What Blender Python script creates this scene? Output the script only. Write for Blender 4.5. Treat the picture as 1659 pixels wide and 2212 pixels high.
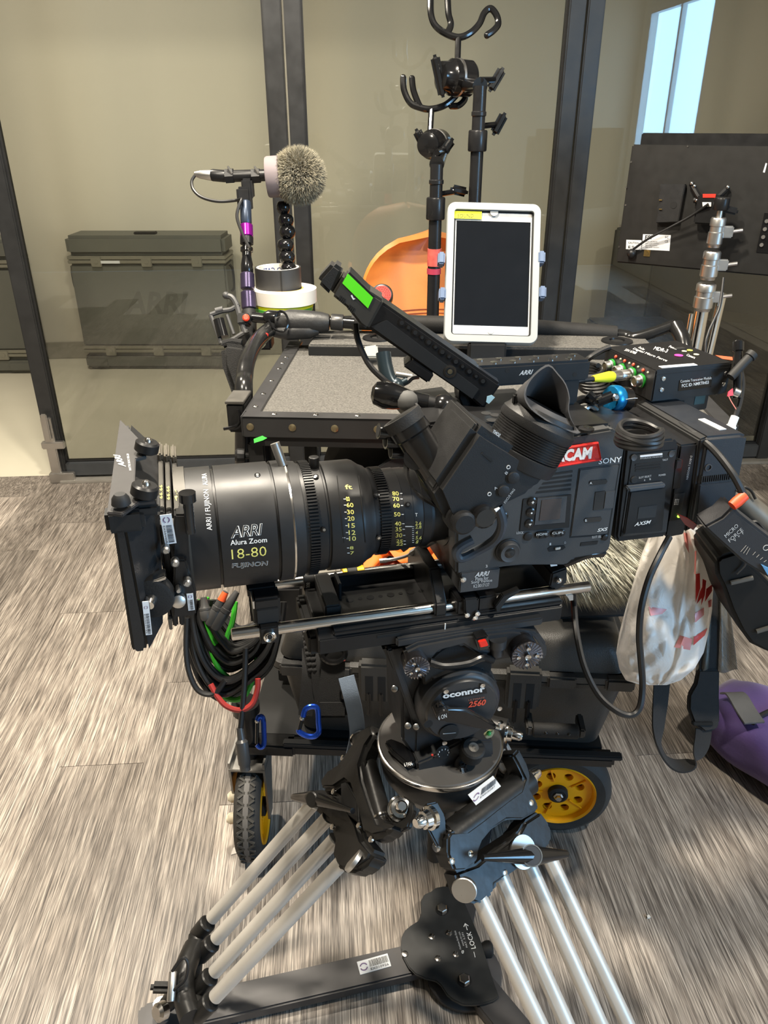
import bpy, bmesh, math, random
from mathutils import Vector as V, Matrix
random.seed(7)
R = math.radians
sc = bpy.context.scene
for o in list(bpy.data.objects): bpy.data.objects.remove(o)
C = sc.collection

# ---------------------------------------------------------------- camera
FPX, CX, CY = 1660.0, 829.5, 1106.0
EYE = V((0, 0, 1.32)); PITCH, ROLL = R(27.0), R(-0.1)
_f = V((0, math.cos(PITCH), -math.sin(PITCH)))
_u0 = V((0, math.sin(PITCH), math.cos(PITCH))); _r0 = V((1, 0, 0))
_r = _r0 * math.cos(ROLL) - _u0 * math.sin(-ROLL)
_u = _r.cross(_f)
cam = bpy.data.cameras.new('camera'); cam.sensor_fit = 'HORIZONTAL'; cam.sensor_width = 36.0
cam.lens = 36.0 * FPX / 1659.0; cam.clip_start = 0.02
camo = bpy.data.objects.new('camera', cam); C.objects.link(camo)
camo.matrix_world = Matrix(((_r.x, _u.x, -_f.x, EYE.x), (_r.y, _u.y, -_f.y, EYE.y), (_r.z, _u.z, -_f.z, EYE.z), (0, 0, 0, 1)))
sc.camera = camo

# ---------------------------------------------------------------- world, lights, exposure
w = bpy.data.worlds.new('world'); sc.world = w; w.use_nodes = True
w.node_tree.nodes['Background'].inputs[0].default_value = (0.55, 0.75, 1.0, 1)
w.node_tree.nodes['Background'].inputs[1].default_value = 0.6
sc.view_settings.view_transform = 'Standard'; sc.view_settings.look = 'None'
sc.view_settings.gamma = 1.0; sc.view_settings.use_curve_mapping = False
sc.view_settings.exposure = 0.68
ROOM_YAW = R(3.7)
sc.cycles.max_bounces = 7; sc.cycles.diffuse_bounces = 3; sc.cycles.glossy_bounces = 3; sc.cycles.transparent_max_bounces = 10; sc.cycles.transmission_bounces = 4
sc.cycles.sample_clamp_indirect = 4.0; sc.cycles.caustics_reflective = False; sc.cycles.caustics_refractive = False
RX = V((math.cos(ROOM_YAW), math.sin(ROOM_YAW), 0)); RY = V((-math.sin(ROOM_YAW), math.cos(ROOM_YAW), 0))
def area(name, loc, aim, size, power, col, sizey=None, shape='DISK', spread=180):
    l = bpy.data.lights.new(name, 'AREA'); l.shape = shape; l.size = size
    if sizey: l.size_y = sizey
    l.energy = power; l.color = col; l.spread = R(spread)
    o = bpy.data.objects.new(name, l); C.objects.link(o); o.location = loc
    o.rotation_euler = (V(aim) - V(loc)).to_track_quat('-Z', 'Y').to_euler()
    return o
WARM = (1.0, 0.90, 0.75)
def dl(n, x, y, p, sz=0.14): area(n, (x, y, 2.62), (x, y, 0), sz, p, WARM)
dl('downlight', -0.12, 1.32, 52, 0.18)
dl('downlight', -0.70, 0.45, 34)
dl('downlight', -1.05, 2.25, 30)
dl('downlight', 1.2, 0.35, 30)
dl('downlight_back_room', -1.45, 3.45, 18.5, 0.3)
dl('downlight_back_room', 0.3, 3.8, 3, 0.3)
area('window_daylight', (3.02, -1.02, 1.45), (1.02, -1.15, 1.45), 1.35, 80, (0.30, 0.62, 1.0), 1.5, 'RECTANGLE')

# ---------------------------------------------------------------- helpers
def ray(px, py):
    return (_f + _r * ((px - CX) / FPX) - _u * ((py - CY) / FPX))
def wz(px, py, z):            # world point on a level plane
    d = ray(px, py); return EYE + d * ((z - EYE.z) / d.z)
def wd(px, py, depth):        # world point at a depth along the optical axis
    return EYE + ray(px, py) * depth
def wy(px, py, y):
    d = ray(px, py); return EYE + d * ((y - EYE.y) / d.y)
AX = {'x': 0, 'y': 1, 'z': 2}
class Fr:
    """a local frame: origin and three axes in the world"""
    def __init__(s, o, x=(1, 0, 0), z=(0, 0, 1)):
        s.o = V(o); s.x = V(x).normalized(); zz = V(z); s.y = zz.cross(s.x).normalized(); s.z = s.x.cross(s.y)
        s.M = Matrix(((s.x.x, s.y.x, s.z.x, s.o.x), (s.x.y, s.y.y, s.z.y, s.o.y), (s.x.z, s.y.z, s.z.z, s.o.z), (0, 0, 0, 1)))
        s.I = s.M.inverted()
    def loc(s, p): return s.I @ V(p)
    def w(s, p): return s.M @ V(p)
    def px(s, px, py, ax, v):
        i = AX[ax]; e = s.loc(EYE); d = s.I.to_3x3() @ ray(px, py)
        return e + d * ((v - e[i]) / d[i])
    def pd(s, px, py, depth): return s.loc(wd(px, py, depth))
    def poly(s, pts, ax, v):
        i = AX[ax]; out = []
        for p in pts:
            q = s.px(p[0], p[1], ax, v); out.append(tuple(q[k] for k in range(3) if k != i))
        return out
def yawfr(o, deg, tilt=0.0):
    a, t = R(deg), R(tilt)
    x = V((math.cos(a) * math.cos(t), math.sin(a) * math.cos(t), math.sin(t)))
    z = V((-math.cos(a) * math.sin(t), -math.sin(a) * math.sin(t), math.cos(t)))
    return Fr(o, x, z)
WORLD = Fr((0, 0, 0))

def frame_of(d):
    d = V(d).normalized(); a = V((0, 0, 1)) if abs(d.z) < 0.9 else V((1, 0, 0))
    u = d.cross(a).normalized(); return d, u, d.cross(u).normalized()
def smoothpts(pts, k=6, closed=False):
    pts = [V(p) for p in pts]; n = len(pts)
    if n < 3: return pts
    out = []
    rng = n if closed else n - 1
    for i in range(rng):
        if closed: p0, p1, p2, p3 = pts[i - 1], pts[i], pts[(i + 1) % n], pts[(i + 2) % n]
        else: p0, p1, p2, p3 = pts[max(i - 1, 0)], pts[i], pts[i + 1], pts[min(i + 2, n - 1)]
        for j in range(k):
            t = j / k
            out.append(0.5 * ((2 * p1) + (p2 - p0) * t + (2 * p0 - 5 * p1 + 4 * p2 - p3) * t * t + (3 * p1 - p0 - 3 * p2 + p3) * t ** 3))
    if not closed: out.append(pts[-1])
    return out
class B:
    """collects shapes into one mesh"""
    def __init__(s): s.bm = bmesh.new()
    def _merge(s, t, bev=0, seg=2):
        if bev > 0:
            e = [x for x in t.edges if len(x.link_faces) == 2 and x.calc_face_angle(0) > R(25)]
            bmesh.ops.bevel(t, geom=e, offset=bev, segments=seg, affect='EDGES', clamp_overlap=True)
        me = bpy.data.meshes.new('t'); t.to_mesh(me); t.free(); s.bm.from_mesh(me); bpy.data.meshes.remove(me)
        return s
    def box(s, x0, x1, y0, y1, z0, z1, bev=0, seg=2, M=None):
        t = bmesh.new(); bmesh.ops.create_cube(t, size=1)
        for v in t.verts: v.co = V(((x0 + x1) / 2 + v.co.x * abs(x1 - x0), (y0 + y1) / 2 + v.co.y * abs(y1 - y0), (z0 + z1) / 2 + v.co.z * abs(z1 - z0)))
        s._merge_M(t, M, bev, seg); return s
    def _merge_M(s, t, M, bev, seg):
        if bev > 0:
            e = [x for x in t.edges if len(x.link_faces) == 2 and x.calc_face_angle(0) > R(25)]
            bmesh.ops.bevel(t, geom=e, offset=bev, segments=seg, affect='EDGES', clamp_overlap=True)
        if M is not None: bmesh.ops.transform(t, matrix=M, verts=t.verts)
        return s._merge(t)
    def obox(s, c, d, u, L, W, H, bev=0, seg=2):
        """box centred at c, length L along d, width W along u, height H across"""
        d = V(d).normalized(); u = V(u); u = (u - d * u.dot(d)).normalized(); n = d.cross(u); c = V(c)
        M = Matrix(((d.x, u.x, n.x, c.x), (d.y, u.y, n.y, c.y), (d.z, u.z, n.z, c.z), (0, 0, 0, 1)))
        return s.box(-L / 2, L / 2, -W / 2, W / 2, -H / 2, H / 2, bev, seg, M)
    def prism(s, pts, ax, a0, a1, bev=0, seg=2, sc=1.0):
        t = bmesh.new(); i = AX[ax]; n = len(pts)
        cx = sum(p[0] for p in pts) / n; cy = sum(p[1] for p in pts) / n
        def mk(p, a, k):
            q = [cx + (p[0] - cx) * k, cy + (p[1] - cy) * k]; q.insert(i, a); return t.verts.new(q)
        v0 = [mk(p, a0, 1) for p in pts]; v1 = [mk(p, a1, sc) for p in pts]
        t.faces.new(v0); t.faces.new(v1[::-1])
        for k in range(n): t.faces.new((v0[k], v0[k - 1], v1[k - 1], v1[k]))
        bmesh.ops.recalc_face_normals(t, faces=t.faces)
        return s._merge(t, bev, seg)
    def loft(s, rings, close_ends=True, closed=True):
        t = bmesh.new(); rv = [[t.verts.new(p) for p in r] for r in rings]
        for a, b in zip(rv, rv[1:]):
            n = len(a)
            for k in range(n if closed else n - 1): t.faces.new((a[k], a[(k + 1) % n], b[(k + 1) % n], b[k]))
        if close_ends and closed: t.faces.new(rv[0][::-1]); t.faces.new(rv[-1])
        bmesh.ops.recalc_face_normals(t, faces=t.faces)
        return s._merge(t)
    def lathe(s, prof, o, d, n=40, ends=True):
        d, u, v = frame_of(d); o = V(o); rings = []
        for (t, r) in prof:
            r = max(r, 1e-5); rings.append([o + d * t + (u * math.cos(2 * math.pi * k / n) + v * math.sin(2 * math.pi * k / n)) * r for k in range(n)])
        return s.loft(rings, ends)
    def cyl(s, p0, p1, r, r1=None, n=20):
        p0, p1 = V(p0), V(p1); L = (p1 - p0).length
        return s.lathe([(0, r), (L, r if r1 is None else r1)], p0, p1 - p0, n)
    def rcyl(s, p0, p1, r, b=None, n=24):
        p0, p1 = V(p0), V(p1); L = (p1 - p0).length; b = b if b else r * 0.15
        return s.lathe([(0, r - b), (b * .3, r - b * .3), (b, r), (L - b, r), (L - b * .3, r - b * .3), (L, r - b)], p0, p1 - p0, n)
    def tube(s, pts, r, n=8, k=6, closed=False, sm=True):
        P = smoothpts(pts, k, closed) if sm else [V(p) for p in pts]
        rr = r if callable(r) else (lambda t: r)
        m = len(P); rings = []; prev = None
        for i, p in enumerate(P):
            if closed: tg = P[(i + 1) % m] - P[i - 1]
            else: tg = P[min(i + 1, m - 1)] - P[max(i - 1, 0)]
            if tg.length < 1e-9: tg = V((0, 0, 1))
            tg.normalize()
            if prev is None: _, prev, _ = frame_of(tg)
            u = (prev - tg * prev.dot(tg)).normalized(); prev = u; v = tg.cross(u)
            q = rr(i / max(m - 1, 1)); rings.append([p + (u * math.cos(2 * math.pi * k2 / n) + v * math.sin(2 * math.pi * k2 / n)) * q for k2 in range(n)])
        if closed: rings.append(rings[0])
        return s.loft(rings, not closed)
    def ball(s, c, r, sx=1, sy=1, sz=1, n=20):
        t = bmesh.new(); bmesh.ops.create_uvsphere(t, u_segments=n, v_segments=max(n // 2, 6), radius=r)
        for v in t.verts: v.co = V((v.co.x * sx, v.co.y * sy, v.co.z * sz)) + V(c)
        return s._merge(t)
    def ribbon(s, pts, wdirs, width, th, k=6):
        P = smoothpts(pts, k); m = len(P); n0 = len(pts); rings = []
        for i, p in enumerate(P):
            t = i / (m - 1) * (n0 - 1); j = min(int(t), n0 - 2); fr = t - j
            if isinstance(wdirs, list): wd_ = (V(wdirs[j]) * (1 - fr) + V(wdirs[j + 1]) * fr)
            else: wd_ = V(wdirs)
            ww = width if not callable(width) else width(i / (m - 1))
            tg = (P[min(i + 1, m - 1)] - P[max(i - 1, 0)]).normalized()
            wd_ = (wd_ - tg * wd_.dot(tg)).normalized(); nn = tg.cross(wd_)
            rings.append([p + wd_ * ww / 2 + nn * th / 2, p - wd_ * ww / 2 + nn * th / 2, p - wd_ * ww / 2 - nn * th / 2, p + wd_ * ww / 2 - nn * th / 2])
        return s.loft(rings)
    def quad(s, a, b, c, d):
        v = [s.bm.verts.new(p) for p in (a, b, c, d)]; s.bm.faces.new(v); return s

def mesh_from(bm, name, ang=35):
    me = bpy.data.meshes.new(name); bm.to_mesh(me); bm.free()
    for p in me.polygons: p.use_smooth = True
    me.set_sharp_from_angle(angle=R(ang)); return me
def link(name, me, mat=None, parent=None, loc=None):
    o = bpy.data.objects.new(name, me); C.objects.link(o)
    if mat is not None and me is not None:
        me.materials.clear(); me.materials.append(mat)
    if parent is not None: o.parent = parent
    if loc is not None: o.location = loc
    return o
def tag(o, label=None, cat=None, group=None, kind=None):
    if label: o['label'] = label
    if cat: o['category'] = cat
    if group: o['group'] = group
    if kind: o['kind'] = kind
    return o
class T:
    """a thing: an Empty at its base (frame fr, base in local coordinates) with parts modelled in fr's coordinates"""
    def __init__(s, name, label, cat, fr, base=(0, 0, 0), group=None, kind=None):
        s.fr = fr; s.base = V(base); s.root = bpy.data.objects.new(name, None); C.objects.link(s.root)
        s.root.empty_display_size = 0.05
        s.root.matrix_world = fr.M @ Matrix.Translation(s.base); tag(s.root, label, cat, group, kind)
    def part(s, name, b, mat, parent=None, label=None, ang=35):
        o = link(name, mesh_from(b.bm, name, ang), mat, parent or s.root, None if parent else -s.base)
        if label: o['label'] = label
        return o
    def copy_part(s, o, parent=None, M=None):
        c = o.copy(); C.objects.link(c); c.parent = parent or o.parent
        if M is not None: c.matrix_basis = M
        return c
def solo(name, label, cat, fr, b, mat, base=(0, 0, 0), group=None, kind=None, ang=35):
    bmesh.ops.translate(b.bm, verts=b.bm.verts, vec=-V(base))
    o = link(name, mesh_from(b.bm, name, ang), mat); o.matrix_world = fr.M @ Matrix.Translation(V(base))
    return tag(o, label, cat, group, kind)

# ---------------------------------------------------------------- materials
MATS = {}
def srgb(r, g, b):
    f = lambda c: (c / 255 / 12.92) if c / 255 <= 0.04045 else ((c / 255 + 0.055) / 1.055) ** 2.4
    return (f(r), f(g), f(b))
def mat(name, col, rough=0.5, metal=0.0, var=0.12, scale=30.0, bump=0.0, bscale=None, stretch=None, rvar=0.1, emit=0, trans=0, coat=0, sheen=0, alpha=1, spec=0.5, sss=0):
    if name in MATS: return MATS[name]
    m = bpy.data.materials.new(name); m.use_nodes = True; nt = m.node_tree; N = nt.nodes; Lk = nt.links
    p = N['Principled BSDF']; p.inputs['Metallic'].default_value = metal
    tc = N.new('ShaderNodeTexCoord'); mp = N.new('ShaderNodeMapping'); Lk.new(tc.outputs['Object'], mp.inputs[0])
    if stretch: mp.inputs['Scale'].default_value = stretch
    nz = N.new('ShaderNodeTexNoise'); nz.inputs['Scale'].default_value = scale; nz.inputs['Detail'].default_value = 5
    Lk.new(mp.outputs[0], nz.inputs['Vector'])
    cr = N.new('ShaderNodeMix'); cr.data_type = 'RGBA'
    a = tuple(min(1, c * (1 - var)) for c in col); b = tuple(min(1, c * (1 + var)) for c in col)
    cr.inputs[6].default_value = (*a, 1); cr.inputs[7].default_value = (*b, 1); Lk.new(nz.outputs['Fac'], cr.inputs[0])
    Lk.new(cr.outputs[2], p.inputs['Base Color'])
    mr = N.new('ShaderNodeMapRange'); mr.inputs['To Min'].default_value = max(0.02, rough - rvar); mr.inputs['To Max'].default_value = min(1, rough + rvar)
    Lk.new(nz.outputs['Fac'], mr.inputs[0]); Lk.new(mr.outputs[0], p.inputs['Roughness'])
    if bump:
        n2 = N.new('ShaderNodeTexNoise'); n2.inputs['Scale'].default_value = bscale or scale * 4; n2.inputs['Detail'].default_value = 3
        Lk.new(mp.outputs[0], n2.inputs['Vector']); bp = N.new('ShaderNodeBump'); bp.inputs['Strength'].default_value = bump; bp.inputs['Distance'].default_value = 0.002
        Lk.new(n2.outputs['Fac'], bp.inputs['Height']); Lk.new(bp.outputs[0], p.inputs['Normal'])
    p.inputs['Specular IOR Level'].default_value = spec
    if emit:
        p.inputs['Emission Color'].default_value = (*col, 1); p.inputs['Emission Strength'].default_value = emit
    if coat: p.inputs['Coat Weight'].default_value = coat; p.inputs['Coat Roughness'].default_value = 0.08
    if sheen: p.inputs['Sheen Weight'].default_value = sheen
    if trans: p.inputs['Transmission Weight'].default_value = trans
    if sss: p.inputs['Subsurface Weight'].default_value = sss; p.inputs['Subsurface Radius'].default_value = (0.02, 0.02, 0.02)
    if alpha < 1: p.inputs['Alpha'].default_value = alpha
    MATS[name] = m; return m
BLK = mat('black_anodised', (0.010, 0.010, 0.0105), 0.36, 0.0, 0.25, spec=0.35)
BLKM = mat('black_matte', (0.013, 0.013, 0.013), 0.62, 0.0, 0.25, spec=0.35)
BLKG = mat('black_gloss', (0.008, 0.008, 0.0085), 0.16, 0.0, 0.2)
PLAS = mat('black_plastic', (0.016, 0.016, 0.0165), 0.48, 0.0, 0.2, 60, 0.15, 900, spec=0.35)
RUB = mat('black_rubber', (0.014, 0.0135, 0.013), 0.7, 0.0, 0.25, 40, 0.2, 500, spec=0.35)
CORD = mat('black_cord', (0.011, 0.011, 0.0115), 0.42, 0.0, 0.2)
FABRIC = mat('black_webbing', (0.012, 0.012, 0.0125), 0.85, 0.0, 0.3, 80, 0.5, 1200, sheen=0.04)
GREY = mat('charcoal_grey', (0.040, 0.041, 0.043), 0.5, 0.0, 0.1, 40, 0.12, 900)
STEEL = mat('polished_steel', (0.62, 0.60, 0.57), 0.2, 1.0, 0.08)
ALU = mat('satin_aluminium', (0.58, 0.57, 0.55), 0.36, 1.0, 0.1, 25)
CHROME = mat('chrome', (0.75, 0.74, 0.72), 0.12, 1.0, 0.05)
WHITE = mat('white_print', (0.75, 0.75, 0.73), 0.6, 0.0, 0.05)
PRINT = mat('pale_print', (0.55, 0.55, 0.54), 0.6, 0.0, 0.05)
YPRINT = mat('yellow_print', (0.80, 0.72, 0.18), 0.6, 0.0, 0.05)
INK = mat('black_ink', (0.01, 0.01, 0.012), 0.7)
STICK = mat('sticker_paper', (0.72, 0.74, 0.76), 0.45, 0.0, 0.05)
HOLE = mat('dark_hole', (0.004, 0.004, 0.004), 0.8)
RED = mat('red_plastic', (0.65, 0.035, 0.02), 0.4)
PURPLE_INK = mat('purple_ink', (0.16, 0.10, 0.22), 0.6)

# ---------------------------------------------------------------- lettering
_tcache = {}
def glyphs(s, shear=0.0, bold=0.0):
    k = (s, shear, bold)
    if k not in _tcache:
        cu = bpy.data.curves.new('t', 'FONT'); cu.body = s; cu.resolution_u = 2; cu.shear = shear; cu.offset = bold
        o = bpy.data.objects.new('t', cu); C.objects.link(o)
        dg = bpy.context.evaluated_depsgraph_get(); me = bpy.data.meshes.new_from_object(o.evaluated_get(dg))
        vs = [v.co.copy() for v in me.vertices]; fs = [tuple(p.vertices) for p in me.polygons]
        bpy.data.objects.remove(o); bpy.data.curves.remove(cu); bpy.data.meshes.remove(me)
        x0 = min(v.x for v in vs); x1 = max(v.x for v in vs); y0 = min(v.y for v in vs); y1 = max(v.y for v in vs)
        _tcache[k] = ([((v.x - x0) / (x1 - x0), (v.y - y0) / (y1 - y0)) for v in vs], fs)
    return _tcache[k]
def text_fn(th, s, fn, m=None, parent=None, shear=0.0, name='lettering', bold=0.0):
    vs, fs = glyphs(s, shear, bold); bm = bmesh.new(); q = [bm.verts.new(fn(u, v)) for u, v in vs]
    for f in fs:
        try: bm.faces.new([q[i] for i in f])
        except ValueError: pass
    b = B(); b.bm.free(); b.bm = bm
    return th.part(name, b, m or WHITE, parent)
def text(th, s, o, xd, yd, m=None, parent=None, shear=0.0, bold=0.0, name='lettering'):
    """lettering filling the parallelogram o, o+xd, o+yd (local)"""
    o, xd, yd = V(o), V(xd), V(yd); return text_fn(th, s, lambda u, v: o + xd * u + yd * v, m, parent, shear, name, bold)
def text_px(th, s, ax, v, bl, br, tl, m=None, parent=None, shear=0.0, bold=0.0, fr=None):
    fr = fr or th.fr; o = fr.px(*bl, ax, v); return text(th, s, o, fr.px(*br, ax, v) - o, fr.px(*tl, ax, v) - o, m, parent, shear, bold)
def sticker(th, o, xd, yd, code, nrm, parent=None, ring=True, m=None):
    """white asset sticker: o corner, xd along the code, yd up, bars, number and a round mark"""
    o, xd, yd, n = V(o), V(xd), V(yd), V(nrm).normalized(); e = 0.0004
    b = B(); L, H = xd.length, yd.length; b.obox(o + xd / 2 + yd / 2, xd, yd, L, H, e * 2, 0)
    st = th.part('sticker', b, m or STICK, parent, label='white asset sticker with bar code')
    sub = parent is not None
    z = n * (e * 2.2); q = parent if sub else st
    b = B(); rnd = random.Random(code); t = 0.36
    while t < 0.95:
        wv = rnd.choice((0.010, 0.016, 0.022)); a = o + xd * t + yd * 0.36 + z; b.quad(a, a + xd * wv, a + xd * wv + yd * 0.5, a + yd * 0.5); t += wv + rnd.choice((0.012, 0.018))
    th.part('bar_code', b, INK, q)
    text(th, code, o + xd * 0.36 + yd * 0.1 + z, xd * 0.58, yd * 0.18, INK, q)
    if ring:
        b = B(); c = o + xd * 0.17 + yd * 0.5 + z; r = min(H * 0.3, L * 0.13); xh, yh = xd.normalized(), yd.normalized()
        for g in range(2):
            for k in range(9):
                a0, a1 = (math.pi * g + 0.3 + k * 0.28), (math.pi * g + 0.3 + (k + 1) * 0.28)
                p = lambda a, rr: c + (xh * math.cos(a) + yh * math.sin(a)) * rr
                b.quad(p(a0, r), p(a1, r), p(a1, r * 0.72), p(a0, r * 0.72))
        th.part('ring_mark', b, PURPLE_INK, q)
    return st
# ================================================================ setting
ROOM = Fr((-1.325, 2.907, 0), RX)       # foot of the left door stile; x runs along the glass wall, y into the back room
def structure(name, b, m, fr=ROOM, parent=None, ang=35):
    o = link(name, mesh_from(b.bm, name, ang), m, parent)
    if parent is None: o.matrix_world = fr.M; o['kind'] = 'structure'
    return o
def wood():
    m = bpy.data.materials.new('grey_oak_vinyl'); m.use_nodes = True; nt = m.node_tree; N = nt.nodes; Lk = nt.links; p = N['Principled BSDF']
    tc = N.new('ShaderNodeTexCoord'); oi = N.new('ShaderNodeObjectInfo'); mul = N.new('ShaderNodeVectorMath'); mul.operation = 'MULTIPLY_ADD'
    cmb = N.new('ShaderNodeCombineXYZ'); Lk.new(oi.outputs['Random'], cmb.inputs[0]); Lk.new(oi.outputs['Random'], cmb.inputs[1])
    Lk.new(cmb.outputs[0], mul.inputs[0]); mul.inputs[1].default_value = (37, 91, 0); Lk.new(tc.outputs['Object'], mul.inputs[2])
    def noise(scale, det, st, dist=0.0, rough=0.6):
        mp = N.new('ShaderNodeMapping'); mp.inputs['Scale'].default_value = st; Lk.new(mul.outputs[0], mp.inputs[0])
        n = N.new('ShaderNodeTexNoise'); n.inputs['Scale'].default_value = scale; n.inputs['Detail'].default_value = det; n.inputs['Distortion'].default_value = dist; n.inputs['Roughness'].default_value = rough
        Lk.new(mp.outputs[0], n.inputs['Vector']); return n
    fine = noise(400, 3, (1, 0.02, 1), 0.2, 0.75); mid = noise(45, 5, (1, 0.06, 1), 1.5); big = noise(6, 3, (1, 0.25, 1))
    def ramp(src, *st):
        r = N.new('ShaderNodeValToRGB'); Lk.new(src, r.inputs[0]); e = r.color_ramp.elements
        e[0].position, e[0].color = st[0]; e[1].position, e[1].color = st[-1]
        for q in st[1:-1]:
            k = e.new(q[0]); k.color = q[1]
        return r
    g = lambda a, b=None, c=None: (a, b or a, c or a, 1)
    c1 = ramp(fine.outputs['Fac'], (0.38, g(0.115, 0.10, 0.088)), (0.50, g(0.33, 0.29, 0.25)), (0.63, g(0.60, 0.535, 0.465)))
    c2 = ramp(mid.outputs['Fac'], (0.36, g(0.56, 0.54, 0.53)), (0.56, g(1.0)))
    c3 = ramp(big.outputs['Fac'], (0.3, g(0.72, 0.71, 0.70)), (0.7, g(1.1)))
    def mulc(a, b):
        x = N.new('ShaderNodeMix'); x.data_type = 'RGBA'; x.blend_type = 'MULTIPLY'; x.inputs[0].default_value = 1
        Lk.new(a, x.inputs[6]); Lk.new(b, x.inputs[7]); return x.outputs[2]
    r = N.new('ShaderNodeMapRange'); r.inputs['To Min'].default_value = 0.60; r.inputs['To Max'].default_value = 1.12; Lk.new(oi.outputs['Random'], r.inputs[0])
    o = mulc(mulc(mulc(c1.outputs[0], c2.outputs[0]), c3.outputs[0]), r.outputs[0])
    Lk.new(o, p.inputs['Base Color']); p.inputs['Roughness'].default_value = 0.42
    bp = N.new('ShaderNodeBump'); bp.inputs['Strength'].default_value = 0.35; bp.inputs['Distance'].default_value = 0.001; Lk.new(fine.outputs['Fac'], bp.inputs['Height']); Lk.new(bp.outputs[0], p.inputs['Normal'])
    return m
WOOD = wood()
UNDER = mat('pale_underlay', (0.5, 0.46, 0.4), 0.8)
FLOOR = structure('floor', B().box(-2.6, 4.1, -5.0, 0.03, -0.05, -0.0035), UNDER)
PW, PL = 0.19, 1.22
_pb = B().box(-PW / 2 + 0.0004, PW / 2 - 0.0004, -PL / 2 + 0.0007, PL / 2 - 0.0007, -0.0035, 0.0)
_pm = mesh_from(_pb.bm, 'plank'); _pm.materials.append(WOOD)
_pr = random.Random(3)
for i in range(-13, 21):
    off = _pr.random() * PL
    for j in range(-1, 6):
        yc = 0.03 - PL / 2 - j * PL + off; y0, y1 = yc - PL / 2, min(yc + PL / 2, 0.03)
        if y1 < -5.4 or y0 > 0.0 or y1 - y0 < 0.05: continue
        wp = ROOM.w((i * PW, (y0 + y1) / 2, 0)); dp = (wp - EYE).dot(_f)
        if dp < 0.2: continue
        o = link('plank', _pm, None, FLOOR, (i * PW, (y0 + y1) / 2, 0))
        if y1 - y0 < PL - 0.001: o.scale.y = (y1 - y0) / PL
CONC = mat('beige_concrete', srgb(204, 199, 180), 0.45, 0, 0.08, 3.0, 0.05, 60)
PAINT = mat('beige_wall_paint', srgb(200, 194, 178), 0.75, 0, 0.03, 2.0)
structure('floor_back_room', B().box(-2.6, 4.1, 0.03, 2.2, -0.05, -0.001), CONC)
structure('wall_back', B().box(-2.7, 4.2, 1.86, 1.98, 0, 2.75), PAINT)
structure('wall_left', B().box(-2.7, -2.6, -5.0, 1.98, 0, 2.75), mat('taupe_wall_left', srgb(160, 150, 134), 0.8))
wr = B()
for bx in ((4.0, 4.12, -5.0, -4.88, 0, 2.75), (4.0, 4.12, -3.52, 1.98, 0, 2.75), (4.0, 4.12, -4.88, -3.52, 0, 0.7), (4.0, 4.12, -4.88, -3.52, 2.2, 2.75)): wr.box(*bx)
structure('wall_right', wr, PAINT)
structure('wall_front', B().box(-2.7, 4.12, -5.12, -5.0, 0, 2.75), mat('taupe_wall', srgb(122, 112, 98), 0.8))
structure('ceiling', B().box(-2.7, 4.12, -5.1, 1.98, 2.75, 2.85), mat('ceiling_paint', srgb(140, 136, 128), 0.8))
structure('baseboard_back', B().box(-2.6, 4.0, 1.838, 1.86, 0, 0.1, 0.003), mat('grey_baseboard', srgb(140, 136, 122), 0.5))
FRAME = mat('dark_bronze_frame', (0.035, 0.036, 0.037), 0.38, 0.3, 0.3, 20)
RAILM = mat('slate_rail', (0.06, 0.065, 0.07), 0.45, 0.2, 0.2, 20)
def glassmat():
    m = bpy.data.materials.new('door_glass'); m.use_nodes = True; nt = m.node_tree; N = nt.nodes; Lk = nt.links
    out = N['Material Output']; N.remove(N['Principled BSDF'])
    tr = N.new('ShaderNodeBsdfTransparent'); tr.inputs[0].default_value = (0.955, 0.965, 0.94, 1)
    gl = N.new('ShaderNodeBsdfGlossy'); gl.inputs['Roughness'].default_value = 0.0
    fz = N.new('ShaderNodeFresnel'); fz.inputs[0].default_value = 1.6
    nz = N.new('ShaderNodeTexNoise'); nz.inputs['Scale'].default_value = 4; tc = N.new('ShaderNodeTexCoord'); Lk.new(tc.outputs['Object'], nz.inputs['Vector'])
    mx = N.new('ShaderNodeMixShader'); Lk.new(fz.outputs[0], mx.inputs[0]); Lk.new(tr.outputs[0], mx.inputs[1]); Lk.new(gl.outputs[0], mx.inputs[2]); Lk.new(mx.outputs[0], out.inputs['Surface'])
    return m
GLASS = glassmat()
SEAL = mat('black_seal', (0.01, 0.01, 0.01), 0.6)
def door(n, x0, x1, SW=0.055):
    d = structure('door_%d' % n, B().box(x0, x0 + SW, -0.03, 0.03, 0.012, 2.45, 0.004), FRAME)   # left stile carries the rest
    d['label'] = 'sliding glass door panel with dark metal stiles'
    structure('stile', B().box(x1 - SW, x1, -0.03, 0.03, 0.012, 2.45, 0.004), FRAME, parent=d)
    structure('bottom_rail', B().box(x0 + SW, x1 - SW, -0.028, 0.028, 0.02, 0.075, 0.003), RAILM, parent=d)
    structure('top_rail', B().box(x0 + SW, x1 - SW, -0.028, 0.028, 2.38, 2.45, 0.003), RAILM, parent=d)
    structure('glass_pane', B().box(x0 + SW - .005, x1 - SW + .005, -0.004, 0.004, 0.07, 2.39), GLASS, parent=d)
    structure('seal', B().box(x0 + SW, x0 + SW + .006, -0.010, 0.010, 0.075, 2.38).box(x1 - SW - .006, x1 - SW, -0.010, 0.010, 0.075, 2.38).box(x0 + SW, x1 - SW, -.010, .010, .075, .082), SEAL, parent=d)
    return d
d1 = door(1, -0.036, 0.996, 0.06); d2 = door(2, 1.004, 1.996); d3 = door(3, 2.004, 2.996)
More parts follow.
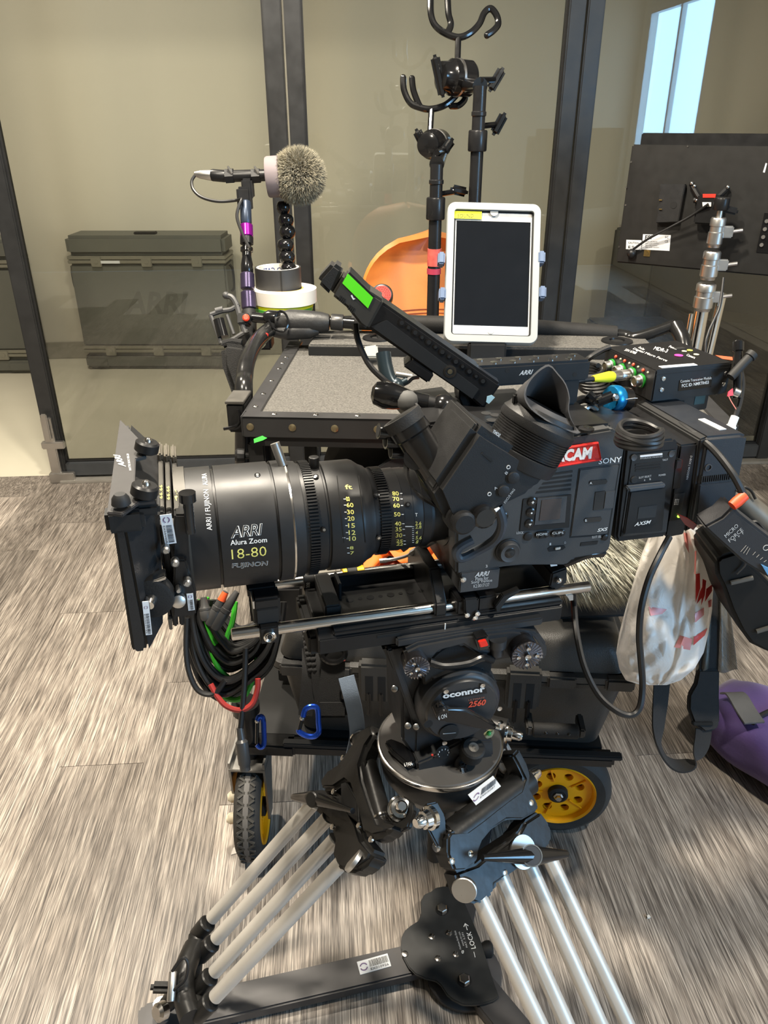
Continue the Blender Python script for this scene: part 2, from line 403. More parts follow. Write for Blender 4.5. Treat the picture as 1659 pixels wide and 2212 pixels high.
# the flush bolt at the foot of the left stile
bolt = structure('flush_bolt', B().box(-0.03, 0.01, -0.05, -0.031, 0.02, 0.28, 0.004).box(-0.045, 0.045, -0.055, -0.031, 0.15, 0.18, 0.004).box(-0.022, 0.002, -0.062, -0.05, 0.19, 0.30, 0.004), ALU, parent=d1)
structure('foot_bracket', B().box(-0.04, 0.06, -0.055, -0.031, 0.0, 0.045, 0.004), ALU, parent=d1)
structure('trim_1', B().box(0.0, 4.0, -0.06, 0.045, -0.001, 0.012, 0.002), mat('aluminium_threshold', (0.42, 0.40, 0.36), 0.45, 0.6, 0.2), ang=30)
structure('trim_2', B().box(-2.6, 4.0, -0.05, 0.05, 2.45, 2.75), FRAME)
wf = B()
for bx in ((4.0, 4.06, -4.88, -4.83, 0.7, 2.2), (4.0, 4.06, -3.57, -3.52, 0.7, 2.2), (4.0, 4.06, -4.83, -3.57, 0.7, 0.75), (4.0, 4.06, -4.83, -3.57, 2.15, 2.2), (4.01, 4.05, -4.22, -4.18, 0.75, 2.15)): wf.box(*bx)
structure('window_1', wf, mat('white_window_frame', (0.6, 0.6, 0.58), 0.5))
# ================================================================ behind the glass and around it
def level(a, b, zup=(0, 0, 1)):
    a, b = V(a), V(b); return Fr(a, V((b.x - a.x, b.y - a.y, 0)), zup)
CASEG = mat('grey_case_plastic', srgb(98, 99, 92), 0.6, 0, 0.08, 20, 0.3, 500)
CASER = mat('case_rail', srgb(140, 138, 126), 0.4, 0.4, 0.1)
def light_case(label, a, b, h, txt):
    fr = level(a, b); W = (V(b) - V(a)).length
    t = T('lighting_case', label, 'case', fr, group='grey lighting cases standing against the back room wall')
    D = 0.24
    t.part('body', B().box(0, W, 0, D, h * 0.18, h * 0.80, 0.012), CASEG)
    t.part('lid', B().box(-0.004, W + 0.004, -0.006, D, h * 0.86, h, 0.02), CASEG, label='domed top shell of the case')
    t.part('bottom_shell', B().box(0.0, W, -0.006, D, 0.0, h * 0.13, 0.02).box(0.0, 0.14, -0.012, D, 0.01, h * 0.1, 0.012).box(W - 0.14, W, -0.012, D, 0.01, h * 0.1, 0.012), CASEG)
    for z0 in (0.80, 0.13):
        r = t.part('valance_rail', B().box(-0.003, W + 0.003, -0.008, D, h * z0 + 0.003, h * (z0 + 0.028), 0.003).box(-0.003, W + 0.003, -0.008, D, h * (z0 + 0.032), h * (z0 + 0.058), 0.003), CASER)
        for k in range(3):
            t.part('latch', B().box(W * (0.18 + 0.32 * k) - 0.03, W * (0.18 + 0.32 * k) + 0.03, -0.014, -0.004, h * (z0 - 0.02), h * (z0 + 0.055), 0.004).cyl((W * (0.18 + 0.32 * k), -0.016, h * (z0 + 0.02)), (W * (0.18 + 0.32 * k), -0.01, h * (z0 + 0.02)), 0.012), CASER, r)
    t.part('handle', B().box(W * 0.42, W * 0.56, 0.05, 0.10, h, h + 0.012, 0.004), BLKM)
    t.part('side_handle', B().tube([(W + 0.006, 0.08, h * 0.78), (W + 0.022, 0.08, h * 0.74), (W + 0.022, 0.08, h * 0.62), (W + 0.006, 0.08, h * 0.58)], 0.007), BLKM)
    t.part('side_handle', B().tube([(-0.006, 0.08, h * 0.78), (-0.022, 0.08, h * 0.74), (-0.022, 0.08, h * 0.62), (-0.006, 0.08, h * 0.58)], 0.007), BLKM)
    t.part('paper_label', B().box(W * 0.2, W * 0.33, -0.011, -0.0085, h * 0.806, h * 0.825), STICK)
    if txt:
        vs, fs = glyphs('ARRI', 0.25, 0.02); z0 = -0.001
        text(t, 'ARRI', (W * 0.31, -0.0012, h * 0.43), (W * 0.43, 0, 0), (0, 0, h * 0.17), mat('emboss_shade', srgb(84, 85, 78), 0.6), shear=0.3, bold=0.03)  # letters laid flat; the darker grey paints the embossing's shade
    return t
light_case('grey hard lighting case with embossed letters, seen through the middle of the left glass door', wz(190, 797, 0), wz(508, 797, 0), 0.755, True)
_a = wz(75, 806, 0); _d = V((math.cos(0.03), math.sin(0.03), 0)) * 0.85
light_case('grey hard lighting case cut by the left picture edge, beside the open doorway', _a - _d, _a, 0.745, False)
# dark furniture at the right behind the glass
DARK = mat('dark_upholstery', srgb(24, 23, 19), 0.7, 0, 0.15, 15)
fr = Fr((1.36, 3.62, 0), RX)
t = T('dark_cabinet', 'large dark stepped cabinet behind the right glass door below the big monitor', 'cabinet', fr)
t.part('back_section', B().prism([(0.0, 0.0), (0.0, 0.78), (0.2, 0.83), (1.2, 0.62), (1.2, 0.0)], 'y', 0.35, 0.95, 0.01), DARK)
t.part('middle_step', B().prism([(0.08, 0.0), (0.08, 0.5), (1.2, 0.32), (1.2, 0.0)], 'y', 0.0, 0.35, 0.01), DARK)
t.part('front_step', B().prism([(0.12, 0.0), (0.12, 0.26), (1.2, 0.14), (1.2, 0.0)], 'y', -0.28, 0.0, 0.01), DARK)
fr = Fr(V((0.98, 3.3, 0)), RX)
t = T('black_crate', 'black plastic crate standing in front of the dark stepped cabinet', 'crate', fr)
t.part('body', B().box(0, 0.34, 0, 0.3, 0, 0.46, 0.012), BLKM); t.part('lid', B().box(-0.01, 0.35, -0.01, 0.31, 0.46, 0.5, 0.008), BLK); t.part('latch', B().box(0.03, 0.05, -0.016, 0, 0.42, 0.47, 0.003), STEEL)

# the chair behind the cart
LEA = mat('cognac_leather', srgb(206, 128, 58), 0.42, 0, 0.22, 6, 0.12, 120)
SEAMM = mat('leather_seam', srgb(120, 58, 20), 0.6)
fr = Fr(V((0.155, 2.52, 0)), V((1, 0.02, 0)))
t = T('shell_chair', 'cognac leather shell chair standing behind the equipment cart', 'chair', fr)
def shell(u, v, off=0.0):      # u -1..1 across, v 0 seat front .. 1 top of the back
    if v < 0.45: k = v / 0.45; y = -0.42 + 0.40 * k; z = 0.66 - 0.02 * math.sin(k * math.pi)
    else: k = (v - 0.45) / 0.55; y = -0.02 + 0.10 * k; z = 0.655 + 0.345 * k ** 0.9
    wv = 0.222 * (1 - 0.05 * abs(v - 0.5)) * (1.0 if v < 0.70 else math.sqrt(max(0.0, 1 - ((v - 0.70) / 0.3) ** 2.2)) * 0.98 + 0.02)
    k2 = min(1.0, max(0.0, (v - 0.30) / 0.3)); curl = 0.09 * u * u * (0.5 + 0.5 * v)
    return V((u * wv, y - curl * (0.1 + 0.9 * k2) + off, z + 0.05 * u * u * (1 - k2) + off * 0.3))
def sheet(fn, nu, nv, th=0.012):
    b = B(); bm = b.bm
    g = [[bm.verts.new(fn(-1 + 2 * i / nu, j / nv)) for i in range(nu + 1)] for j in range(nv + 1)]
    for j in range(nv):
        for i in range(nu): bm.faces.new((g[j][i], g[j][i + 1], g[j + 1][i + 1], g[j + 1][i]))
    bmesh.ops.recalc_face_normals(bm, faces=bm.faces)
    bmesh.ops.solidify(bm, geom=bm.faces[:], thickness=th)
    return b
t.part('shell', sheet(shell, 24, 30, 0.014), LEA, ang=60)
for dv in (0.0, 0.018):
    t.part('seam', B().tube([shell(u / 6, 0.60 + dv - 0.02 * (u / 6) ** 2) + V((0, -0.004, 0)) for u in range(-6, 7)], 0.0016, 5), SEAMM)
for sx in (-1, 1):
    for sy in (-1, 1): t.part('leg', B().tube([(sx * 0.10, -0.2 + sy * 0.1, 0.63), (sx * 0.21, -0.2 + sy * 0.2, 0.0)], 0.012, 10, sm=False), BLKM)
t.part('crossbar', B().tube([(-0.14, -0.34, 0.3), (0.14, -0.34, 0.3)], 0.009, 8, sm=False), BLKM)

# big monitor seen from behind, on its stand
pA, pB = wd(1330, 567, 2.30), wd(1659, 588, 2.09)
fr = level(pA, pB, (0.05, 0.0, 1.0)); M = fr
t = T('flat_monitor', 'large black flat monitor seen from behind on a silver stand', 'monitor', fr)
h = fr.px(1368, 312, 'y', 0).z; x0 = 0.0; xr = 0.62
t.part('back_cover', B().box(0.0, xr, 0.0, 0.035, 0.0, h, 0.004), mat('monitor_back', (0.008, 0.0075, 0.0065), 0.5, 0, 0.1))
t.part('screen_housing', B().box(0.012, xr + 0.01, 0.035, 0.062, 0.004, h + 0.03, 0.003), BLK, label='glossy front bezel standing proud of the back cover')
bp = t.part('battery_plate', B().prism(fr.poly([(1424, 398), (1480, 398), (1465, 480), (1415, 482), (1421, 462), (1418, 450), (1425, 440), (1422, 425), (1426, 412)], 'y', -0.022), 'y', -0.022, 0.0, 0.002), PLAS)
for y in (432, 452): p = fr.px(1427, y, 'y', -0.024); t.part('contact_pin', B().box(p.x - 0.004, p.x + 0.004, -0.026, -0.02, p.z - 0.0012, p.z + 0.0012), mat('brass', (0.7, 0.5, 0.2), 0.3, 1.0), bp)
p = fr.px(1455, 443, 'y', -0.022); t.part('socket', B().cyl((p.x, -0.023, p.z), (p.x, -0.02, p.z), 0.009), HOLE, bp)
def plq(th, name, pts, v, d, m, parent=None, label=None, bev=0): return th.part(name, B().prism(th.fr.poly(pts, 'y', v), 'y', v, v + d, bev), m, parent, label)
s1 = plq(t, 'spec_label', [(1389, 506), (1449, 508), (1446, 542), (1386, 539)], -0.0012, 0.0012, STICK, None, 'white specification label')
text_px(t, 'FSI', 'y', -0.0018, (1393, 517), (1407, 517), (1394, 508), INK, s1, bold=0.02)
text_px(t, 'FC', 'y', -0.0018, (1437, 515), (1444, 515), (1437, 510), INK, s1); text_px(t, 'CE', 'y', -0.0018, (1436, 524), (1443, 524), (1436, 519), INK, s1)
for k in range(4): text_px(t, 'Model LM-2461W' if k == 0 else '24in LCD monitor', 'y', -0.0018, (1394, 523 + 4 * k), (1420 + 4 * (k % 2), 523.5 + 4 * k), (1394, 520.5 + 4 * k), INK, s1)
s2 = plq(t, 'warning_label', [(1353, 518), (1386, 519), (1385, 540), (1352, 538)], -0.0012, 0.0012, STICK, None, 'small white warning label')
text_px(t, 'CAUTION', 'y', -0.0018, (1357, 526), (1380, 527), (1357, 522), INK, s2)
for k in range(3): text_px(t, ('E', 'FSI', '+')[k], 'y', -0.0018, (1357 + 8 * k, 536), (1362 + 8 * k, 536), (1357 + 8 * k, 531), INK, s2, bold=0.02)
p = fr.px(1398, 546, 'y', 0); t.part('socket', B().box(p.x - 0.009, p.x + 0.009, -0.002, 0, p.z - 0.01, p.z + 0.008).cyl((p.x, -0.004, p.z), (p.x, -0.001, p.z), 0.006), mat('brass', (0.7, 0.5, 0.2), 0.3, 1.0))
for x, y in ((1362, 350), (1351, 405), (1350, 443), (1338, 487), (1336, 533), (1484, 316)): p = fr.px(x, y, 'y', 0); t.part('screw', B().cyl((p.x + 0.002, -0.0015, p.z), (p.x + 0.002, 0.001, p.z), 0.0025, n=8), STEEL)
p0 = fr.px(1655, 460, 'y', -0.001); t.part('connector_strip', B().box(p0.x - 0.004, p0.x + 0.05, -0.002, 0, p0.z - 0.10, p0.z, 0), BLKG)
for k in range(4):
    z = p0.z - 0.02 - k * 0.02; t.part('connector', B().cyl((p0.x + 0.006, -0.006, z), (p0.x + 0.006, 0, z), 0.005, n=12), ALU)
plq(t, 'tape_mark', [(1648, 372), (1654, 352), (1657, 353), (1652, 373)], -0.001, 0.001, STICK)
# mount bracket
mb = t.part('mount_bracket', B().tube([fr.px(1494, 397, 'y', -0.01), fr.px(1510, 425, 'y', -0.02), fr.px(1525, 440, 'y', -0.02)], 0.008).tube([fr.px(1573, 403, 'y', -0.01), fr.px(1550, 425, 'y', -0.02), fr.px(1530, 440, 'y', -0.02)], 0.008).tube([fr.px(1500, 432, 'y', -0.01), fr.px(1545, 436, 'y', -0.02)], 0.008), BLK)
a = fr.px(1531, 446, 'y', -0.03); t.part('mount_plate', B().box(a.x - 0.03, a.x + 0.03, -0.045, -0.005, a.z - 0.045, a.z + 0.03, 0.004), BLK)
for x, y in ((1494, 396), (1500, 402), (1505, 433), (1572, 404)): p = fr.px(x, y, 'y', -0.02); t.part('bolt', B().ball((p.x, -0.02, p.z), 0.005, n=10), STEEL)
plq(t, 'red_tag', [(1518, 419), (1546, 419), (1545, 427), (1518, 427)], -0.047, 0.006, RED, None, 'red tag on the mount')
plq(t, 'white_tag', [(1517, 437), (1536, 437), (1536, 446), (1518, 447)], -0.049, 0.006, WHITE)
solo('monitor_cable', 'thin black cable slanting across the back of the big monitor', 'cable', WORLD,
     B().tube([fr.w(fr.px(1366, 540, 'y', -0.012)), fr.w(fr.px(1400, 516, 'y', -0.02)), fr.w(fr.px(1440, 495, 'y', -0.03)), fr.w(fr.px(1490, 468, 'y', -0.04)), fr.w(fr.px(1530, 441, 'y', -0.055))], 0.0035).ball(fr.w(fr.px(1364, 547, 'y', -0.012)), 0.013), CORD)
# silver stand
top = wd(1553, 470, 2.04); bs = V((top.x, top.y, 0)); fr = Fr(bs, V((1, -0.2, 0))); Z = lambda y, x=1540: fr.pd(x, y, 2.13).z
t = T('silver_light_stand', 'polished silver stand carrying the big monitor', 'stand', fr)
zt = top.z
for k, (za, zb, r) in enumerate(((zt - 0.0, zt - 0.075, 0.020), (zt - 0.085, zt - 0.16, 0.023), (zt - 0.17, zt - 0.245, 0.026))):
    c = t.part('collar', B().lathe([(0, r * .9), (0.004, r), (0.02, r), (0.022, r * .88), (0.035, r * .88), (0.037, r), (0.065, r), (0.069, r * .85), (0.075, r * .8)], (0, 0, za), (0, 0, -1), 24), ALU)
    t.part('clamp_lug', B().box(r * 0.5, r + 0.022, -0.008, 0.008, za - 0.05, za - 0.02, 0.003).cyl((r + 0.015, 0, za - 0.035), (r + 0.045, 0, za - 0.03), 0.005, n=10), ALU, c)
t.part('spigot', B().cyl((0, 0, zt), (0, 0, zt + 0.02), 0.008), ALU)
t.part('swivel_head', B().rcyl((0, 0, zt + 0.018), (0, 0, zt + 0.05), 0.02, .004).obox((0.02, 0, zt + 0.02), (1, 0, -.2), (0, 0, 1), .05, .018, .018, .005), BLK)
t.part('tube', B().cyl((0, 0, zt - 0.245), (0, 0, 0.35), 0.0195, n=20), CHROME)
t.part('side_tube', B().cyl((0.05, 0.02, zt - 0.2), (0.03, 0.02, 0.3), 0.012, n=16), CHROME)
t.part('side_tube', B().cyl((-0.03, -0.02, zt - 0.25), (-0.03, -0.02, 0.3), 0.006, n=12), CHROME)
for k in range(3):
    a = 2.1 * k + 0.4; t.part('leg', B().tube([(0, 0, 0.36), (0.45 * math.cos(a), 0.45 * math.sin(a), 0.012)], 0.011, 10, sm=False), CHROME)
solo('stand_cable', 'thin black cable hanging beside the silver stand tubes', 'cable', WORLD, B().tube([wd(1563, 600, 2.0), wd(1555, 660, 2.0), wd(1543, 690, 2.0), wd(1530, 720, 2.0), wd(1524, 760, 2.0), wd(1530, 900, 2.0)], 0.0035), CORD)

# two black stands with rod forks
def wing_knob(t, c, d, L=0.055, parent=None, ax=None):
    c = V(c); d = V(d).normalized(); n = V(ax) if ax else V((0, -1, 0))
    return t.part('knob', B().obox(c, d, n, L, 0.020, 0.024, 0.008, 3), BLKG, parent)
STB = mat('stand_black', (0.014, 0.014, 0.015), 0.3, 0.2, 0.2)
def fork_stand(label, depth, foot_px, head, zc, prongs, hookp, knobs, sleeve, discr, axd):
    p = wd(foot_px[0], foot_px[1], depth); fr = Fr(V((p.x, p.y, 0)), V((1, 0.05, 0))); D = lambda x, y, dd=0.0: fr.pd(x, y, depth + dd)
    t = T('fork_stand', label, 'stand', fr, group='black stands with rod forks')
    zt = D(*zc).z
    t.part('pole', B().cyl((0, 0, 0.35), (0, 0, D(*sleeve[0]).z), 0.0165 * depth / 2.0, n=20), STB)
    a, b = D(*sleeve[0]).z, D(*sleeve[1]).z
    t.part('sleeve', B().rcyl((0, 0, a), (0, 0, b), 0.024 * depth / 2.0), STB)
    t.part('upper_pole', B().lathe([(0, .0165), (0.03, .0165), (0.032, .019), (0.04, .019), (0.042, .0165), (zt - b, .0165)], (0, 0, b), (0, 0, 1), 20), STB)
    for x, y in sleeve[2]: q = D(x, y, -0.02); t.part('rivet', B().ball(q, 0.004, n=8), CHROME)
    hc = D(*head); ax = V(axd).normalized()
    r = discr
    t.part('grip_head', B().lathe([(-0.05, r * .45), (-0.042, r * .9), (-0.036, r), (-0.004, r), (-0.003, r * .96), (0.003, r * .96), (0.004, r), (0.02, r), (0.028, r * .85), (0.05, r * .8), (0.055, r * .55)], hc, ax, 32), BLKG)
    t.part('washer', B().lathe([(-0.003, r * 1.04), (0.003, r * 1.04)], hc, ax, 32), ALU)
    t.part('neck', B().cyl(hc + V((0.02, 0.0, -r * 0.4)), (0, 0, zt), 0.019), BLKG)
    for (kx, ky, dx, dz, L) in knobs: wing_knob(t, D(kx, ky, -0.03), (dx, 0.2, dz), L)
    for (kx, ky, dx, dz, L) in knobs[1:]: q = D(kx, ky, -0.02); t.part('knob_screw', B().cyl(q, V((0, 0, q.z - 0.005)), 0.007, n=10), BLKG)
    f = t.part('fork', B().tube([D(*q) for q in prongs[0]], 0.0085, 10), BLKG)
    for pr in prongs[1:]: t.part('prong', B().tube([D(*q) for q in pr], 0.0085, 10), BLKG, f)
    for e in (prongs[0][0], prongs[0][-1]) + tuple(pr[0] for pr in prongs[1:]): t.part('tip', B().ball(D(*e), 0.0085, n=10), CHROME if e == prongs[0][0] else BLKG, f)
    t.part('stem', B().tube([D(*q) for q in hookp], 0.008, 10, sm=False), BLKG, f)
    for k in range(3):
        a = 2.1 * k + 1.2; t.part('leg', B().tube([(0, 0, 0.4), (0.28 * math.cos(a), 0.28 * math.sin(a), 0.012)], 0.010, 10, sm=False), STB)
    return t
fork_stand('taller black stand with a four-pronged rod fork above the tablet', 2.0, (1026, 420), (988, 168), (1032, 190),
   [[(930, -6), (931, 30), (940, 55), (962, 72), (990, 81), (1015, 72), (1035, 52), (1046, 28), (1060, 19), (1073, 34), (1076, 52), (1066, 66), (1052, 76)], [(967, -6), (969, 30), (974, 52), (968, 68), (962, 73)]],
   [(990, 80), (988, 140)], [(948, 165, 0.28, -0.95, 0.10), (1072, 172, 0.55, 0.85, 0.065), (1078, 268, 0.5, 0.85, 0.06)], [(1030, 326), (1034, 280), ((1018, 308), (1046, 309))], 0.043, (-0.86, -0.35, 0.05))
fork_stand('shorter black stand with a small rod fork left of the tablet', 2.05, (938, 560), (938, 312), (944, 350),
   [[(871, 168), (873, 195), (886, 222), (906, 232), (930, 236), (960, 228), (982, 210), (990, 196)], [(890, 170), (893, 195), (902, 220), (908, 232)], [(975, 229), (990, 228), (1003, 216), (1006, 200)]],
   [(932, 234), (929, 285)], [(908, 298, 0.5, -0.85, 0.05), (962, 322, 0.6, 0.75, 0.065), (992, 412, 0.9, -0.2, 0.05)], [(945, 470), (949, 420), ((936, 443),)], 0.037, (-0.45, -0.9, 0.0))
# tape bands on the shorter stand are separate wraps
fr = Fr(V((wd(938, 560, 2.05).x, wd(938, 560, 2.05).y, 0)), V((1, 0.05, 0))); D = lambda x, y: fr.pd(x, y, 2.05).z
solo('tape_band', 'band of red and white tape wrapped round the shorter stand pole', 'tape', fr, B().lathe([(0, .0185), (D(940, 535) - D(940, 575), .0185)], (0, 0, D(940, 575)), (0, 0, 1)), mat('red_white_tape', (0.55, 0.10, 0.08), 0.5, 0, 0.6, 60), base=(0, 0, D(940, 575)))
solo('tape_band', 'crimson tape band just below the red and white one on the stand pole', 'tape', fr, B().lathe([(0, .0188), (D(940, 581) - D(940, 594), .0188)], (0, 0, D(940, 594)), (0, 0, 1)), mat('crimson_tape', (0.38, 0.035, 0.07), 0.5), base=(0, 0, D(940, 594)))
# ================================================================ the equipment cart and what it carries
SH = 0.87
cA, cB = wz(524, 903, SH), wz(844, 909, SH)
CART = level((cA.x, cA.y, 0), (cB.x, cB.y, 0)); CW, CD = 0.82, 0.50
CARPET = mat('grey_carpet', srgb(86, 84, 80), 0.95, 0, 1.0, 300, 0.5, 900)
TRIM = mat('shelf_trim', (0.035, 0.035, 0.036), 0.42, 0.2, 0.25, 20)
TUBEB = mat('cart_tube', (0.014, 0.014, 0.014), 0.22, 0.1, 0.2)
BRASS = mat('aged_brass', (0.30, 0.25, 0.15), 0.42, 0.9, 0.3, 200)
t = CARTT = T('equipment_cart', 'black wheeled equipment cart with a grey carpeted top shelf', 'cart', CART)
t.part('shelf', B().box(0.02, CW - 0.02, 0.02, CD - 0.02, SH - 0.012, SH - 0.001), CARPET, label='speckled grey carpet top')
def trimrivets(o, pts, nrm, m, r=0.0055):
    for p in pts: t.part('rivet', B().lathe([(-0.001, r), (0.0012, r), (0.0024, r * .6), (0.0028, r * .1)], p, nrm, 12), m, o)
ft = t.part('front_trim', B().box(0, CW, -0.004, 0.0, SH - 0.033, SH + 0.003, 0.001).box(0, CW, -0.004, 0.028, SH - 0.001, SH + 0.003, 0.001), TRIM)
trimrivets(ft, [(0.013 + 0.0722 * k, -0.004, SH - 0.014) for k in range(12)], (0, -1, 0), BRASS, 0.0065)
trimrivets(ft, [(0.052 + 0.0715 * k, 0.013, SH + 0.003) for k in range(11)], (0, 0, 1), STEEL, 0.005)
lt = t.part('side_trim', B().box(-0.002, 0.026, 0.026, CD, SH - 0.001, SH + 0.003, 0.001).box(-0.004, 0.0, 0.0, CD, SH - 0.033, SH + 0.003, 0.001), TRIM)
trimrivets(lt, [(0.012, y, SH + 0.003) for y in (0.05, 0.12, 0.2, 0.28, 0.32, 0.365)], (0, 0, 1), STEEL, 0.005)
rt = t.part('side_trim', B().box(CW - 0.026, CW + 0.002, 0.026, CD, SH - 0.001, SH + 0.003, 0.001).box(CW, CW + 0.004, 0.0, CD, SH - 0.033, SH + 0.003, 0.001), TRIM)
t.part('rear_riser', B().box(0.055, CW - 0.03, CD - 0.10, CD + 0.03, SH, SH + 0.022, 0.003), CARPET, label='raised carpeted rear ledge')
t.part('riser_edge', B().box(0.055, CW - 0.03, CD - 0.104, CD - 0.10, SH, SH + 0.018), BLKM)
for x in (0.20, 0.72):
    t.part('grommet', B().lathe([(0, 0.034), (0.003, 0.033), (0.004, 0.017), (0.0, 0.016)], (x, CD - 0.04, SH + 0.022), (0, 0, 1), 28), BLK)
    t.part('grommet_hole', B().cyl((x, CD - 0.04, SH + 0.0222), (x, CD - 0.04, SH + 0.0232), 0.013), HOLE)
# uprights and rails
def cpx(x, y, d): return CART.pd(x, y, d)
t.part('upright_tube', B().tube([cpx(600, 700, 1.70), cpx(575, 718, 1.66), cpx(552, 742, 1.58), cpx(535, 775, 1.50), cpx(528, 815, 1.45), cpx(527, 870, 1.42), (-0.05, 0.16, 0.62), (-0.02, 0.2, 0.42), (0.03, 0.22, 0.262)], 0.0165, 14), TUBEB, label='bent glossy black corner tube')
t.part('upright_tube', B().tube([(CW + 0.03, CD + 0.0, SH + 0.05), (CW + 0.045, CD - 0.06, SH - 0.02), (CW + 0.01, CD - 0.1, 0.6), (0.66, CD - 0.1, 0.262)], 0.0165, 12), TUBEB)
hb = [cpx(760, 694, 1.73), cpx(900, 699, 1.73), cpx(1100, 705, 1.73), cpx(1330, 722, 1.72)]
t.part('push_bar', B().tube([cpx(600, 700, 1.72)] + hb + [cpx(1370, 730, 1.70), (CW + 0.03, CD + 0.0, SH + 0.05)], 0.0125, 12), TUBEB)
t.part('foam_grip', B().tube(hb, 0.0185, 14), RUB, label='padded foam sleeve on the push bar')
for x, y in ((0.03, 0.05), (0.075, 0.25), (0.60, 0.05), (0.60, 0.42)):
    t.part('shelf_leg', B().box(x - 0.013, x + 0.013, y - 0.013, y + 0.013, 0.275, SH - 0.012, 0.002), TUBEB)
t.part('shelf_frame', B().box(0.01, CW - 0.01, 0.0, 0.025, SH - 0.05, SH - 0.012).box(0.01, 0.035, 0.0, CD, SH - 0.05, SH - 0.012).box(CW - 0.035, CW - 0.01, 0.0, CD, SH - 0.05, SH - 0.012), BLKM)
# lower deck
fl, fr_ = CART.loc(wz(612, 1612, 0.26)), CART.loc(wz(1322, 1612, 0.26))
DX0, DX1, DY = fl.x, fr_.x, min(fl.y, fr_.y)
t.part('deck_rail', B().box(DX0, DX1, DY, DY + 0.03, 0.235, 0.262, 0.006), TUBEB)
t.part('deck', B().box(DX0 - 0.075, DX1 - 0.02, DY + 0.03, CD + 0.05, 0.245, 0.262), BLKM)  # left end added beyond the rails to shade the floor underneath
t.part('deck_rail', B().box(DX0, DX1, CD + 0.05, CD + 0.08, 0.235, 0.262, 0.006), TUBEB)
t.part('deck_lip', B().box(DX0, DX1 + 0.01, DY - 0.006, DY + 0.01, 0.262, 0.272, 0.002), BLKM)
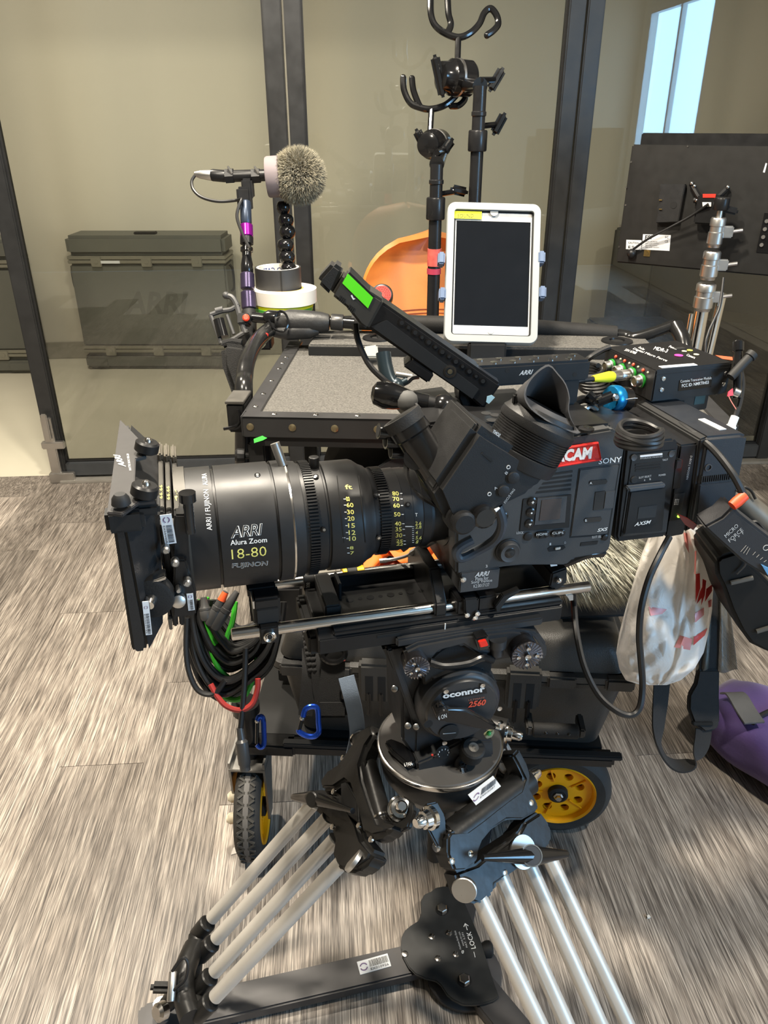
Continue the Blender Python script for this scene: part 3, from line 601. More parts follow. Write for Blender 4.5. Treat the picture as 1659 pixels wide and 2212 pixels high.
# wheels
YEL = mat('yellow_rim', srgb(255, 172, 4), 0.45, 0, 0.08, 30)
TYRE = mat('tyre_rubber', (0.03, 0.029, 0.027), 0.75, 0, 0.35, 60, 0.3, 400)
def wheel(t, c, n, R0=0.105, W=0.048, tread=True, holes=True, dish=1):
    """tyre, rim with holes and ribs, hub; n points at the side one sees"""
    c = V(c); n, u, v = frame_of(n); ri = R0 * 0.70
    ty = t.part('tyre', B().lathe([(-W / 2, ri), (-W / 2 - 0.002, R0 * .86), (-W * .42, R0 * .95), (-W * .25, R0 * .99), (0, R0), (W * .25, R0 * .99), (W * .42, R0 * .95), (W / 2 + 0.002, R0 * .86), (W / 2, ri), (0, ri * .98), (-W / 2, ri)], c, n, 56, False), TYRE)
    if tread:
        b = B()
        for k in range(30):
            a = 2 * math.pi * k / 30; e = (u * math.cos(a) + v * math.sin(a)); tg = n.cross(e); p = c + e * (R0 * 0.992)
            for s in (-1, 1):
                b.obox(p + n * (s * W * 0.20) + tg * 0.003, n * s + tg * 0.7, e, W * 0.34, 0.004, 0.004); b.obox(p + n * (s * W * 0.20) - tg * 0.006, n * s - tg * 0.7, e, W * 0.34, 0.004, 0.004)
        t.part('tread', b, mat('tread_rubber', (0.05, 0.048, 0.043), 0.8), ty, 'zigzag tread blocks')
        t.part('tread_band', B().lathe([(-0.005, R0 + .0012), (0.005, R0 + .0012)], c, n, 56), mat('tread_band', (0.11, 0.105, 0.10), 0.7), ty)
    b = B(); face = W * 0.30 * dish; N = 72; hr = ri * 0.125; hq = ri * 0.60
    # rim wall
    b.lathe([(W / 2 - .002, ri), (W / 2 + .003, ri * .985), (W / 2, ri * .93), (face, ri * .90)], c, n, N, False)
    rim = t.part('rim', b, YEL)
    # face plate with eight round holes: polar grid with hole cells left open
    b = B(); bm = b.bm; NH = 8; rows = [ri * .90, hq + hr * 1.5, hq - hr * 1.5, ri * .36, ri * 0.2]
    for k in range(NH):
        a0, a1 = 2 * math.pi * k / NH, 2 * math.pi * (k + 1) / NH; am = (a0 + a1) / 2
        P = lambda r, a, z=0: c + n * (face + z) + (u * math.cos(a) + v * math.sin(a)) * r
        seg = 6
        for (r0, r1) in ((rows[0], rows[1]), (rows[2], rows[3]), (rows[3], rows[4])):
            for q in range(seg):
                x0, x1 = a0 + (a1 - a0) * q / seg, a0 + (a1 - a0) * (q + 1) / seg
                z0 = 0 if r1 > ri * .3 else 0; b.quad(P(r0, x0), P(r0, x1), P(r1, x1), P(r1, x0))
        # the ring of cells with a round opening
        hw = (a1 - a0) / 2; bd = [(rows[1], -hw + 2 * hw * q / 6) for q in range(6)] + [(rows[1] + (rows[2] - rows[1]) * q / 6, hw) for q in range(6)] + [(rows[2], hw - 2 * hw * q / 6) for q in range(6)] + [(rows[2] + (rows[1] - rows[2]) * q / 6, -hw) for q in range(6)]
        ring = []; M = 24
        for rr_, aa_ in bd:
            ox, oy = rr_ * math.cos(aa_), rr_ * math.sin(aa_); g = math.atan2(oy, ox - hq); ring.append(((hq + hr * math.cos(g), hr * math.sin(g)), (ox, oy)))
        Q = lambda x, y, z=0: c + n * (face + z) + (u * math.cos(am) + v * math.sin(am)) * x + (-u * math.sin(am) + v * math.cos(am)) * y
        for q in range(M):
            i0, o0 = ring[q]; i1, o1 = ring[(q + 1) % M]
            b.quad(Q(*i0), Q(*i1), Q(*o1), Q(*o0)); b.quad(Q(*i0), Q(*i1), Q(*i1, -0.012), Q(*i0, -0.012))
    bmesh.ops.remove_doubles(bm, verts=bm.verts, dist=0.0004)
    t.part('rim_face', b, YEL, rim)
    for k in range(5):
        a = 2 * math.pi * (k * 1.6 + .0) / NH; e = u * math.cos(a) + v * math.sin(a)
        t.part('rim_rib', B().obox(c + e * (ri * .62) + n * (face + 0.002), e, n, ri * .45, 0.004, 0.003, 0.001), YEL, rim)
    hub = t.part('hub', B().lathe([(-W * .5, ri * .16), (face - .005, ri * .27), (face + .010, ri * .26), (face + .012, ri * .2), (face + .010, ri * .14)], c, n, 24), BLKM)
    t.part('axle_nut', B().lathe([(face + .005, .010), (face + .013, .010), (face + .015, .007), (face + .020, .006)], c, n, 6), STEEL, hub)
    t.part('back_plate', B().cyl(c - n * (W * .2), c - n * (W * .2 - .002), ri * .97, n=40), YEL, rim)
    return ty
cl = wz(541, 1832, 0); wc = CART.loc(V((cl.x + 0.012, cl.y + 0.015, 0.102)))
nL = CART.I.to_3x3() @ V((1, 0.02, 0))
wheel(t, wc, nL, 0.102, 0.046)
cr = wz(1196, 1796, 0); wr_ = CART.loc(V((cr.x, cr.y + 0.02, 0.108)))
wheel(t, wr_, CART.I.to_3x3() @ V((-0.10, -1, 0)), 0.108, 0.05, False)
for x in (0.1, 0.62): wheel(t, (x, CD + 0.02, 0.1), (1, 0, 0), 0.1, 0.045, False)
# caster fork of the left wheel
b = B(); wl = wc
for s in (-1, 1):
    x = wl.x + s * 0.033; b.prism([(wl.y - 0.014, wl.z - 0.018), (wl.y + 0.014, wl.z - 0.018), (wl.y + 0.05, 0.235), (wl.y - 0.02, 0.235)], 'x', x - 0.002, x + 0.002)
b.box(wl.x - 0.035, wl.x + 0.035, wl.y - 0.022, wl.y + 0.06, 0.215, 0.222, 0.001)
fk = t.part('caster_fork', b, mat('zinc_plate', (0.32, 0.31, 0.29), 0.4, 0.9, 0.2))
IVORY = mat('ivory_cap', srgb(226, 216, 190), 0.4)
for dz, dx in ((0.0, -0.055), (0.06, -0.047)): t.part('bolt_cap', B().lathe([(0, .011), (.012, .011), (.018, .006)], (wl.x + dx + 0.02, wl.y - 0.012, wl.z + dz - 0.02), (-1, -0.3, 0), 16), IVORY, fk)
t.part('caster_stem', B().cyl((wl.x, wl.y + 0.02, 0.222), (wl.x, wl.y + 0.02, 0.36), 0.017).cyl((wl.x, wl.y + 0.02, 0.33), (wl.x, wl.y + 0.02, 0.35), 0.026).box(wl.x - 0.02, wl.x + 0.09, wl.y, wl.y + 0.04, 0.236, 0.262, 0.004), TUBEB)

# small grey box clamped to the shelf's left side
pb = CART.px(489, 862, 'y', 0.04); fr = CART
t = T('clamp_box', 'small black box with a pale top clamped to the left side of the cart shelf', 'box', CART, (-0.03, 0.05, 0.78))
a, b_ = CART.px(487, 868, 'y', 0.04), CART.px(524, 935, 'y', 0.04)
t.part('body', B().box(a.x, -0.006, 0.04, 0.10, b_.z, a.z - 0.004, 0.003), BLKM)
t.part('top_plate', B().box(a.x - 0.001, -0.006, 0.038, 0.102, a.z - 0.004, a.z + 0.001, 0.0008), mat('worn_aluminium', (0.10, 0.095, 0.085), 0.5, 0.5, 0.3, 60))
t.part('clip', B().tube([(a.x + 0.022, 0.035, a.z - 0.012), (a.x + 0.024, 0.033, a.z - 0.03), (a.x + 0.016, 0.033, a.z - 0.042), (a.x - 0.006, 0.034, a.z - 0.048)], 0.003), BLKG)
# clamp knob under the corner
t = T('corner_clamp', 'black clamp with a star knob under the front left shelf corner', 'clamp', CART, (0.0, 0.03, 0.75))
a = CART.px(552, 985, 'y', 0.03)
t.part('body', B().box(a.x - 0.008, a.x + 0.022, 0.01, 0.06, a.z - 0.03, SH - 0.05, 0.003), BLKM)
t.part('knob', B().lathe([(0, .006), (.012, .006), (.014, .012), (.026, .013), (.03, .009)], (a.x - 0.006, 0.03, a.z), (-1, -0.2, 0.1), 10), BLKM)
plqw = lambda name, label, cat, pts, d, th, m, bev=0: solo(name, label, cat, (f_ := Fr(wd(pts[0][0], pts[0][1], d), _r, _u)), B().prism(f_.poly(pts, 'y', 0), 'y', 0, th, bev), m)
GREEN = mat('fluorescent_green_tape', srgb(92, 225, 30), 0.5, 0, 0.05)
plqw('green_tape', 'torn strip of bright green tape under the cart shelf', 'tape', [(548, 948), (567, 941), (570, 943), (577, 946), (568, 951), (549, 957)], 1.22, 0.002, mat('green_tape', srgb(66, 200, 72), 0.5))

# hard case on the lower deck
kA, kB = wz(580, 1446, 0.445), wz(1384, 1484, 0.445)
CASE = level((kA.x, kA.y, 0.262), (kB.x, kB.y, 0.262)); KW = (V((kB.x, kB.y, 0)) - V((kA.x, kA.y, 0))).length
PEL = mat('pelican_plastic', (0.03, 0.029, 0.027), 0.4, 0, 0.2, 30, 0.25, 600)
t = T('hard_case', 'long black hard case on the lower deck of the cart', 'case', CASE)
zr = 0.183; KD = 0.40; cxm = KW / 2
def rr(z, ins, r=0.03, n=5):
    pts = []
    for (cx_, cy_, a0) in ((KW - ins - r, KD - ins - r, 0), (ins + r, KD - ins - r, 90), (ins + r, ins + r, 180), (KW - ins - r, ins + r, 270)):
        for k in range(n + 1): a = R(a0 + 90 * k / n); pts.append((cx_ + r * math.cos(a), cy_ + r * math.sin(a), z))
    return pts
t.part('base', B().loft([rr(0.0, 0.055), rr(0.012, 0.04), rr(zr - 0.012, 0.016)]), PEL)
t.part('base_rim', B().loft([rr(zr - 0.014, 0.006), rr(zr - 0.001, 0.0), rr(zr - 0.001, 0.012)]), PEL)
t.part('lid_rim', B().loft([rr(zr + 0.001, 0.0), rr(zr + 0.012, 0.002), rr(zr + 0.014, 0.012)]), PEL)
t.part('lid', B().loft([rr(zr + 0.012, 0.014), rr(zr + 0.045, 0.024), rr(zr + 0.062, 0.034), rr(zr + 0.07, 0.052)]), PEL)
for x in (0.02, 0.10, KW - 0.16, KW - 0.06):
    t.part('rim_tab', B().box(x, x + 0.05, -0.004, 0.03, zr - 0.012, zr + 0.014, 0.004), PEL)
def casex(px): return CASE.px(px, 1480, 'y', 0.0).x
for px in (812, 1130):
    x = casex(px)
    L = t.part('latch', B().box(x - 0.030, x + 0.030, -0.012, 0.014, zr - 0.055, zr + 0.028, 0.005), PEL)
    t.part('latch_slot', B().box(x - 0.018, x - 0.004, -0.0125, -0.010, zr - 0.05, zr + 0.005).box(x + 0.004, x + 0.018, -0.0125, -0.010, zr - 0.05, zr + 0.005), HOLE, L)
    t.part('latch_tongue', B().box(x - 0.016, x - 0.008, -0.016, -0.008, zr - 0.085, zr - 0.03, 0.003).box(x + 0.006, x + 0.014, -0.016, -0.008, zr - 0.085, zr - 0.03, 0.003), BLKG, L)
hx0, hx1 = casex(1148), casex(1262); hz = CASE.px(1200, 1578, 'y', -0.03).z
h = t.part('handle', B().rcyl((hx0 + 0.005, -0.03, hz), (hx1 - 0.005, -0.03, hz), 0.013, 0.004), RUB, label='ribbed grey carrying handle')
t.part('handle_arm', B().obox((hx0, -0.015, hz), (0, 1, 0), (1, 0, 0), 0.045, 0.012, 0.02, 0.003), PEL, h)
t.part('handle_arm', B().obox((hx1, -0.015, hz), (0, 1, 0), (1, 0, 0), 0.045, 0.012, 0.02, 0.003), PEL, h)
for k in range(3): t.part('handle_bolt', B().ball((hx0 + (hx1 - hx0) * (0.3 + 0.22 * k), -0.042, hz + 0.004), 0.003, n=8), BLKG, h)
LIDZ = 0.262 + zr + 0.07

# ---- things on top of the case, under the shelf
fr = Fr((0.0, 1.32, LIDZ), RX)
t = T('soft_bag', 'black soft equipment bag on the hard case under the cart shelf', 'bag', fr)
def blob(fn, nu=28, nv=14):
    rings = []
    for j in range(nv + 1):
        rings.append([fn(2 * math.pi * i / nu, j / nv) for i in range(nu)])
    return B().loft(rings)
def bagfn(a, k):
    r = 0.5 + 0.5 * math.sin(min(1, k * 1.15) * math.pi * 0.85) ** 0.4
    ex = 4.0; ca, sa = math.cos(a), math.sin(a); q = (abs(ca) ** ex + abs(sa) ** ex) ** (-1 / ex)
    wob = 1 + 0.03 * math.sin(3 * a + 5 * k) + 0.02 * math.sin(7 * a)
    return V((0.30 * ca * q * r * wob + 0.18, 0.13 * sa * q * r * wob + 0.06, 0.30 * k))
t.part('body', blob(bagfn), FABRIC, ang=70)
t.part('flap', B().prism([(-0.10, 0.20), (0.02, 0.29), (0.45, 0.30), (0.45, 0.18)], 'y', -0.085, -0.075, 0.002), FABRIC)
t.part('strap', B().ribbon([(0.40, -0.08, 0.28), (0.42, -0.10, 0.15), (0.40, -0.10, 0.0)], (1, 0, 0), 0.04, 0.003), FABRIC)
# grey metal box
fr = level(wd(655, 1345, 1.30), wd(722, 1340, 1.30))
t = T('metal_box', 'worn grey metal box with a flip latch under the zoom lens', 'box', Fr(V((fr.o.x, fr.o.y, LIDZ)), fr.x))
zz = t.fr.px(660, 1255, 'y', 0).z
GM = mat('worn_grey_metal', srgb(150, 146, 136), 0.42, 0.5, 0.2, 40, 0.1, 80)
t.part('body', B().box(0, 0.062, 0, 0.08, 0, zz * 0.62, 0.004), GM); t.part('lid', B().box(0.002, 0.064, -0.003, 0.082, zz * 0.63, zz, 0.008), GM)
for x in (0.045, 0.05): t.part('screw', B().ball((x, -0.003, zz * (0.75 if x < .047 else 0.9)), 0.004, n=8), STEEL)
t.part('latch', B().obox((-0.045, -0.005, zz * 0.62), (0.45, 0, -0.9), (0, 1, 0), 0.045, 0.008, 0.010, 0.002).tube([(-0.03, -0.003, zz * .45), (-0.05, -0.003, zz * .5), (-0.065, -0.003, zz * .7), (-0.06, -0.003, zz * .9)], 0.004), STEEL)
t.part('latch_plate', B().box(-0.09, 0.0, 0.01, 0.05, zz * 0.3, zz * 0.85, 0.004), BLK)
# orange cloth and board
ORG = mat('orange_fabric', srgb(238, 104, 18), 0.7, 0, 0.12, 14, 0.2, 60)
fr = Fr(wd(860, 1245, 1.30), _r, V((0, 0, 1)))
t = T('orange_vest', 'crumpled bright orange cloth behind the zoom lens', 'cloth', fr)
def crumple(u, v):
    return V((-0.055 + 0.13 * v + 0.01 * u, 0.03 * math.sin(7 * v + 2 * u) + 0.02 * math.cos(5 * u), 0.02 + 0.025 * (u + 1) + 0.010 * math.sin(9 * v + 1.5 * u)))
t.part('cloth', sheet(crumple, 14, 24, 0.003), ORG, ang=80)
t.part('hem', B().tube([crumple(-1, k / 12) for k in range(13)], 0.003, 6), ORG)
fr = Fr(wd(800, 1258, 1.28), _r, V((0, 0, 1)))
t = T('reflective_strip', 'glittering pink reflective board lying under the orange cloth', 'board', fr)
t.part('board', B().box(0, 0.115, 0, 0.05, -0.02, 0.016, 0.001), mat('pink_glitter', srgb(206, 132, 118), 0.35, 0.2, 0.5, 900))
t.part('end_cap', B().box(0.0, 0.022, -0.0015, 0.05, -0.021, 0.017, 0.001), ORG)
plqw('white_sheet', 'pale crumpled sheet between the metal box and the orange cloth', 'paper', [(712, 1262), (800, 1240), (800, 1225), (720, 1236)], 1.33, 0.003, mat('pale_sheet', srgb(186, 182, 172), 0.5))
# grey fur windshield
def fur(name, label, cat, ctr, rx, ry, rz, n, L, m, axis=None, cols=None, seed=1, kind=None, base_m=None, gravity=0.35, comb=None):
    rnd = random.Random(seed); b = B(); bm = b.bm
    for k in range(n):
        z = rnd.uniform(-1, 1); a = rnd.uniform(0, 2 * math.pi); q = math.sqrt(1 - z * z); d = V((q * math.cos(a), q * math.sin(a), z))
        p = V((d.x * rx, d.y * ry, d.z * rz)); nn = V((d.x / rx, d.y / ry, d.z / rz)).normalized()
        l = L * rnd.uniform(0.6, 1.2); side = nn.cross(V((rnd.uniform(-1, 1), rnd.uniform(-1, 1), rnd.uniform(-1, 1)))).normalized() 
        j = V((rnd.gauss(0, .35), rnd.gauss(0, .35), rnd.gauss(0, .35))); tip = p + ((nn + j * 0.6 + V((0, 0, -gravity))) if comb is None else (nn * .45 + j * .45 + V(comb))).normalized() * l; mid = p + (nn + j * .3) * l * (.5 if comb is None else .28)
        wv = L * 0.025 + 0.0003; v0, v1, v2, v3, v4 = (bm.verts.new(V(ctr) + x) for x in (p * 0.97 - side * wv, p * 0.97 + side * wv, mid + side * wv * .8, mid - side * wv * .8, tip))
        bm.faces.new((v0, v1, v2, v3)); bm.faces.new((v3, v2, v4))
    return b
FURM = mat('grey_fur', srgb(150, 143, 122), 0.8, 0, 0.7, 70, sheen=0.3)
FURL = mat('light_fur', srgb(206, 198, 182), 0.8, 0, 0.75, 40, sheen=0.3)
fr = Fr(wd(1285, 1215, 1.22), _r, V((0, 0, 1)))
t = T('fur_windshield', 'long grey fur microphone windshield lying behind the camera battery', 'windshield', fr)
t.part('core', B().ball((0, 0.02, 0), 0.055, 1.25, 1, 0.75), mat('fur_core', srgb(60, 57, 50), 0.9), ang=70)
f = t.part('fur', fur('', '', '', (0, 0.02, 0), 0.068, 0.055, 0.042, 11000, 0.042, FURL, seed=5, comb=(.55, -.35, -.65)), FURL, ang=180); f['kind'] = 'stuff'
fr = Fr(V((0.36, 1.14, LIDZ)), RX)
t = T('padded_pouch', 'black padded pouch on the right end of the hard case', 'pouch', fr)
t.part('body', B().box(-0.06, 0.11, 0.0, 0.22, 0, 0.12, 0.015, 3), FABRIC); t.part('flap', B().box(-0.062, 0.112, -0.006, 0.10, 0.085, 0.125, 0.004), FABRIC); t.part('hem', B().box(-0.06, 0.11, -0.008, -0.005, 0.083, 0.088), BLKG)
# ================================================================ on the cart's rear corner: microphone, arms, tape
def cfr(px, py, d, roll=0.0):
    """frame facing the camera: x right, z up in the picture, y away"""
    return Fr(wd(px, py, d), _r * math.cos(roll) - _u * math.sin(roll), _u * math.cos(roll) + _r * math.sin(roll))
MD = 1.72
def up(px, py, d):           # upright frame at a pixel
    return Fr(wd(px, py, d), V((1, 0, 0)))
# microphone with windscreen
fr = up(640, 380, MD); D = lambda x, y, dd=0.0: fr.pd(x, y, MD + dd)
t = T('microphone', 'short black condenser microphone with a grey fur ball windscreen, on the left arm', 'microphone', fr, D(530, 385))
t.part('body', B().lathe([(0, .0115), (.006, .0125), (.12, .0125), (.125, .011)], D(480, 381), D(590, 378) - D(480, 381), 24), BLK)
cn = t.part('connector', B().lathe([(0, .005), (.012, .0085), (.028, .0105), (.04, .0115), (.062, .0115), (.07, .0125)], D(420, 376), D(490, 381) - D(420, 376), 20), ALU, label='silver cable plug')
t.part('plug_sleeve', B().lathe([(0, .0115), (.004, .0128), (.03, .0128), (.034, .0118)], D(456, 378), D(490, 381) - D(456, 378), 20), BLK, cn)
ax = (D(600, 375) - D(540, 379)).normalized()
t.part('windscreen_collar', B().lathe([(-.016, .022), (-.016, .041), (-.012, .043), (.012, .043), (.014, .041)], D(592, 382), ax, 36), mat('mauve_foam_ring', srgb(120, 110, 112), 0.7), label='mauve grey ring holding the fur windscreen')
t.part('windscreen_core', B().ball(D(645, 380), 0.047, n=24), mat('fur_core', srgb(60, 57, 50), 0.9), ang=80)
f = t.part('windscreen_fur', fur('', '', '', D(645, 380), 0.048, 0.048, 0.049, 15000, 0.0155, FURM, seed=9, gravity=0.1), FURM, ang=180, label='mottled grey fur'); f['kind'] = 'stuff'
cl = t.part('clip', B().box(-.012, .012, -.018, .018, -.03, .012, .004, 2, Matrix.Translation(D(535, 398))), PLAS)
for x in (496, 553):
    q = D(x, 380); t.part('clip_ring', B().lathe([(-.009, .0135), (-.009, .0165), (.009, .0165), (.009, .0135)], q, ax, 6), PLAS, cl)
    t.part('clip_lever', B().obox(q + V((0.004, -0.012, 0.013)), (0.5, 0, -0.85), (0, 1, 0), .018, .008, .004, .001), ALU, cl)
t.part('swivel', B().box(-.015, .017, -.014, .014, -.035, .016, .005, 2, Matrix.Translation(D(527, 420))), PLAS)
solo('microphone_cable', 'thin black cable looping down from the microphone plug', 'cable', WORLD, B().tube([wd(421, 379, MD), wd(414, 392, MD), wd(418, 410, MD), wd(436, 426, MD), wd(470, 435, MD), wd(508, 433, MD), wd(522, 430, MD - .02), wd(516, 445, MD - .025), wd(512, 470, MD - .025), wd(524, 505, MD - .025), wd(538, 535, MD - .03)], 0.0035, 8), CORD)
# the post that carries it
fr = up(537, 690, MD); D = lambda x, y: fr.pd(x, y, MD)
t = T('microphone_post', 'slim quick-release post with a bright purple collar holding the microphone', 'stand', fr)
PUR = mat('purple_anodised', srgb(150, 30, 150), 0.25, 0.7, 0.1); PURD = mat('dusky_purple_metal', srgb(74, 66, 92), 0.3, 0.7, 0.1)
def seg(name, x0, y0, x1, y1, r, m, prof=None):
    a, b_ = D(x0, y0), D(x1, y1); L = (b_ - a).length
    pr = prof or [(0, .85), (.06, 1), (.94, 1), (1, .85)]
    return t.part(name, B().lathe([(k * L, q * r) for k, q in pr], a, b_ - a, 24), m)
seg('top_tube', 530, 435, 532, 485, .0125, mat('slate_blue_metal', srgb(56, 66, 82), .35, .5))
seg('purple_collar', 532, 485, 533, 512, .0145, PUR); seg('black_collar', 533, 512, 533, 528, .0148, BLK)
seg('joint', 533, 528, 533, 553, .014, BLKG, [(0, .7), (.2, .7), (.3, 1), (.6, 1), (.7, .75), (1, .75)])
seg('waist', 533, 553, 534, 590, .0135, BLKG, [(0, .75), (.5, 1), (.95, 1), (1, .9)])
seg('grip', 534, 590, 535, 625, .0155, PURD); seg('grip', 536, 630, 538, 668, .0165, PURD)
seg('foot', 538, 668, 540, 745, .016, BLKM); t.part('foot_block', B().box(-.03, .05, -.02, .03, D(540, 760).z, D(540, 728).z, .004), BLKM)
# gooseneck of ball segments
fr = up(622, 640, MD + 0.05); D = lambda x, y: fr.pd(x, y, MD + 0.05)
t = T('gooseneck_arm', 'black bead-jointed gooseneck arm rising through the tape rolls', 'arm', fr, (0, 0, -0.06))
for k, (x, y, r) in enumerate(((612, 448, .0155), (618, 476, .0175), (621, 501, .0185), (617, 530, .019), (620, 556, .0185), (624, 582, .0185), (624, 612, .0175), (624, 640, .0175))):
    c = D(x, y); t.part('bead', B().lathe([(-.014, r * .55), (-.011, r * .82), (-.005, r), (.003, r), (.010, r * .85), (.014, r * .6)], c, (0.02, 0, -1), 24), BLKG)
t.part('base', B().cyl(D(624, 645), D(624, 690), 0.03, n=28), BLKM)
# tape rolls
def roll(label, px, py, d, r, ri, h, m, core, mark=None, name='tape_roll'):
    fr = up(px, py, d); t = T(name, label, 'tape roll', fr, group='tape rolls stacked on the cart')
    t.part('roll', B().lathe([(0, ri + .004), (0, r), (h, r), (h, ri + .004)], (0, 0, 0), (0, 0, 1), 56, False), m)
    t.part('core', B().lathe([(0, ri), (0, ri + .004), (h, ri + .004), (h, ri), (0, ri)], (0, 0, 0), (0, 0, 1), 56, False), core)
    return t
CARD = mat('cardboard_core', srgb(200, 168, 92), 0.7)
MD2 = MD + 0.05
r1 = roll('big roll of white tape under the black one on the gooseneck', 616, 651, MD2, .073, .04, .030, mat('white_tape', srgb(228, 222, 210), .5, 0, .03), CARD)
r2 = roll('roll of black gaffer tape on top of the white tape roll', 603, 627, MD2, .052, .044, .052, mat('black_gaffer', (.032, .031, .030), .55, 0, .15, 60), mat('white_core', srgb(230, 226, 214), .6))
text_fn(r2, 'PRO-GAFF', lambda u, v: V((.0436 * math.sin(-1.0 + 1.4 * (1 - u)), .0436 * math.cos(-1.0 + 1.4 * (1 - u)), .034 + .010 * v)), mat('navy_ink', (.03, .06, .25), .6), bold=.02)
r2.part('tape_end', B().box(.012, .014, -.0525, -.050, .001, .051, 0), BLKM)
r3 = roll('thin roll of yellow tape directly under the white roll', 614, 660, MD2, .067, .04, .008, mat('yellow_tape', srgb(196, 196, 20), .5), CARD)
r4 = roll('thin roll of green tape at the bottom of the tape stack', 614, 668, MD2, .066, .04, .008, mat('dull_green_tape', srgb(70, 150, 60), .5), CARD)
# phone clip holder at the corner
fr = cfr(500, 690, 1.66); t = T('clamp_bracket', 'open grey plastic clamp bracket tilted left of the microphone post', 'bracket', fr)
pp = lambda *a: [fr.px(x, y, 'y', 0) for x, y in a]
GP = mat('grey_abs', (.05, .05, .05), .5)
t.part('side_bar', B().tube(pp((455, 680), (478, 742)), .005, 8, sm=False), GP); t.part('top_bar', B().tube(pp((455, 680), (478, 672), (500, 668), (516, 657)), .0055, 8), GP)
t.part('bottom_bar', B().tube(pp((478, 742), (500, 735), (522, 722), (536, 714)), .0055, 8), GP); t.part('inner_roller', B().cyl(*pp((472, 690), (482, 728)), .012), BLKG); t.part('inner_bar', B().cyl(*pp((490, 680), (505, 722)), .004), GP)
t.part('arm', B().tube(pp((488, 639), (500, 642), (510, 657), (520, 690), (530, 720)), .0065, 8), GP); t.part('knob', B().ball(pp((488, 638))[0], .008, n=10), GP)
t.part('cap', B().cyl(*pp((466, 672), (482, 668)), .007), GP)
t.part('block', B().box(-.014, .012, -.01, .02, -.012, .012, .003, 2, Matrix.Translation(fr.px(528, 690, 'y', 0))), BLKM)
t.part('red_button', B().lathe([(0, .0075), (.004, .0075), (.006, .005)], fr.px(532, 687, 'y', -.012), (0, -1, 0), 18), mat('red_orange_cap', srgb(240, 62, 32), .4), label='round red-orange cap')
# foam pouch hanging left of the cart
fr = cfr(505, 800, 1.52); t = T('foam_pouch', 'tapered black foam sleeve hanging at the left rear corner of the cart', 'pouch', fr)
FOAM = mat('black_foam', (.008, .0078, .0075), .95, 0, .5, 300, .8, 500)
pts = fr.poly([(474, 742), (490, 738), (532, 744), (541, 790), (536, 860), (503, 860), (478, 790)], 'y', 0)
t.part('sleeve', B().prism(pts, 'y', 0, .05, .012, 3), FOAM); t.part('mouth', B().tube([fr.px(x, y, 'y', .02) for x, y in ((482, 744), (500, 739), (522, 742))], .008, 8), FOAM)
# boom handle lying along the rear bar
fr = cfr(640, 690, 1.68); P = lambda x, y, z=0.0: fr.px(x, y, 'y', z)
t = T('boom_handle', 'black rubber-wrapped boom handle with knurled collars behind the shelf', 'pole', fr)
t.part('spigot', B().cyl(P(545, 685), P(590, 690), .011), CHROME if False else BLKG); t.part('ball_joint', B().ball(P(608, 688), .020, 1.1, 1, .9), BLKG)
t.part('coupling', B().lathe([(0, .012), (.01, .017), (.03, .017), (.035, .012)], P(570, 686), P(600, 688) - P(570, 686)), BLKG)
WRAP = mat('wrapped_rubber', (.02, .02, .02), .45, 0, .3, 20, .6, 60)
t.part('wrapped_grip', B().lathe([(0, .018), (.03, .026), (.07, .025), (.1, .022), (.115, .018)], P(596, 694), P(690, 696) - P(596, 694)), WRAP); t.part('lower_grip', B().lathe([(0, .010), (.03, .018), (.08, .017), (.1, .008)], P(590, 718), P(680, 714) - P(590, 718)), WRAP)
KN = mat('knurled_black', (.05, .05, .05), .35, .6, .6, 700)
for x0, x1 in ((681, 712), (715, 742)): t.part('knurled_collar', B().rcyl(P(x0, 695), P(x1, 697), .0175, .002), KN)
t.part('tip', B().cyl(P(742, 697), P(765, 699), .012), BLKG)
t.part('hook_wire', B().tube([P(580, 690, -.03), P(592, 710, -.03), P(612, 716, -.03), P(622, 700, -.03), P(618, 680, -.03), P(604, 672, -.03), P(594, 684, -.03)], .0025, 6), BLKG)
# coloured wires behind the corner tube
fr = cfr(562, 735, 1.62); t = T('loose_wires', 'small bundle of red and cream wires behind the bent corner tube', 'wires', fr)
P = lambda x, y, z=0.0: fr.px(x, y, 'y', z)
t.part('red_wire', B().tube([P(574, 720), P(572, 730), P(566, 738)], .006), RED); t.part('cream_wire', B().tube([P(566, 738), P(560, 740), P(564, 750), P(572, 742)], .003), mat('cream_wire', srgb(220, 205, 160), .5))

# ---------------------------------------------------------------- the tablet
TW = 1.54; fr = TABF = cfr(1063, 592, TW, R(1.6)); P = lambda x, y, v=0.0: fr.px(x, y, 'y', v)
def rrect(x0, x1, z0, z1, r, n=6):
    out = []
    for cx_, cz_, a0 in ((x1 - r, z1 - r, 0), (x0 + r, z1 - r, 90), (x0 + r, z0 + r, 180), (x1 - r, z0 + r, 270)):
        for k in range(n + 1): a = R(a0 + 90 * k / n); out.append((cx_ + r * math.cos(a), cz_ + r * math.sin(a)))
    return out
def ringframe(outer, inner, y0, y1):
    b = B(); n = len(outer)
    rings = [[(p[0], y1, p[1]) for p in outer], [(p[0], y0 + .003, p[1]) for p in outer], [(p[0] * .99, y0, p[1] * .99) for p in outer], [(p[0], y0, p[1]) for p in inner], [(p[0], y1, p[1]) for p in inner]]
    return b.loft(rings, False)
ow, oh = (P(1163, 592).x - P(962, 592).x) / 2, (P(1063, 440).z - P(1063, 741).z) / 2
t = T('tablet', 'white tablet in a thick pale grey case, screen off, on a stand on the cart', 'tablet', fr, (0, 0, -oh))
GC = mat('pale_grey_silicone', srgb(150, 154, 154), .55, 0, .04)
iw, ih = ow - .0135, oh - .0145
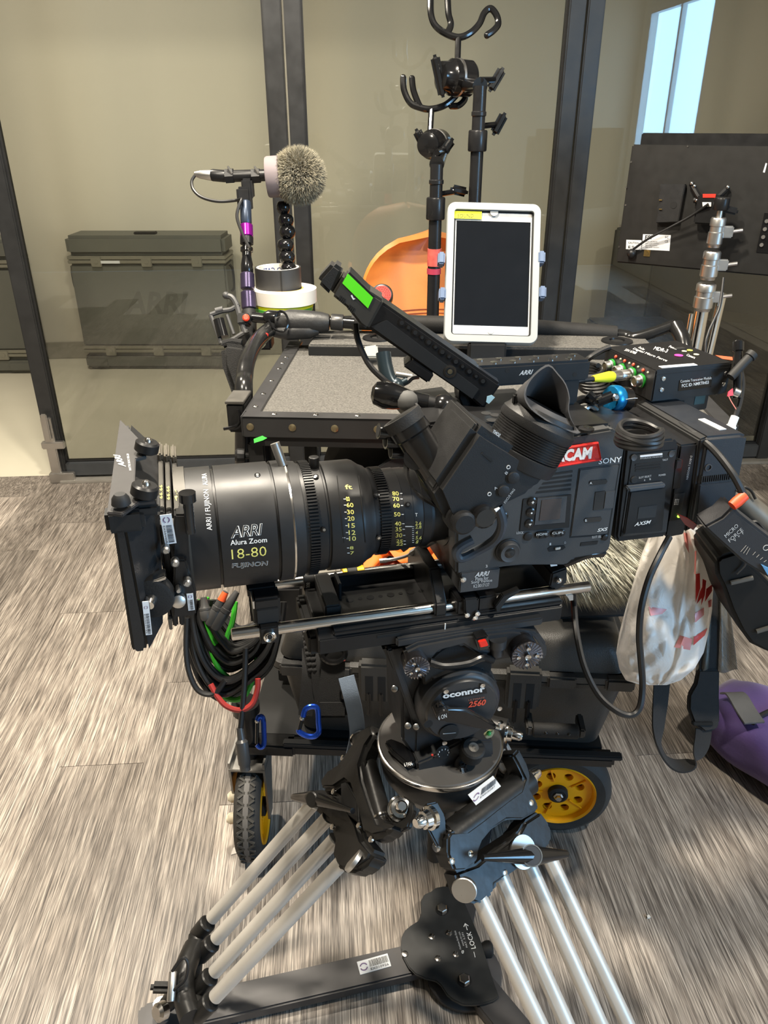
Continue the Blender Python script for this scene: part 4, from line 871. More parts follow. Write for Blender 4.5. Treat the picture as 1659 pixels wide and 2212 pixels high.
t.part('case', ringframe(rrect(-ow, ow, -oh, oh, .016), rrect(-iw, iw, -ih, ih, .006), -.010, .012), GC, label='thick pale grey silicone case'); t.part('case_back', B().prism(rrect(-ow, ow, -oh, oh, .016), 'y', .010, .014), GC)
t.part('case_lip', ringframe(rrect(-iw - .001, iw + .001, -ih - .001, ih + .001, .006), rrect(-iw + .003, iw - .003, -ih + .003, ih - .003, .004), -.003, .004), BLKM)
t.part('bezel', B().prism(rrect(-iw + .003, iw - .003, -ih + .003, ih - .003, .004), 'y', -.001, .006), mat('white_bezel', srgb(206, 206, 204), .3))
sx = iw - .0055; sz0, sz1 = -ih + .021, ih - .020
t.part('screen', B().box(-sx, sx, -.0016, 0, sz0, sz1), mat('dark_screen', (.006, .007, .009), .04, 0, .1))
bt = t.part('home_button', B().lathe([(0, .0068), (.001, .0068), (.0012, .005)], (0, -.0012, -ih + .0112), (0, -1, 0), 24), mat('button_ring', srgb(190, 190, 188), .3)); t.part('button_face', B().cyl((0, -.0024, -ih + .0112), (0, -.0028, -ih + .0112), .0055), mat('white_bezel', srgb(226, 226, 222), .3), bt)
t.part('camera_notch', B().lathe([(0, .008), (.002, .008)], (0, -.004, ih - .003), (0, -1, 0), 20), GC); t.part('camera_lens', B().cyl((.001, -.0022, ih - .009), (.001, -.0012, ih - .009), .0014, n=10), HOLE)
tp = t.part('label_tape', B().box(P(976, 465).x, P(1040, 465).x, -.0046, -.0038, P(1000, 474).z, P(1000, 458).z), mat('yellow_label_tape', srgb(246, 246, 30), .5), label='yellow tape strip with handwriting')
text_px(t, 'SOUND', 'y', -.0050, (988, 470), (1023, 470), (988, 462), INK, tp, shear=.15)
HB = mat('slate_blue_rubber', srgb(92, 110, 138), .5)
for x, y in ((953, 561), (955, 637), (1168, 559), (1170, 634)):
    c = P(x, y); t.part('holder_finger', B().box(c.x - .007, c.x + .007, -.014, .016, c.z - .012, c.z + .012, .003), HB)
t.part('holder_plate', B().box(-ow + .01, ow - .01, .014, .022, -.06, .06, .002), BLKM)
t.part('stand_neck', B().tube([(-.006, .03, -.02), (-.006, .035, -oh - .02), TABF.loc(wd(1046, 775, TW + .03))], .020, 12), BLKM)
q = TABF.loc(wd(1050, 772, TW + .02)); upv = TABF.I.to_3x3() @ V((0, 0, 1))
t.part('stand_post', B().obox(q + upv * .012, upv, (1, 0, 0), .045, .075, .04, .004), BLKM); t.part('stand_base', B().lathe([(0, .052), (.006, .052), (.010, .044)], q - upv * .014, upv, 36), mat('blue_grey_base', srgb(70, 84, 104), .3))

# small items on the shelf
plqw('clear_box', 'small clear plastic box on the shelf behind the tilted monitor', 'box', [(785, 748), (815, 744), (818, 772), (788, 772)], 1.58, .05, mat('clear_plastic', srgb(190, 188, 178), .25, alpha=.8), .003)
fr = cfr(825, 640, 1.66); t = T('red_dial', 'round black-rimmed dial with a red dotted face behind the tilted monitor', 'dial', fr)
t.part('rim', B().lathe([(-.01, .024), (.01, .024), (.012, .021)], (0, 0, 0), (0, -1, 0), 36), BLK); t.part('face', B().lathe([(.010, .0205), (.0125, .0195)], (0, 0, 0), (0, -1, 0), 36), mat('red_face', srgb(214, 52, 42), .4))
for r_, n_ in ((.016, 22), (.012, 16), (.008, 10)):
    for k in range(n_): a = 2 * math.pi * k / n_; t.part('dot', B().box(r_ * math.cos(a) - .0009, r_ * math.cos(a) + .0009, -.0135, -.0122, r_ * math.sin(a) - .0009, r_ * math.sin(a) + .0009), mat('dark_red', (.25, .01, .01), .5))
t.part('arm', B().tube([(0, .02, 0), (0, .03, -.05), (.0, .04, -.10)], .012), BLKM)
# ================================================================ the film camera on its plate (rig frame: x runs from lens to battery, y away, z up)
_PL, _PR = wd(505, 1370, 0.91), wd(1270, 1267, 1.02)
_t0 = Fr(_PL, _PR - _PL)
RIG = Fr(_PL + _t0.y * 0.05 + _t0.z * 0.119, _PR - _PL)
ROD_Z = -0.119; LROD = (_PR - _PL).length
rp = lambda x, y, v: RIG.px(x, y, 'y', v)
def rpoly(pts, v): return RIG.poly(pts, 'y', v)
LENSB = mat('lens_black', (0.011, 0.011, 0.0115), 0.43, 0.0, 0.15, 30, spec=.42)
# ---------------------------------------------------------------- lens
def cylpt(px, py, r):
    e = RIG.loc(EYE); d = RIG.I.to_3x3() @ ray(px, py)
    A = d.y ** 2 + d.z ** 2; Bq = e.y * d.y + e.z * d.z; Cq = e.y ** 2 + e.z ** 2 - r * r; D_ = Bq * Bq - A * Cq
    s = (-Bq - math.sqrt(max(D_, 0))) / A; return e + d * s
def la(px, r, py=None):
    py = py if py is not None else 1139 - (px - 500) * 0.123
    return cylpt(px, py, r).x
t = LENS = T('zoom_lens', 'big black cinema zoom lens with white and yellow markings', 'lens', RIG, (la(640, .07), 0, 0))
R1, R2, R3 = 0.0715, 0.0660, 0.0515
a0, a1, a2, a3 = la(405, R1), la(471, R1), la(601, R1), la(637, R1)
pr = [(a0 - .004, R1 * .90), (a0, R1), (a1 - .0018, R1), (a1 - .0014, R1 * .95), (a1 + .0014, R1 * .95), (a1 + .0018, R1), (a2 - .0018, R1), (a2 - .0014, R1 * .95), (a2 + .0014, R1 * .95), (a2 + .0018, R1), (a3 - .002, R1)]
t.part('front_barrel', B().lathe(pr, (0, 0, 0), (1, 0, 0), 96), LENSB)
t.part('silver_ring', B().lathe([(a3 - .002, R1), (a3, R1 + .0006), (a3 + .0008, R1 - .001)], (0, 0, 0), (1, 0, 0), 96), STEEL, label='thin silver ring round the barrel')
a4, a5 = la(668, R2), la(689, R2)
t.part('shoulder', B().lathe([(a3, R1 - .0012), (a3 + .012, R1 * .965), (a4 - .004, R2 * 1.0), (a4, R2)], (0, 0, 0), (1, 0, 0), 96), LENSB)
def gear(name, x0, x1, r, n):
    b = B(); b.lathe([(x0, r * .96), (x0, r * .985), (x1, r * .985), (x1, r * .96)], (0, 0, 0), (1, 0, 0), 64)
    for k in range(n):
        a = 2 * math.pi * k / n; c = V(((x0 + x1) / 2, -r * math.cos(a), r * math.sin(a))); e = V((0, -math.cos(a), math.sin(a)))
        b.obox(c, (1, 0, 0), e.cross(V((1, 0, 0))), x1 - x0, 2 * math.pi * r / n * .5, r * .045)
    return t.part(name, b, BLK)
gear('focus_gear', a4, a5, R2 * 1.02, 110)
a6, a7, a8 = la(712, R2), la(790, R2), la(803, R2)
t.part('focus_ring', B().lathe([(a5, R2 * .985), (a6 - .002, R2 * .985), (a6 - .001, R2 * .96), (a6 + .001, R2 * .96), (a6 + .002, R2), (a7 - .004, R2), (a7, R2 * .98), (a8, R2 * .90), (a8 + .006, R2 * .86)], (0, 0, 0), (1, 0, 0), 96), LENSB)
a9, a10 = la(822, R3), la(844, R3)
t.part('collar', B().lathe([(a8 + .004, R2 * .86), (a9 - .006, R3 * 1.06), (a9, R3)], (0, 0, 0), (1, 0, 0), 80), LENSB)
gear('zoom_gear', a9, a10, R3 * 1.03, 90)
a11, a12, a13 = la(872, R3), la(893, R3), la(938, R3 * .93)
t.part('zoom_ring', B().lathe([(a10, R3 * .985), (a11, R3), (a11 + .0006, R3 * .985), (a12, R3 * .985), (a12 + .0006, R3 * .975), (a13 - .01, R3 * .96), (a13, R3 * .93)], (0, 0, 0), (1, 0, 0), 80), LENSB)
t.part('iris_gear', B().lathe([(a13 - .014, R3 * .98), (a13 - .004, R3 * .98)], (0, 0, 0), (1, 0, 0), 80), BLK)
t.part('mount_end', B().lathe([(a13, R3 * .9), (a13 + .025, R3 * .86), (a13 + .04, R3 * .86)], (0, 0, 0), (1, 0, 0), 64), BLK)
def lt(s, x0, y0, x1, y1, r, m=WHITE, y0b=None, bold=0.0, shear=0.0):
    """lettering wrapped on the barrel: lower-left (x0,y0) to upper-right (x1,y1) in the picture"""
    p, q = cylpt(x0, y0, r), cylpt(x1, y1, r); p2 = cylpt(x1, y0b if y0b is not None else y0, r); rr_ = r + .0004
    th0, th1, th2 = (math.asin(max(-1, min(1, k.z / r))) for k in (p, q, p2))
    return text_fn(t, s, lambda u, v: V((p.x + (p2.x - p.x) * u, -rr_ * math.cos(th0 + (th2 - th0) * u + (th1 - th2) * v), rr_ * math.sin(th0 + (th2 - th0) * u + (th1 - th2) * v))), m, None, shear, 'lettering', bold)
def outline(s, x0, y0, x1, y1, r, y0b, shear=.25):
    lt(s, x0, y0, x1, y1, r, WHITE, y0b, .035, shear); lt(s, x0 + 1, y0 - .6, x1 - 1, y1 + .6, r + .0003, LENSB, y0b - .6, -.005, shear)
outline('ARRI', 499, 1163, 569, 1130, R1, 1155)
lt('Alura Zoom', 498, 1178, 577, 1160, R1, WHITE, 1171, .01)
lt('18-80', 501, 1208, 576, 1179, R1, YPRINT, 1200, -.006)
outline('FUJINON', 501, 1229, 579, 1211, R1, 1223, .1)
def ltv(s, xb, yb, xt, yt, wdt, r, m=WHITE):
    """lettering running up the barrel"""
    p, q = cylpt(xb, yb, r), cylpt(xt, yt, r); th0, th1 = (math.asin(max(-1, min(1, k.z / r))) for k in (p, q)); rr_ = r + .0004
    return text_fn(t, s, lambda u, v: V((p.x + (q.x - p.x) * u - wdt * v + wdt, -rr_ * math.cos(th0 + (th1 - th0) * u), rr_ * math.sin(th0 + (th1 - th0) * u))), m)
ltv('ARRI / FUJINON   ALURA', 447, 1146, 434, 1014, .0072, R1)
for s, y in (('ft', 1053), ('\u221e', 1079), ('60', 1092), ('30', 1107), ('20', 1121), ('15', 1136), ('12', 1151), ('10', 1164), ('8', 1184), ('7', 1195)):
    hh = 5.0 if y < 1170 else 3.4; ww = 15 if len(s) == 2 else 8; x = 748 + (y - 1079) * .07
    lt(s, x, y + hh - 1, x + ww, y - hh - 1, R2, YPRINT, None, .012)
    if s != 'ft': lt('-', x - 6, y, x - 1, y - 1.6, R2, WHITE)
lt('-', 740, 1162, 746, 1160.5, R2, WHITE)
for s, y in (('80', 1067), ('70', 1079), ('60', 1093), ('50', 1112), ('40', 1132), ('35', 1144), ('30', 1157), ('25', 1169), ('22', 1176)):
    hh = 4.6 if y < 1165 else 3; x = 848 + (y - 1067) * .07
    lt(s, x, y + hh - 1, x + 14, y - hh - 1, R3, YPRINT, None, .012); lt('-', x + 16, y - .2, x + 21, y - 1.8, R3, WHITE)
for s, y in (('T', 1113), ('2.6', 1131), ('2.8', 1139), ('4', 1151), ('5.6', 1162), ('8', 1171)):
    hh = 3.6; ww = 5 + 4 * (len(s) - 1); lt(s, 897, y + hh - 1, 897 + ww, y - hh - 1, R3 * .975, WHITE if s == 'T' else YPRINT, None, .01)
lt('-', 875, 1138, 890, 1136, R3 * .99, WHITE)
for k in range(9): lt('-', 890, 1138 + k * 4.2, 894, 1136.8 + k * 4.2, R3 * .98, WHITE)
q = cylpt(742, 1100, R2)
wn = B()
for (xa, ya, xb, yb) in ((730, 1027, 731, 1180), (757, 1025, 757, 1027), (772, 1180, 773, 1182)): pass
for px in (728, 775):
    P_ = [cylpt(px + (k * 1.9), 1028 + 18 * k, R2) for k in range(9)]; wn.tube([V((p.x, p.y * 1.004, p.z * 1.004)) for p in P_], .0006, 5)
t.part('scale_window_edge', wn, HOLE)
for x, y, r in ((556, 1027, R1), (682, 1030, R2), (700, 1144, R2), (813, 1070, R3 * 1.1), (818, 1161, R3 * 1.1), (881, 1090, R3)):
    p = cylpt(x, y, r * .995); n_ = V((0, p.y, p.z)).normalized(); s_ = t.part('set_screw', B().lathe([(0, .0034), (.0012, .0034), (.0014, .0022)], p, n_, 14), BLKG); t.part('hex_socket', B().cyl(p + n_ * .0008, p + n_ * .0016, .0018, n=6), STEEL, s_)
p = RIG.px(596, 1005, 'y', 0.0); t.part('focus_pin', B().cyl((la(632, R1), .0, R1 * .98), (la(618, R1), .008, R1 * 1.0 + .024), .0055, n=14), ALU)
t.part('top_stud', B().rcyl((la(700, R2), 0, R2 * .95), (la(700, R2), 0, R2 + .012), .006), BLK)

# ---------------------------------------------------------------- matte box
NY = -0.125
t = T('matte_box', 'black matte box with raised top flag on the front of the zoom lens', 'matte box', RIG, (rp(300, 1250, NY).x, 0, 0))
WORN = mat('worn_black_paint', (0.020, 0.0185, 0.019), 0.6, 0.0, 0.3, 40)
zf = rp(240, 1112, NY).z
hood = rpoly([(240, 1115), (268, 1110), (318, 1380), (316, 1408), (290, 1412), (284, 1400)], NY)
hr_ = t.part('hood_rim', B().prism(hood, 'y', NY, NY + .012, .003), PLAS)
t.part('rim_bar', B().prism(hood, 'y', -NY - .012, -NY, .003), PLAS, hr_)
for e0, e1 in (((240, 1115), (268, 1110)), ((284, 1400), (318, 1395))):
    p0, p1 = rp(*e0, NY), rp(*e1, NY); t.part('rim_bar', B().box(p0.x, p1.x, NY + .01, -NY - .01, min(p0.z, p1.z) - .008, max(p0.z, p1.z) + .002, .002), PLAS, hr_)
# tapering shade behind the rim: loft from rim rectangle to stage rectangle
def rect(x, yh, z0, z1): return [(x, -yh, z0), (x, yh, z0), (x, yh, z1), (x, -yh, z1)]
q0t, q0b = rp(268, 1112, NY), rp(322, 1402, NY); q1t, q1b = rp(345, 1112, -.088), rp(352, 1345, -.088)
ring0 = [(q0b.x, NY, q0b.z), (q0b.x, -NY, q0b.z), (q0t.x, -NY, q0t.z), (q0t.x, NY, q0t.z)]
ring1 = [(q1b.x, -.088, q1b.z), (q1b.x, .088, q1b.z), (q1t.x, .088, q1t.z), (q1t.x, -.088, q1t.z)]
t.part('shade', B().loft([ring0, ring1], False), PLAS)
t.part('filter_glass', B().box(q1t.x - .004, q1t.x - .002, -.086, .086, q1b.z, q1t.z), mat('smoked_filter', (.006, .006, .007), .06))
fl = [RIG.px(x, y, 'z', zf + .012) for x, y in ((259, 905), (300, 947), (316, 985), (293, 990), (291, 1040), (336, 1081), (300, 1084), (264, 1110), (231, 1106))]
fg = t.part('top_flag', B().prism([(p.x, p.y) for p in fl], 'z', zf + .008, zf + .012, .0008), WORN, label='scuffed flat top flag with white lettering')
o = RIG.px(286, 1010, 'z', zf + .0128)
def ztext(th, s, bl, br, tl, z, m, parent=None, shear=0, bold=0):
    a, b_, c = (RIG.px(x, y, 'z', z) for x, y in (bl, br, tl)); return text(th, s, a, b_ - a, c - a, m, parent, shear, bold)
ztext(t, 'ARRI', (272, 1008), (258, 982), (258, 1008), zf + .0126, WHITE, fg, .2, .03)
ztext(t, 'MATTE BOX MB-20', (284, 1016), (278, 980), (279, 1016), zf + .0126, WHITE, fg)
t.part('flag_bracket', B().box(rp(272, 1118, NY).x, rp(345, 1095, NY).x, NY, NY + .03, zf - .006, zf + .006, .003), BLKM)
for x, y in ((318, 962), (313, 1056)):
    c = RIG.px(x, y, 'z', zf + .02); k_ = t.part('knob', B().lathe([(-.008, .010), (-.006, .0128), (.003, .0128), (.005, .0105)], c, (0.3, 0, 1), 28), BLK); t.part('knob_screw', B().lathe([(.004, .0045), (.007, .004), (.009, .002)], c, (0.3, 0, 1), 12), STEEL, k_)
c = RIG.px(262, 1088, 'z', zf + .016); t.part('hinge_knob', B().lathe([(0, .009), (.006, .008), (.010, .005)], c, (0, 0, 1), 20), BLKM)
t.part('hinge_block', B().box(c.x - .018, c.x + .018, NY - .004, NY + .02, zf - .02, zf + .004, .004), BLKM)
# filter stages
zs1, zs0 = rp(372, 1108, -.088).z, rp(375, 1358, -.088).z
SILV = mat('silver_black_stage', (.12, .115, .105), .35, .8, .3, 20)
for k, (x0, x1) in enumerate(((343, 356), (359, 372), (376, 389))):
    xa, xb = rp(x0, 1110, -.085).x, rp(x1, 1110, -.085).x; zt_ = zs1 - .002 * k
    st = t.part('filter_stage', B().box(xa, xb, -.085, .085, zs0 + .02 * (k == 2), zt_, .0015), BLK)
    t.part('stage_frame', B().box(xa + .0005, xb - .0005, -.078, .083, zt_ - .003, zt_ + .0035, .0008), SILV, st)
    t.part('stage_lock', B().box(xa, xb, .045, .084, zt_ + .002, zt_ + .012, .002), mat('bronze_metal', (.16, .145, .12), .35, .8), st)
    aa, bb, cc = (V((xa + (xb - xa) * .75, -.06, zt_ + .004)), V((0, .035, 0)), V((-(xb - xa) * .5, 0, 0))); text(t, ('66.66', '66.66', '4.4')[k], aa, bb, cc, YPRINT, st)
    t.part('stage_foot', B().cyl((xa + .004, -.0865, zt_ - .01), (xa + .004, -.084, zt_ - .01), .0045, n=12), ALU, st)
xk0, xk1 = rp(392, 1100, -.088).x, rp(420, 1300, -.088).x
br_ = t.part('side_bracket', B().prism(rpoly([(376, 1112), (405, 1112), (408, 1180), (420, 1330), (380, 1335), (372, 1200)], -.092), 'y', -.092, -.07, .002), BLK)
t.part('swing_arm', B().tube([rp(405, 1078, -.096), rp(409, 1120, -.096), rp(412, 1150, -.096)], .0052, 12).cyl(rp(404, 1064, -.096), rp(406, 1082, -.096), .0085), BLKG)
t.part('lower_bracket', B().prism(rpoly([(376, 1210), (402, 1210), (424, 1280), (424, 1330), (372, 1336)], -.100), 'y', -.100, -.086, .002), BLK)
for x, y, r, m_ in ((358, 1182, .0042, ALU), (378, 1210, .0042, ALU), (404, 1252, .0042, ALU), (385, 1292, .0075, ALU), (385, 1268, .003, ALU)):
    c = rp(x, y, -.101); t.part('pin', B().lathe([(0, r), (.009, r), (.011, r * .6)], c, (0, -1, 0.1), 18), m_, br_)
c = rp(331, 1281, -.10); kb = t.part('side_knob', B().lathe([(-.006, .020), (0, .0225), (.012, .0225), (.014, .019)], c, (-.15, -1, 0), 40), RUB, label='round knurled side knob'); t.part('knob_bolt', B().lathe([(.012, .0075), (.018, .0065), (.024, .0045)], c, (-.15, -1, 0), 16), STEEL, kb)
t.part('lever', B().obox(rp(328, 1250, -.104), rp(348, 1240, -.104) - rp(305, 1256, -.104), (0, 0, 1), .030, .004, .018, .001), STEEL)
t.part('bottom_tab', B().prism(rpoly([(362, 1336), (372, 1336), (373, 1362), (366, 1362)], -.09), 'y', -.09, -.07, .001), SILV)
def rsticker(th, bl, br, tl, v, code, parent=None):
    a, b_, c_ = rp(*bl, v), rp(*br, v), rp(*tl, v); return sticker(th, a, b_ - a, c_ - a, code, (0, -1, 0), parent)
rsticker(t, (345, 1113), (357, 1176), (370, 1110), -.0985, 'EX044468'); rsticker(t, (307, 1300), (315, 1372), (321, 1298), -.1255, 'EX003749'); rsticker(t, (403, 1283), (407, 1319), (417, 1281), -.1008, 'EX011722')
solo('lens_clamp_ring', 'narrow pale clamp ring between the matte box and the lens barrel', 'ring', RIG, B().lathe([(rp(393, 1100, 0).x - .006, R1 * .9), (rp(393, 1100, 0).x - .006, R1 + .002), (a0 + .002, R1 + .002), (a0 + .002, R1 * .9)], (0, 0, 0), (1, 0, 0), 72), mat('satin_champagne', (.07, .066, .058), .5, .5), base=(a0, 0, 0))

# ---------------------------------------------------------------- rods, plates, supports
t = T('support_rods', 'pair of polished steel support rods running under the camera and lens', 'rods', RIG, (0.2, 0, ROD_Z))
t.part('rod', B().lathe([(-.003, .0055), (-.002, .0072), (0, .0075), (LROD, .0075), (LROD + .001, .0068)], (0, -.05, ROD_Z), (1, 0, 0), 28), STEEL)
af = rp(588, 1272, .05).x; t.part('rod', B().lathe([(af, .0065), (af + .001, .0075), (LROD, .0075)], (0, .05, ROD_Z), (1, 0, 0), 28), STEEL)
t = T('bridge_plate', 'long black bridge plate with drilled slots between the steel rods', 'plate', RIG, (0.25, 0, ROD_Z - .05))
ax0, ax1 = rp(735, 1300, -.03).x, rp(975, 1260, -.03).x
tp = t.part('top_plate', B().box(ax0, ax1, -.035, .035, ROD_Z - .012, ROD_Z - .004, .0012), BLK)
for k in range(9):
    x = ax0 + .018 + k * (ax1 - ax0 - .03) / 8.5; r = .005 if k % 2 == 0 else .0028; t.part('hole', B().cyl((x, -.004, ROD_Z - .0042), (x, -.004, ROD_Z - .0036), r, n=16), HOLE, tp)
t.part('side_rail', B().box(ax0, ax1, .030, .040, ROD_Z - .012, ROD_Z + .012, .001), BLKG); t.part('end_stop', B().box(ax0 - .02, ax0, -.035, .045, ROD_Z - .02, ROD_Z + .012, .002), BLKM)
t.part('fin', B().box(ax0 + .004, ax0 + .008, -.0, .030, ROD_Z - .01, ROD_Z + .020, .001), BLK)
z_a, z_b, z_c = rp(950, 1330, -.07).z, rp(950, 1352, -.07).z, rp(950, 1392, -.07).z
xa, xb = rp(700, 1370, -.07).x, rp(1218, 1320, -.07).x
t.part('upper_slab', B().box(xa + .012, xb, -.066, .066, z_a - .006, ROD_Z - .012, .002), BLK); 
dv = t.part('dovetail', B().prism([(-.052, z_a - .006), (.052, z_a - .006), (.06, z_c + .012), (.052, z_c), (-.052, z_c), (-.066, z_c + .008), (-.066, z_b)], 'x', xa - .006, xb, .0015), BLK, label='sliding dovetail base')
t.part('index_line', B().box(rp(961, 1365, -.067).x - .0006, rp(961, 1365, -.067).x + .0006, -.0672, -.066, z_c + .012, z_b), WHITE, dv)
t.part('slot', B().box(rp(815, 1365, -.067).x, rp(865, 1365, -.067).x, -.0670, -.065, z_b - .008, z_b - .004), HOLE, dv)
t.part('end_block', B().box(xa - .016, xa + .004, -.05, .05, z_c - .004, ROD_Z - .02, .003), BLKM); t.part('front_bolt', B().cyl((xa - .02, -.03, z_b - .004), (xa - .01, -.03, z_b - .004), .006), STEEL)
# cross bracket in front of the body
xc0, xc1 = rp(940, 1200, -.05).x, rp(985, 1200, -.05).x
t.part('cross_bracket', B().prism([(-.062, ROD_Z - .014), (.062, ROD_Z - .014), (.062, ROD_Z + .012), (.03, ROD_Z + .045), (-.03, ROD_Z + .045), (-.062, ROD_Z + .012)], 'x', xc0, xc1 - .012, .002), BLK)
cb = t.part('rod_clamp', B().box(rp(985, 1310, -.06).x, rp(1032, 1310, -.06).x, -.064, -.03, ROD_Z - .016, ROD_Z + .014, .002), BLK)
t.part('clamp_lever', B().prism(rpoly([(1002, 1293), (1030, 1290), (1028, 1330), (1018, 1338), (1004, 1330)], -.068), 'y', -.070, -.060, .0015), BLKM, cb)
for x, y in ((1008, 1327), (1025, 1333), (1030, 1324)): c = rp(x, y, -.071); t.part('cap_screw', B().lathe([(0, .0034), (.003, .0034), (.0032, .002)], c, (0, -1, 0), 12), CHROME, cb)
t.part('rear_clamp', B().box(rp(1032, 1300, -.06).x, rp(1072, 1300, -.06).x, -.062, -.03, ROD_Z - .014, ROD_Z + .014, .002), BLK)
t.part('quick_lever', B().prism(rpoly([(1068, 1308), (1085, 1285), (1120, 1270), (1122, 1276), (1092, 1295), (1078, 1318), (1070, 1320)], -.068), 'y', -.071, -.062, .001), BLKM)
t.part('rear_foot', B().prism(rpoly([(1185, 1230), (1218, 1218), (1218, 1250), (1195, 1270), (1180, 1258)], -.045), 'y', -.055, .04, .002), BLKM); c = rp(1207, 1253, -.058); t.part('steel_ball', B().ball(c, .0045, n=12), CHROME)
t.part('white_mark', B().prism(rpoly([(1188, 1218), (1203, 1216), (1204, 1222), (1190, 1224)], -.0562), 'y', -.0562, -.0552), WHITE)
t.part('lower_latch', B().prism(rpoly([(1222, 1285), (1236, 1283), (1236, 1294), (1228, 1295), (1226, 1290)], -.055), 'y', -.058, -.05), ALU)
# lens support with rod block
t = T('lens_support', 'black lens support post clamped on the near steel rod', 'bracket', RIG, (rp(580, 1340, -.05).x, -.05, ROD_Z))
xs = rp(581, 1357, -.06).x
t.part('rod_block', B().box(xs - .011, xs + .011, -.062, -.038, ROD_Z - .012, ROD_Z + .011, .0015), BLK); bt = t.part('bolt', B().lathe([(0, .0075), (.004, .0075), (.005, .006), (.0035, .004)], (xs, -.062, ROD_Z), (0, -1, 0), 20), CHROME); t.part('hex_socket', B().cyl((xs, -.0655, ROD_Z), (xs, -.067, ROD_Z), .003, n=6), HOLE, bt)
t.part('post', B().box(xs - .016, xs + .016, -.052, -.020, ROD_Z + .008, -.074, .003), BLK); t.part('cradle', B().box(xs - .02, xs + .014, -.03, .03, -.085, -.0725, .002), BLK); t.part('ribbed_face', B().box(xs - .013, xs + .013, -.054, -.05, ROD_Z + .012, ROD_Z + .032, .001), BLKM)
t.part('silver_edge', B().box(xs - .0165, xs - .0145, -.053, -.02, ROD_Z + .034, -.075), ALU)
def rod_ring(name, label, px0, px1, m, r=.0115, m2=None):
    a, b_ = rp(px0, 1250, .045).x, rp(px1, 1250, .045).x; t = T(name, label, 'ring', RIG, ((a + b_) / 2, .05, ROD_Z))
    t.part('band', B().lathe([(a, r * .9), (a + .001, r), (b_ - .001, r), (b_, r * .9)], (0, .05, ROD_Z), (1, 0, 0), 24).box(a + .001, b_ - .001, .04, .06, ROD_Z - .016, ROD_Z, .002), m)
    return t, a, b_
r_, a, b_ = rod_ring('rod_ring', 'black clamp ring with white numbers on the far rod', 655, 680, BLKM)
text(r_, 'EX008', (a + .002, .0385, ROD_Z - .011), (0.001, 0, .014), (.005, 0, 0), WHITE)
r_, a, b_ = rod_ring('rod_ring', 'black and yellow clamp ring on the far rod under the focus scale', 750, 772, BLKM, .0125)
YM = mat('yellow_gold', srgb(232, 186, 30), .35, .3); r_.part('yellow_band', B().lathe([(a - .006, .0105), (a - .005, .0118), (a, .0118)], (0, .05, ROD_Z), (1, 0, 0), 24), YM); r_.part('yellow_band', B().lathe([(b_, .0118), (b_ + .009, .0118), (b_ + .010, .0105)], (0, .05, ROD_Z), (1, 0, 0), 24), YM)

# ---------------------------------------------------------------- camera body
BN, BF = -0.07, 0.075
CAMG = mat('camera_grey', (0.040, 0.041, 0.042), 0.5, 0.1, 0.12, 60, 0.15, 1200)
t = BODY = T('cinema_camera', 'dark grey digital cinema camera body with red patch and side display', 'camera', RIG, (rp(1180, 1230, BN).x, 0, rp(1180, 1230, BN).z))
body = rpoly([(1000, 945), (1225, 942), (1322, 926), (1342, 938), (1352, 955), (1318, 1188), (1310, 1195), (1240, 1208), (1225, 1222), (1130, 1222), (1090, 1226), (1030, 1238), (985, 1242), (985, 960)], BN)
t.part('body', B().prism(body, 'y', BN, BF, .003), CAMG)
top = rp(1250, 940, BN).z
t.part('top_cover', B().box(rp(1090, 940, BN).x, rp(1330, 940, BN).x, BN + .012, BF, top - .006, top + .006, .003), BLK)
for k in range(5):
    x0 = 1165 + 0 * k; y0 = 1021 + 9.6 * k; xl = 1188 - 7 * k
    t.part('vent_slot', B().prism(rpoly([(xl, y0 + 2), (1237 - k, y0 - 5), (1237 - k, y0 - .5), (xl - 4, y0 + 7)], BN - .0004), 'y', BN - .0004, BN + .002), HOLE)
# card door
cd = t.part('card_door', B().prism(rpoly([(1252, 1014), (1338, 1004), (1313, 1154), (1232, 1160)], BN - .0018), 'y', BN - .0018, BN + .001, .0012), CAMG, label='side door over the card slots')
t.part('door_gap', B().prism(rpoly([(1250, 1012), (1340, 1002), (1315, 1156), (1230, 1162)], BN - .0003), 'y', BN - .0003, BN + .001), HOLE, cd)
def slot(pts, m=BLKG, v=BN - .0026, par=cd): return t.part('slot_window', B().prism(rpoly(pts, v), 'y', v, v + .002, .0004), m, par)
slot([(1272, 1042), (1276, 1038), (1310, 1035), (1313, 1040), (1309, 1046), (1276, 1049)]); slot([(1261, 1124), (1265, 1119), (1298, 1116), (1301, 1121), (1297, 1127), (1264, 1130)])
slot([(1286, 1063), (1308, 1060), (1303, 1101), (1281, 1103)]); t.part('door_catch', B().prism(rpoly([(1308, 1062), (1330, 1059), (1325, 1099), (1303, 1100)], BN - .0032), 'y', BN - .0032, BN, .001), GREY, cd)
text_px(t, 'SXS', 'y', BN - .0024, (1290, 1149), (1312, 1146), (1291, 1142), WHITE, cd, .2, .02)
text_px(t, 'A', 'y', BN - .0030, (1274, 1046), (1279, 1046), (1274, 1041), WHITE, cd); text_px(t, 'B', 'y', BN - .0030, (1264, 1127), (1268, 1127), (1264, 1122), WHITE, cd)
text_px(t, 'SLOT SEL', 'y', BN - .0008, (1279, 1163), (1299, 1161), (1279, 1158), PRINT); text_px(t, 'SONY', 'y', BN - .0008, (1293, 1003), (1342, 998), (1294, 991), WHITE, None, 0, .012)
c = rp(1306, 1160, BN); t.part('slot_button', B().lathe([(0, .0042), (.002, .0042), (.0026, .003)], c, (0, -1, 0), 20), BLK)
t.part('recess_bar', B().prism(rpoly([(1255, 1172), (1293, 1168), (1290, 1176), (1253, 1180)], BN - .0006), 'y', BN - .0006, BN, .0005), BLK)
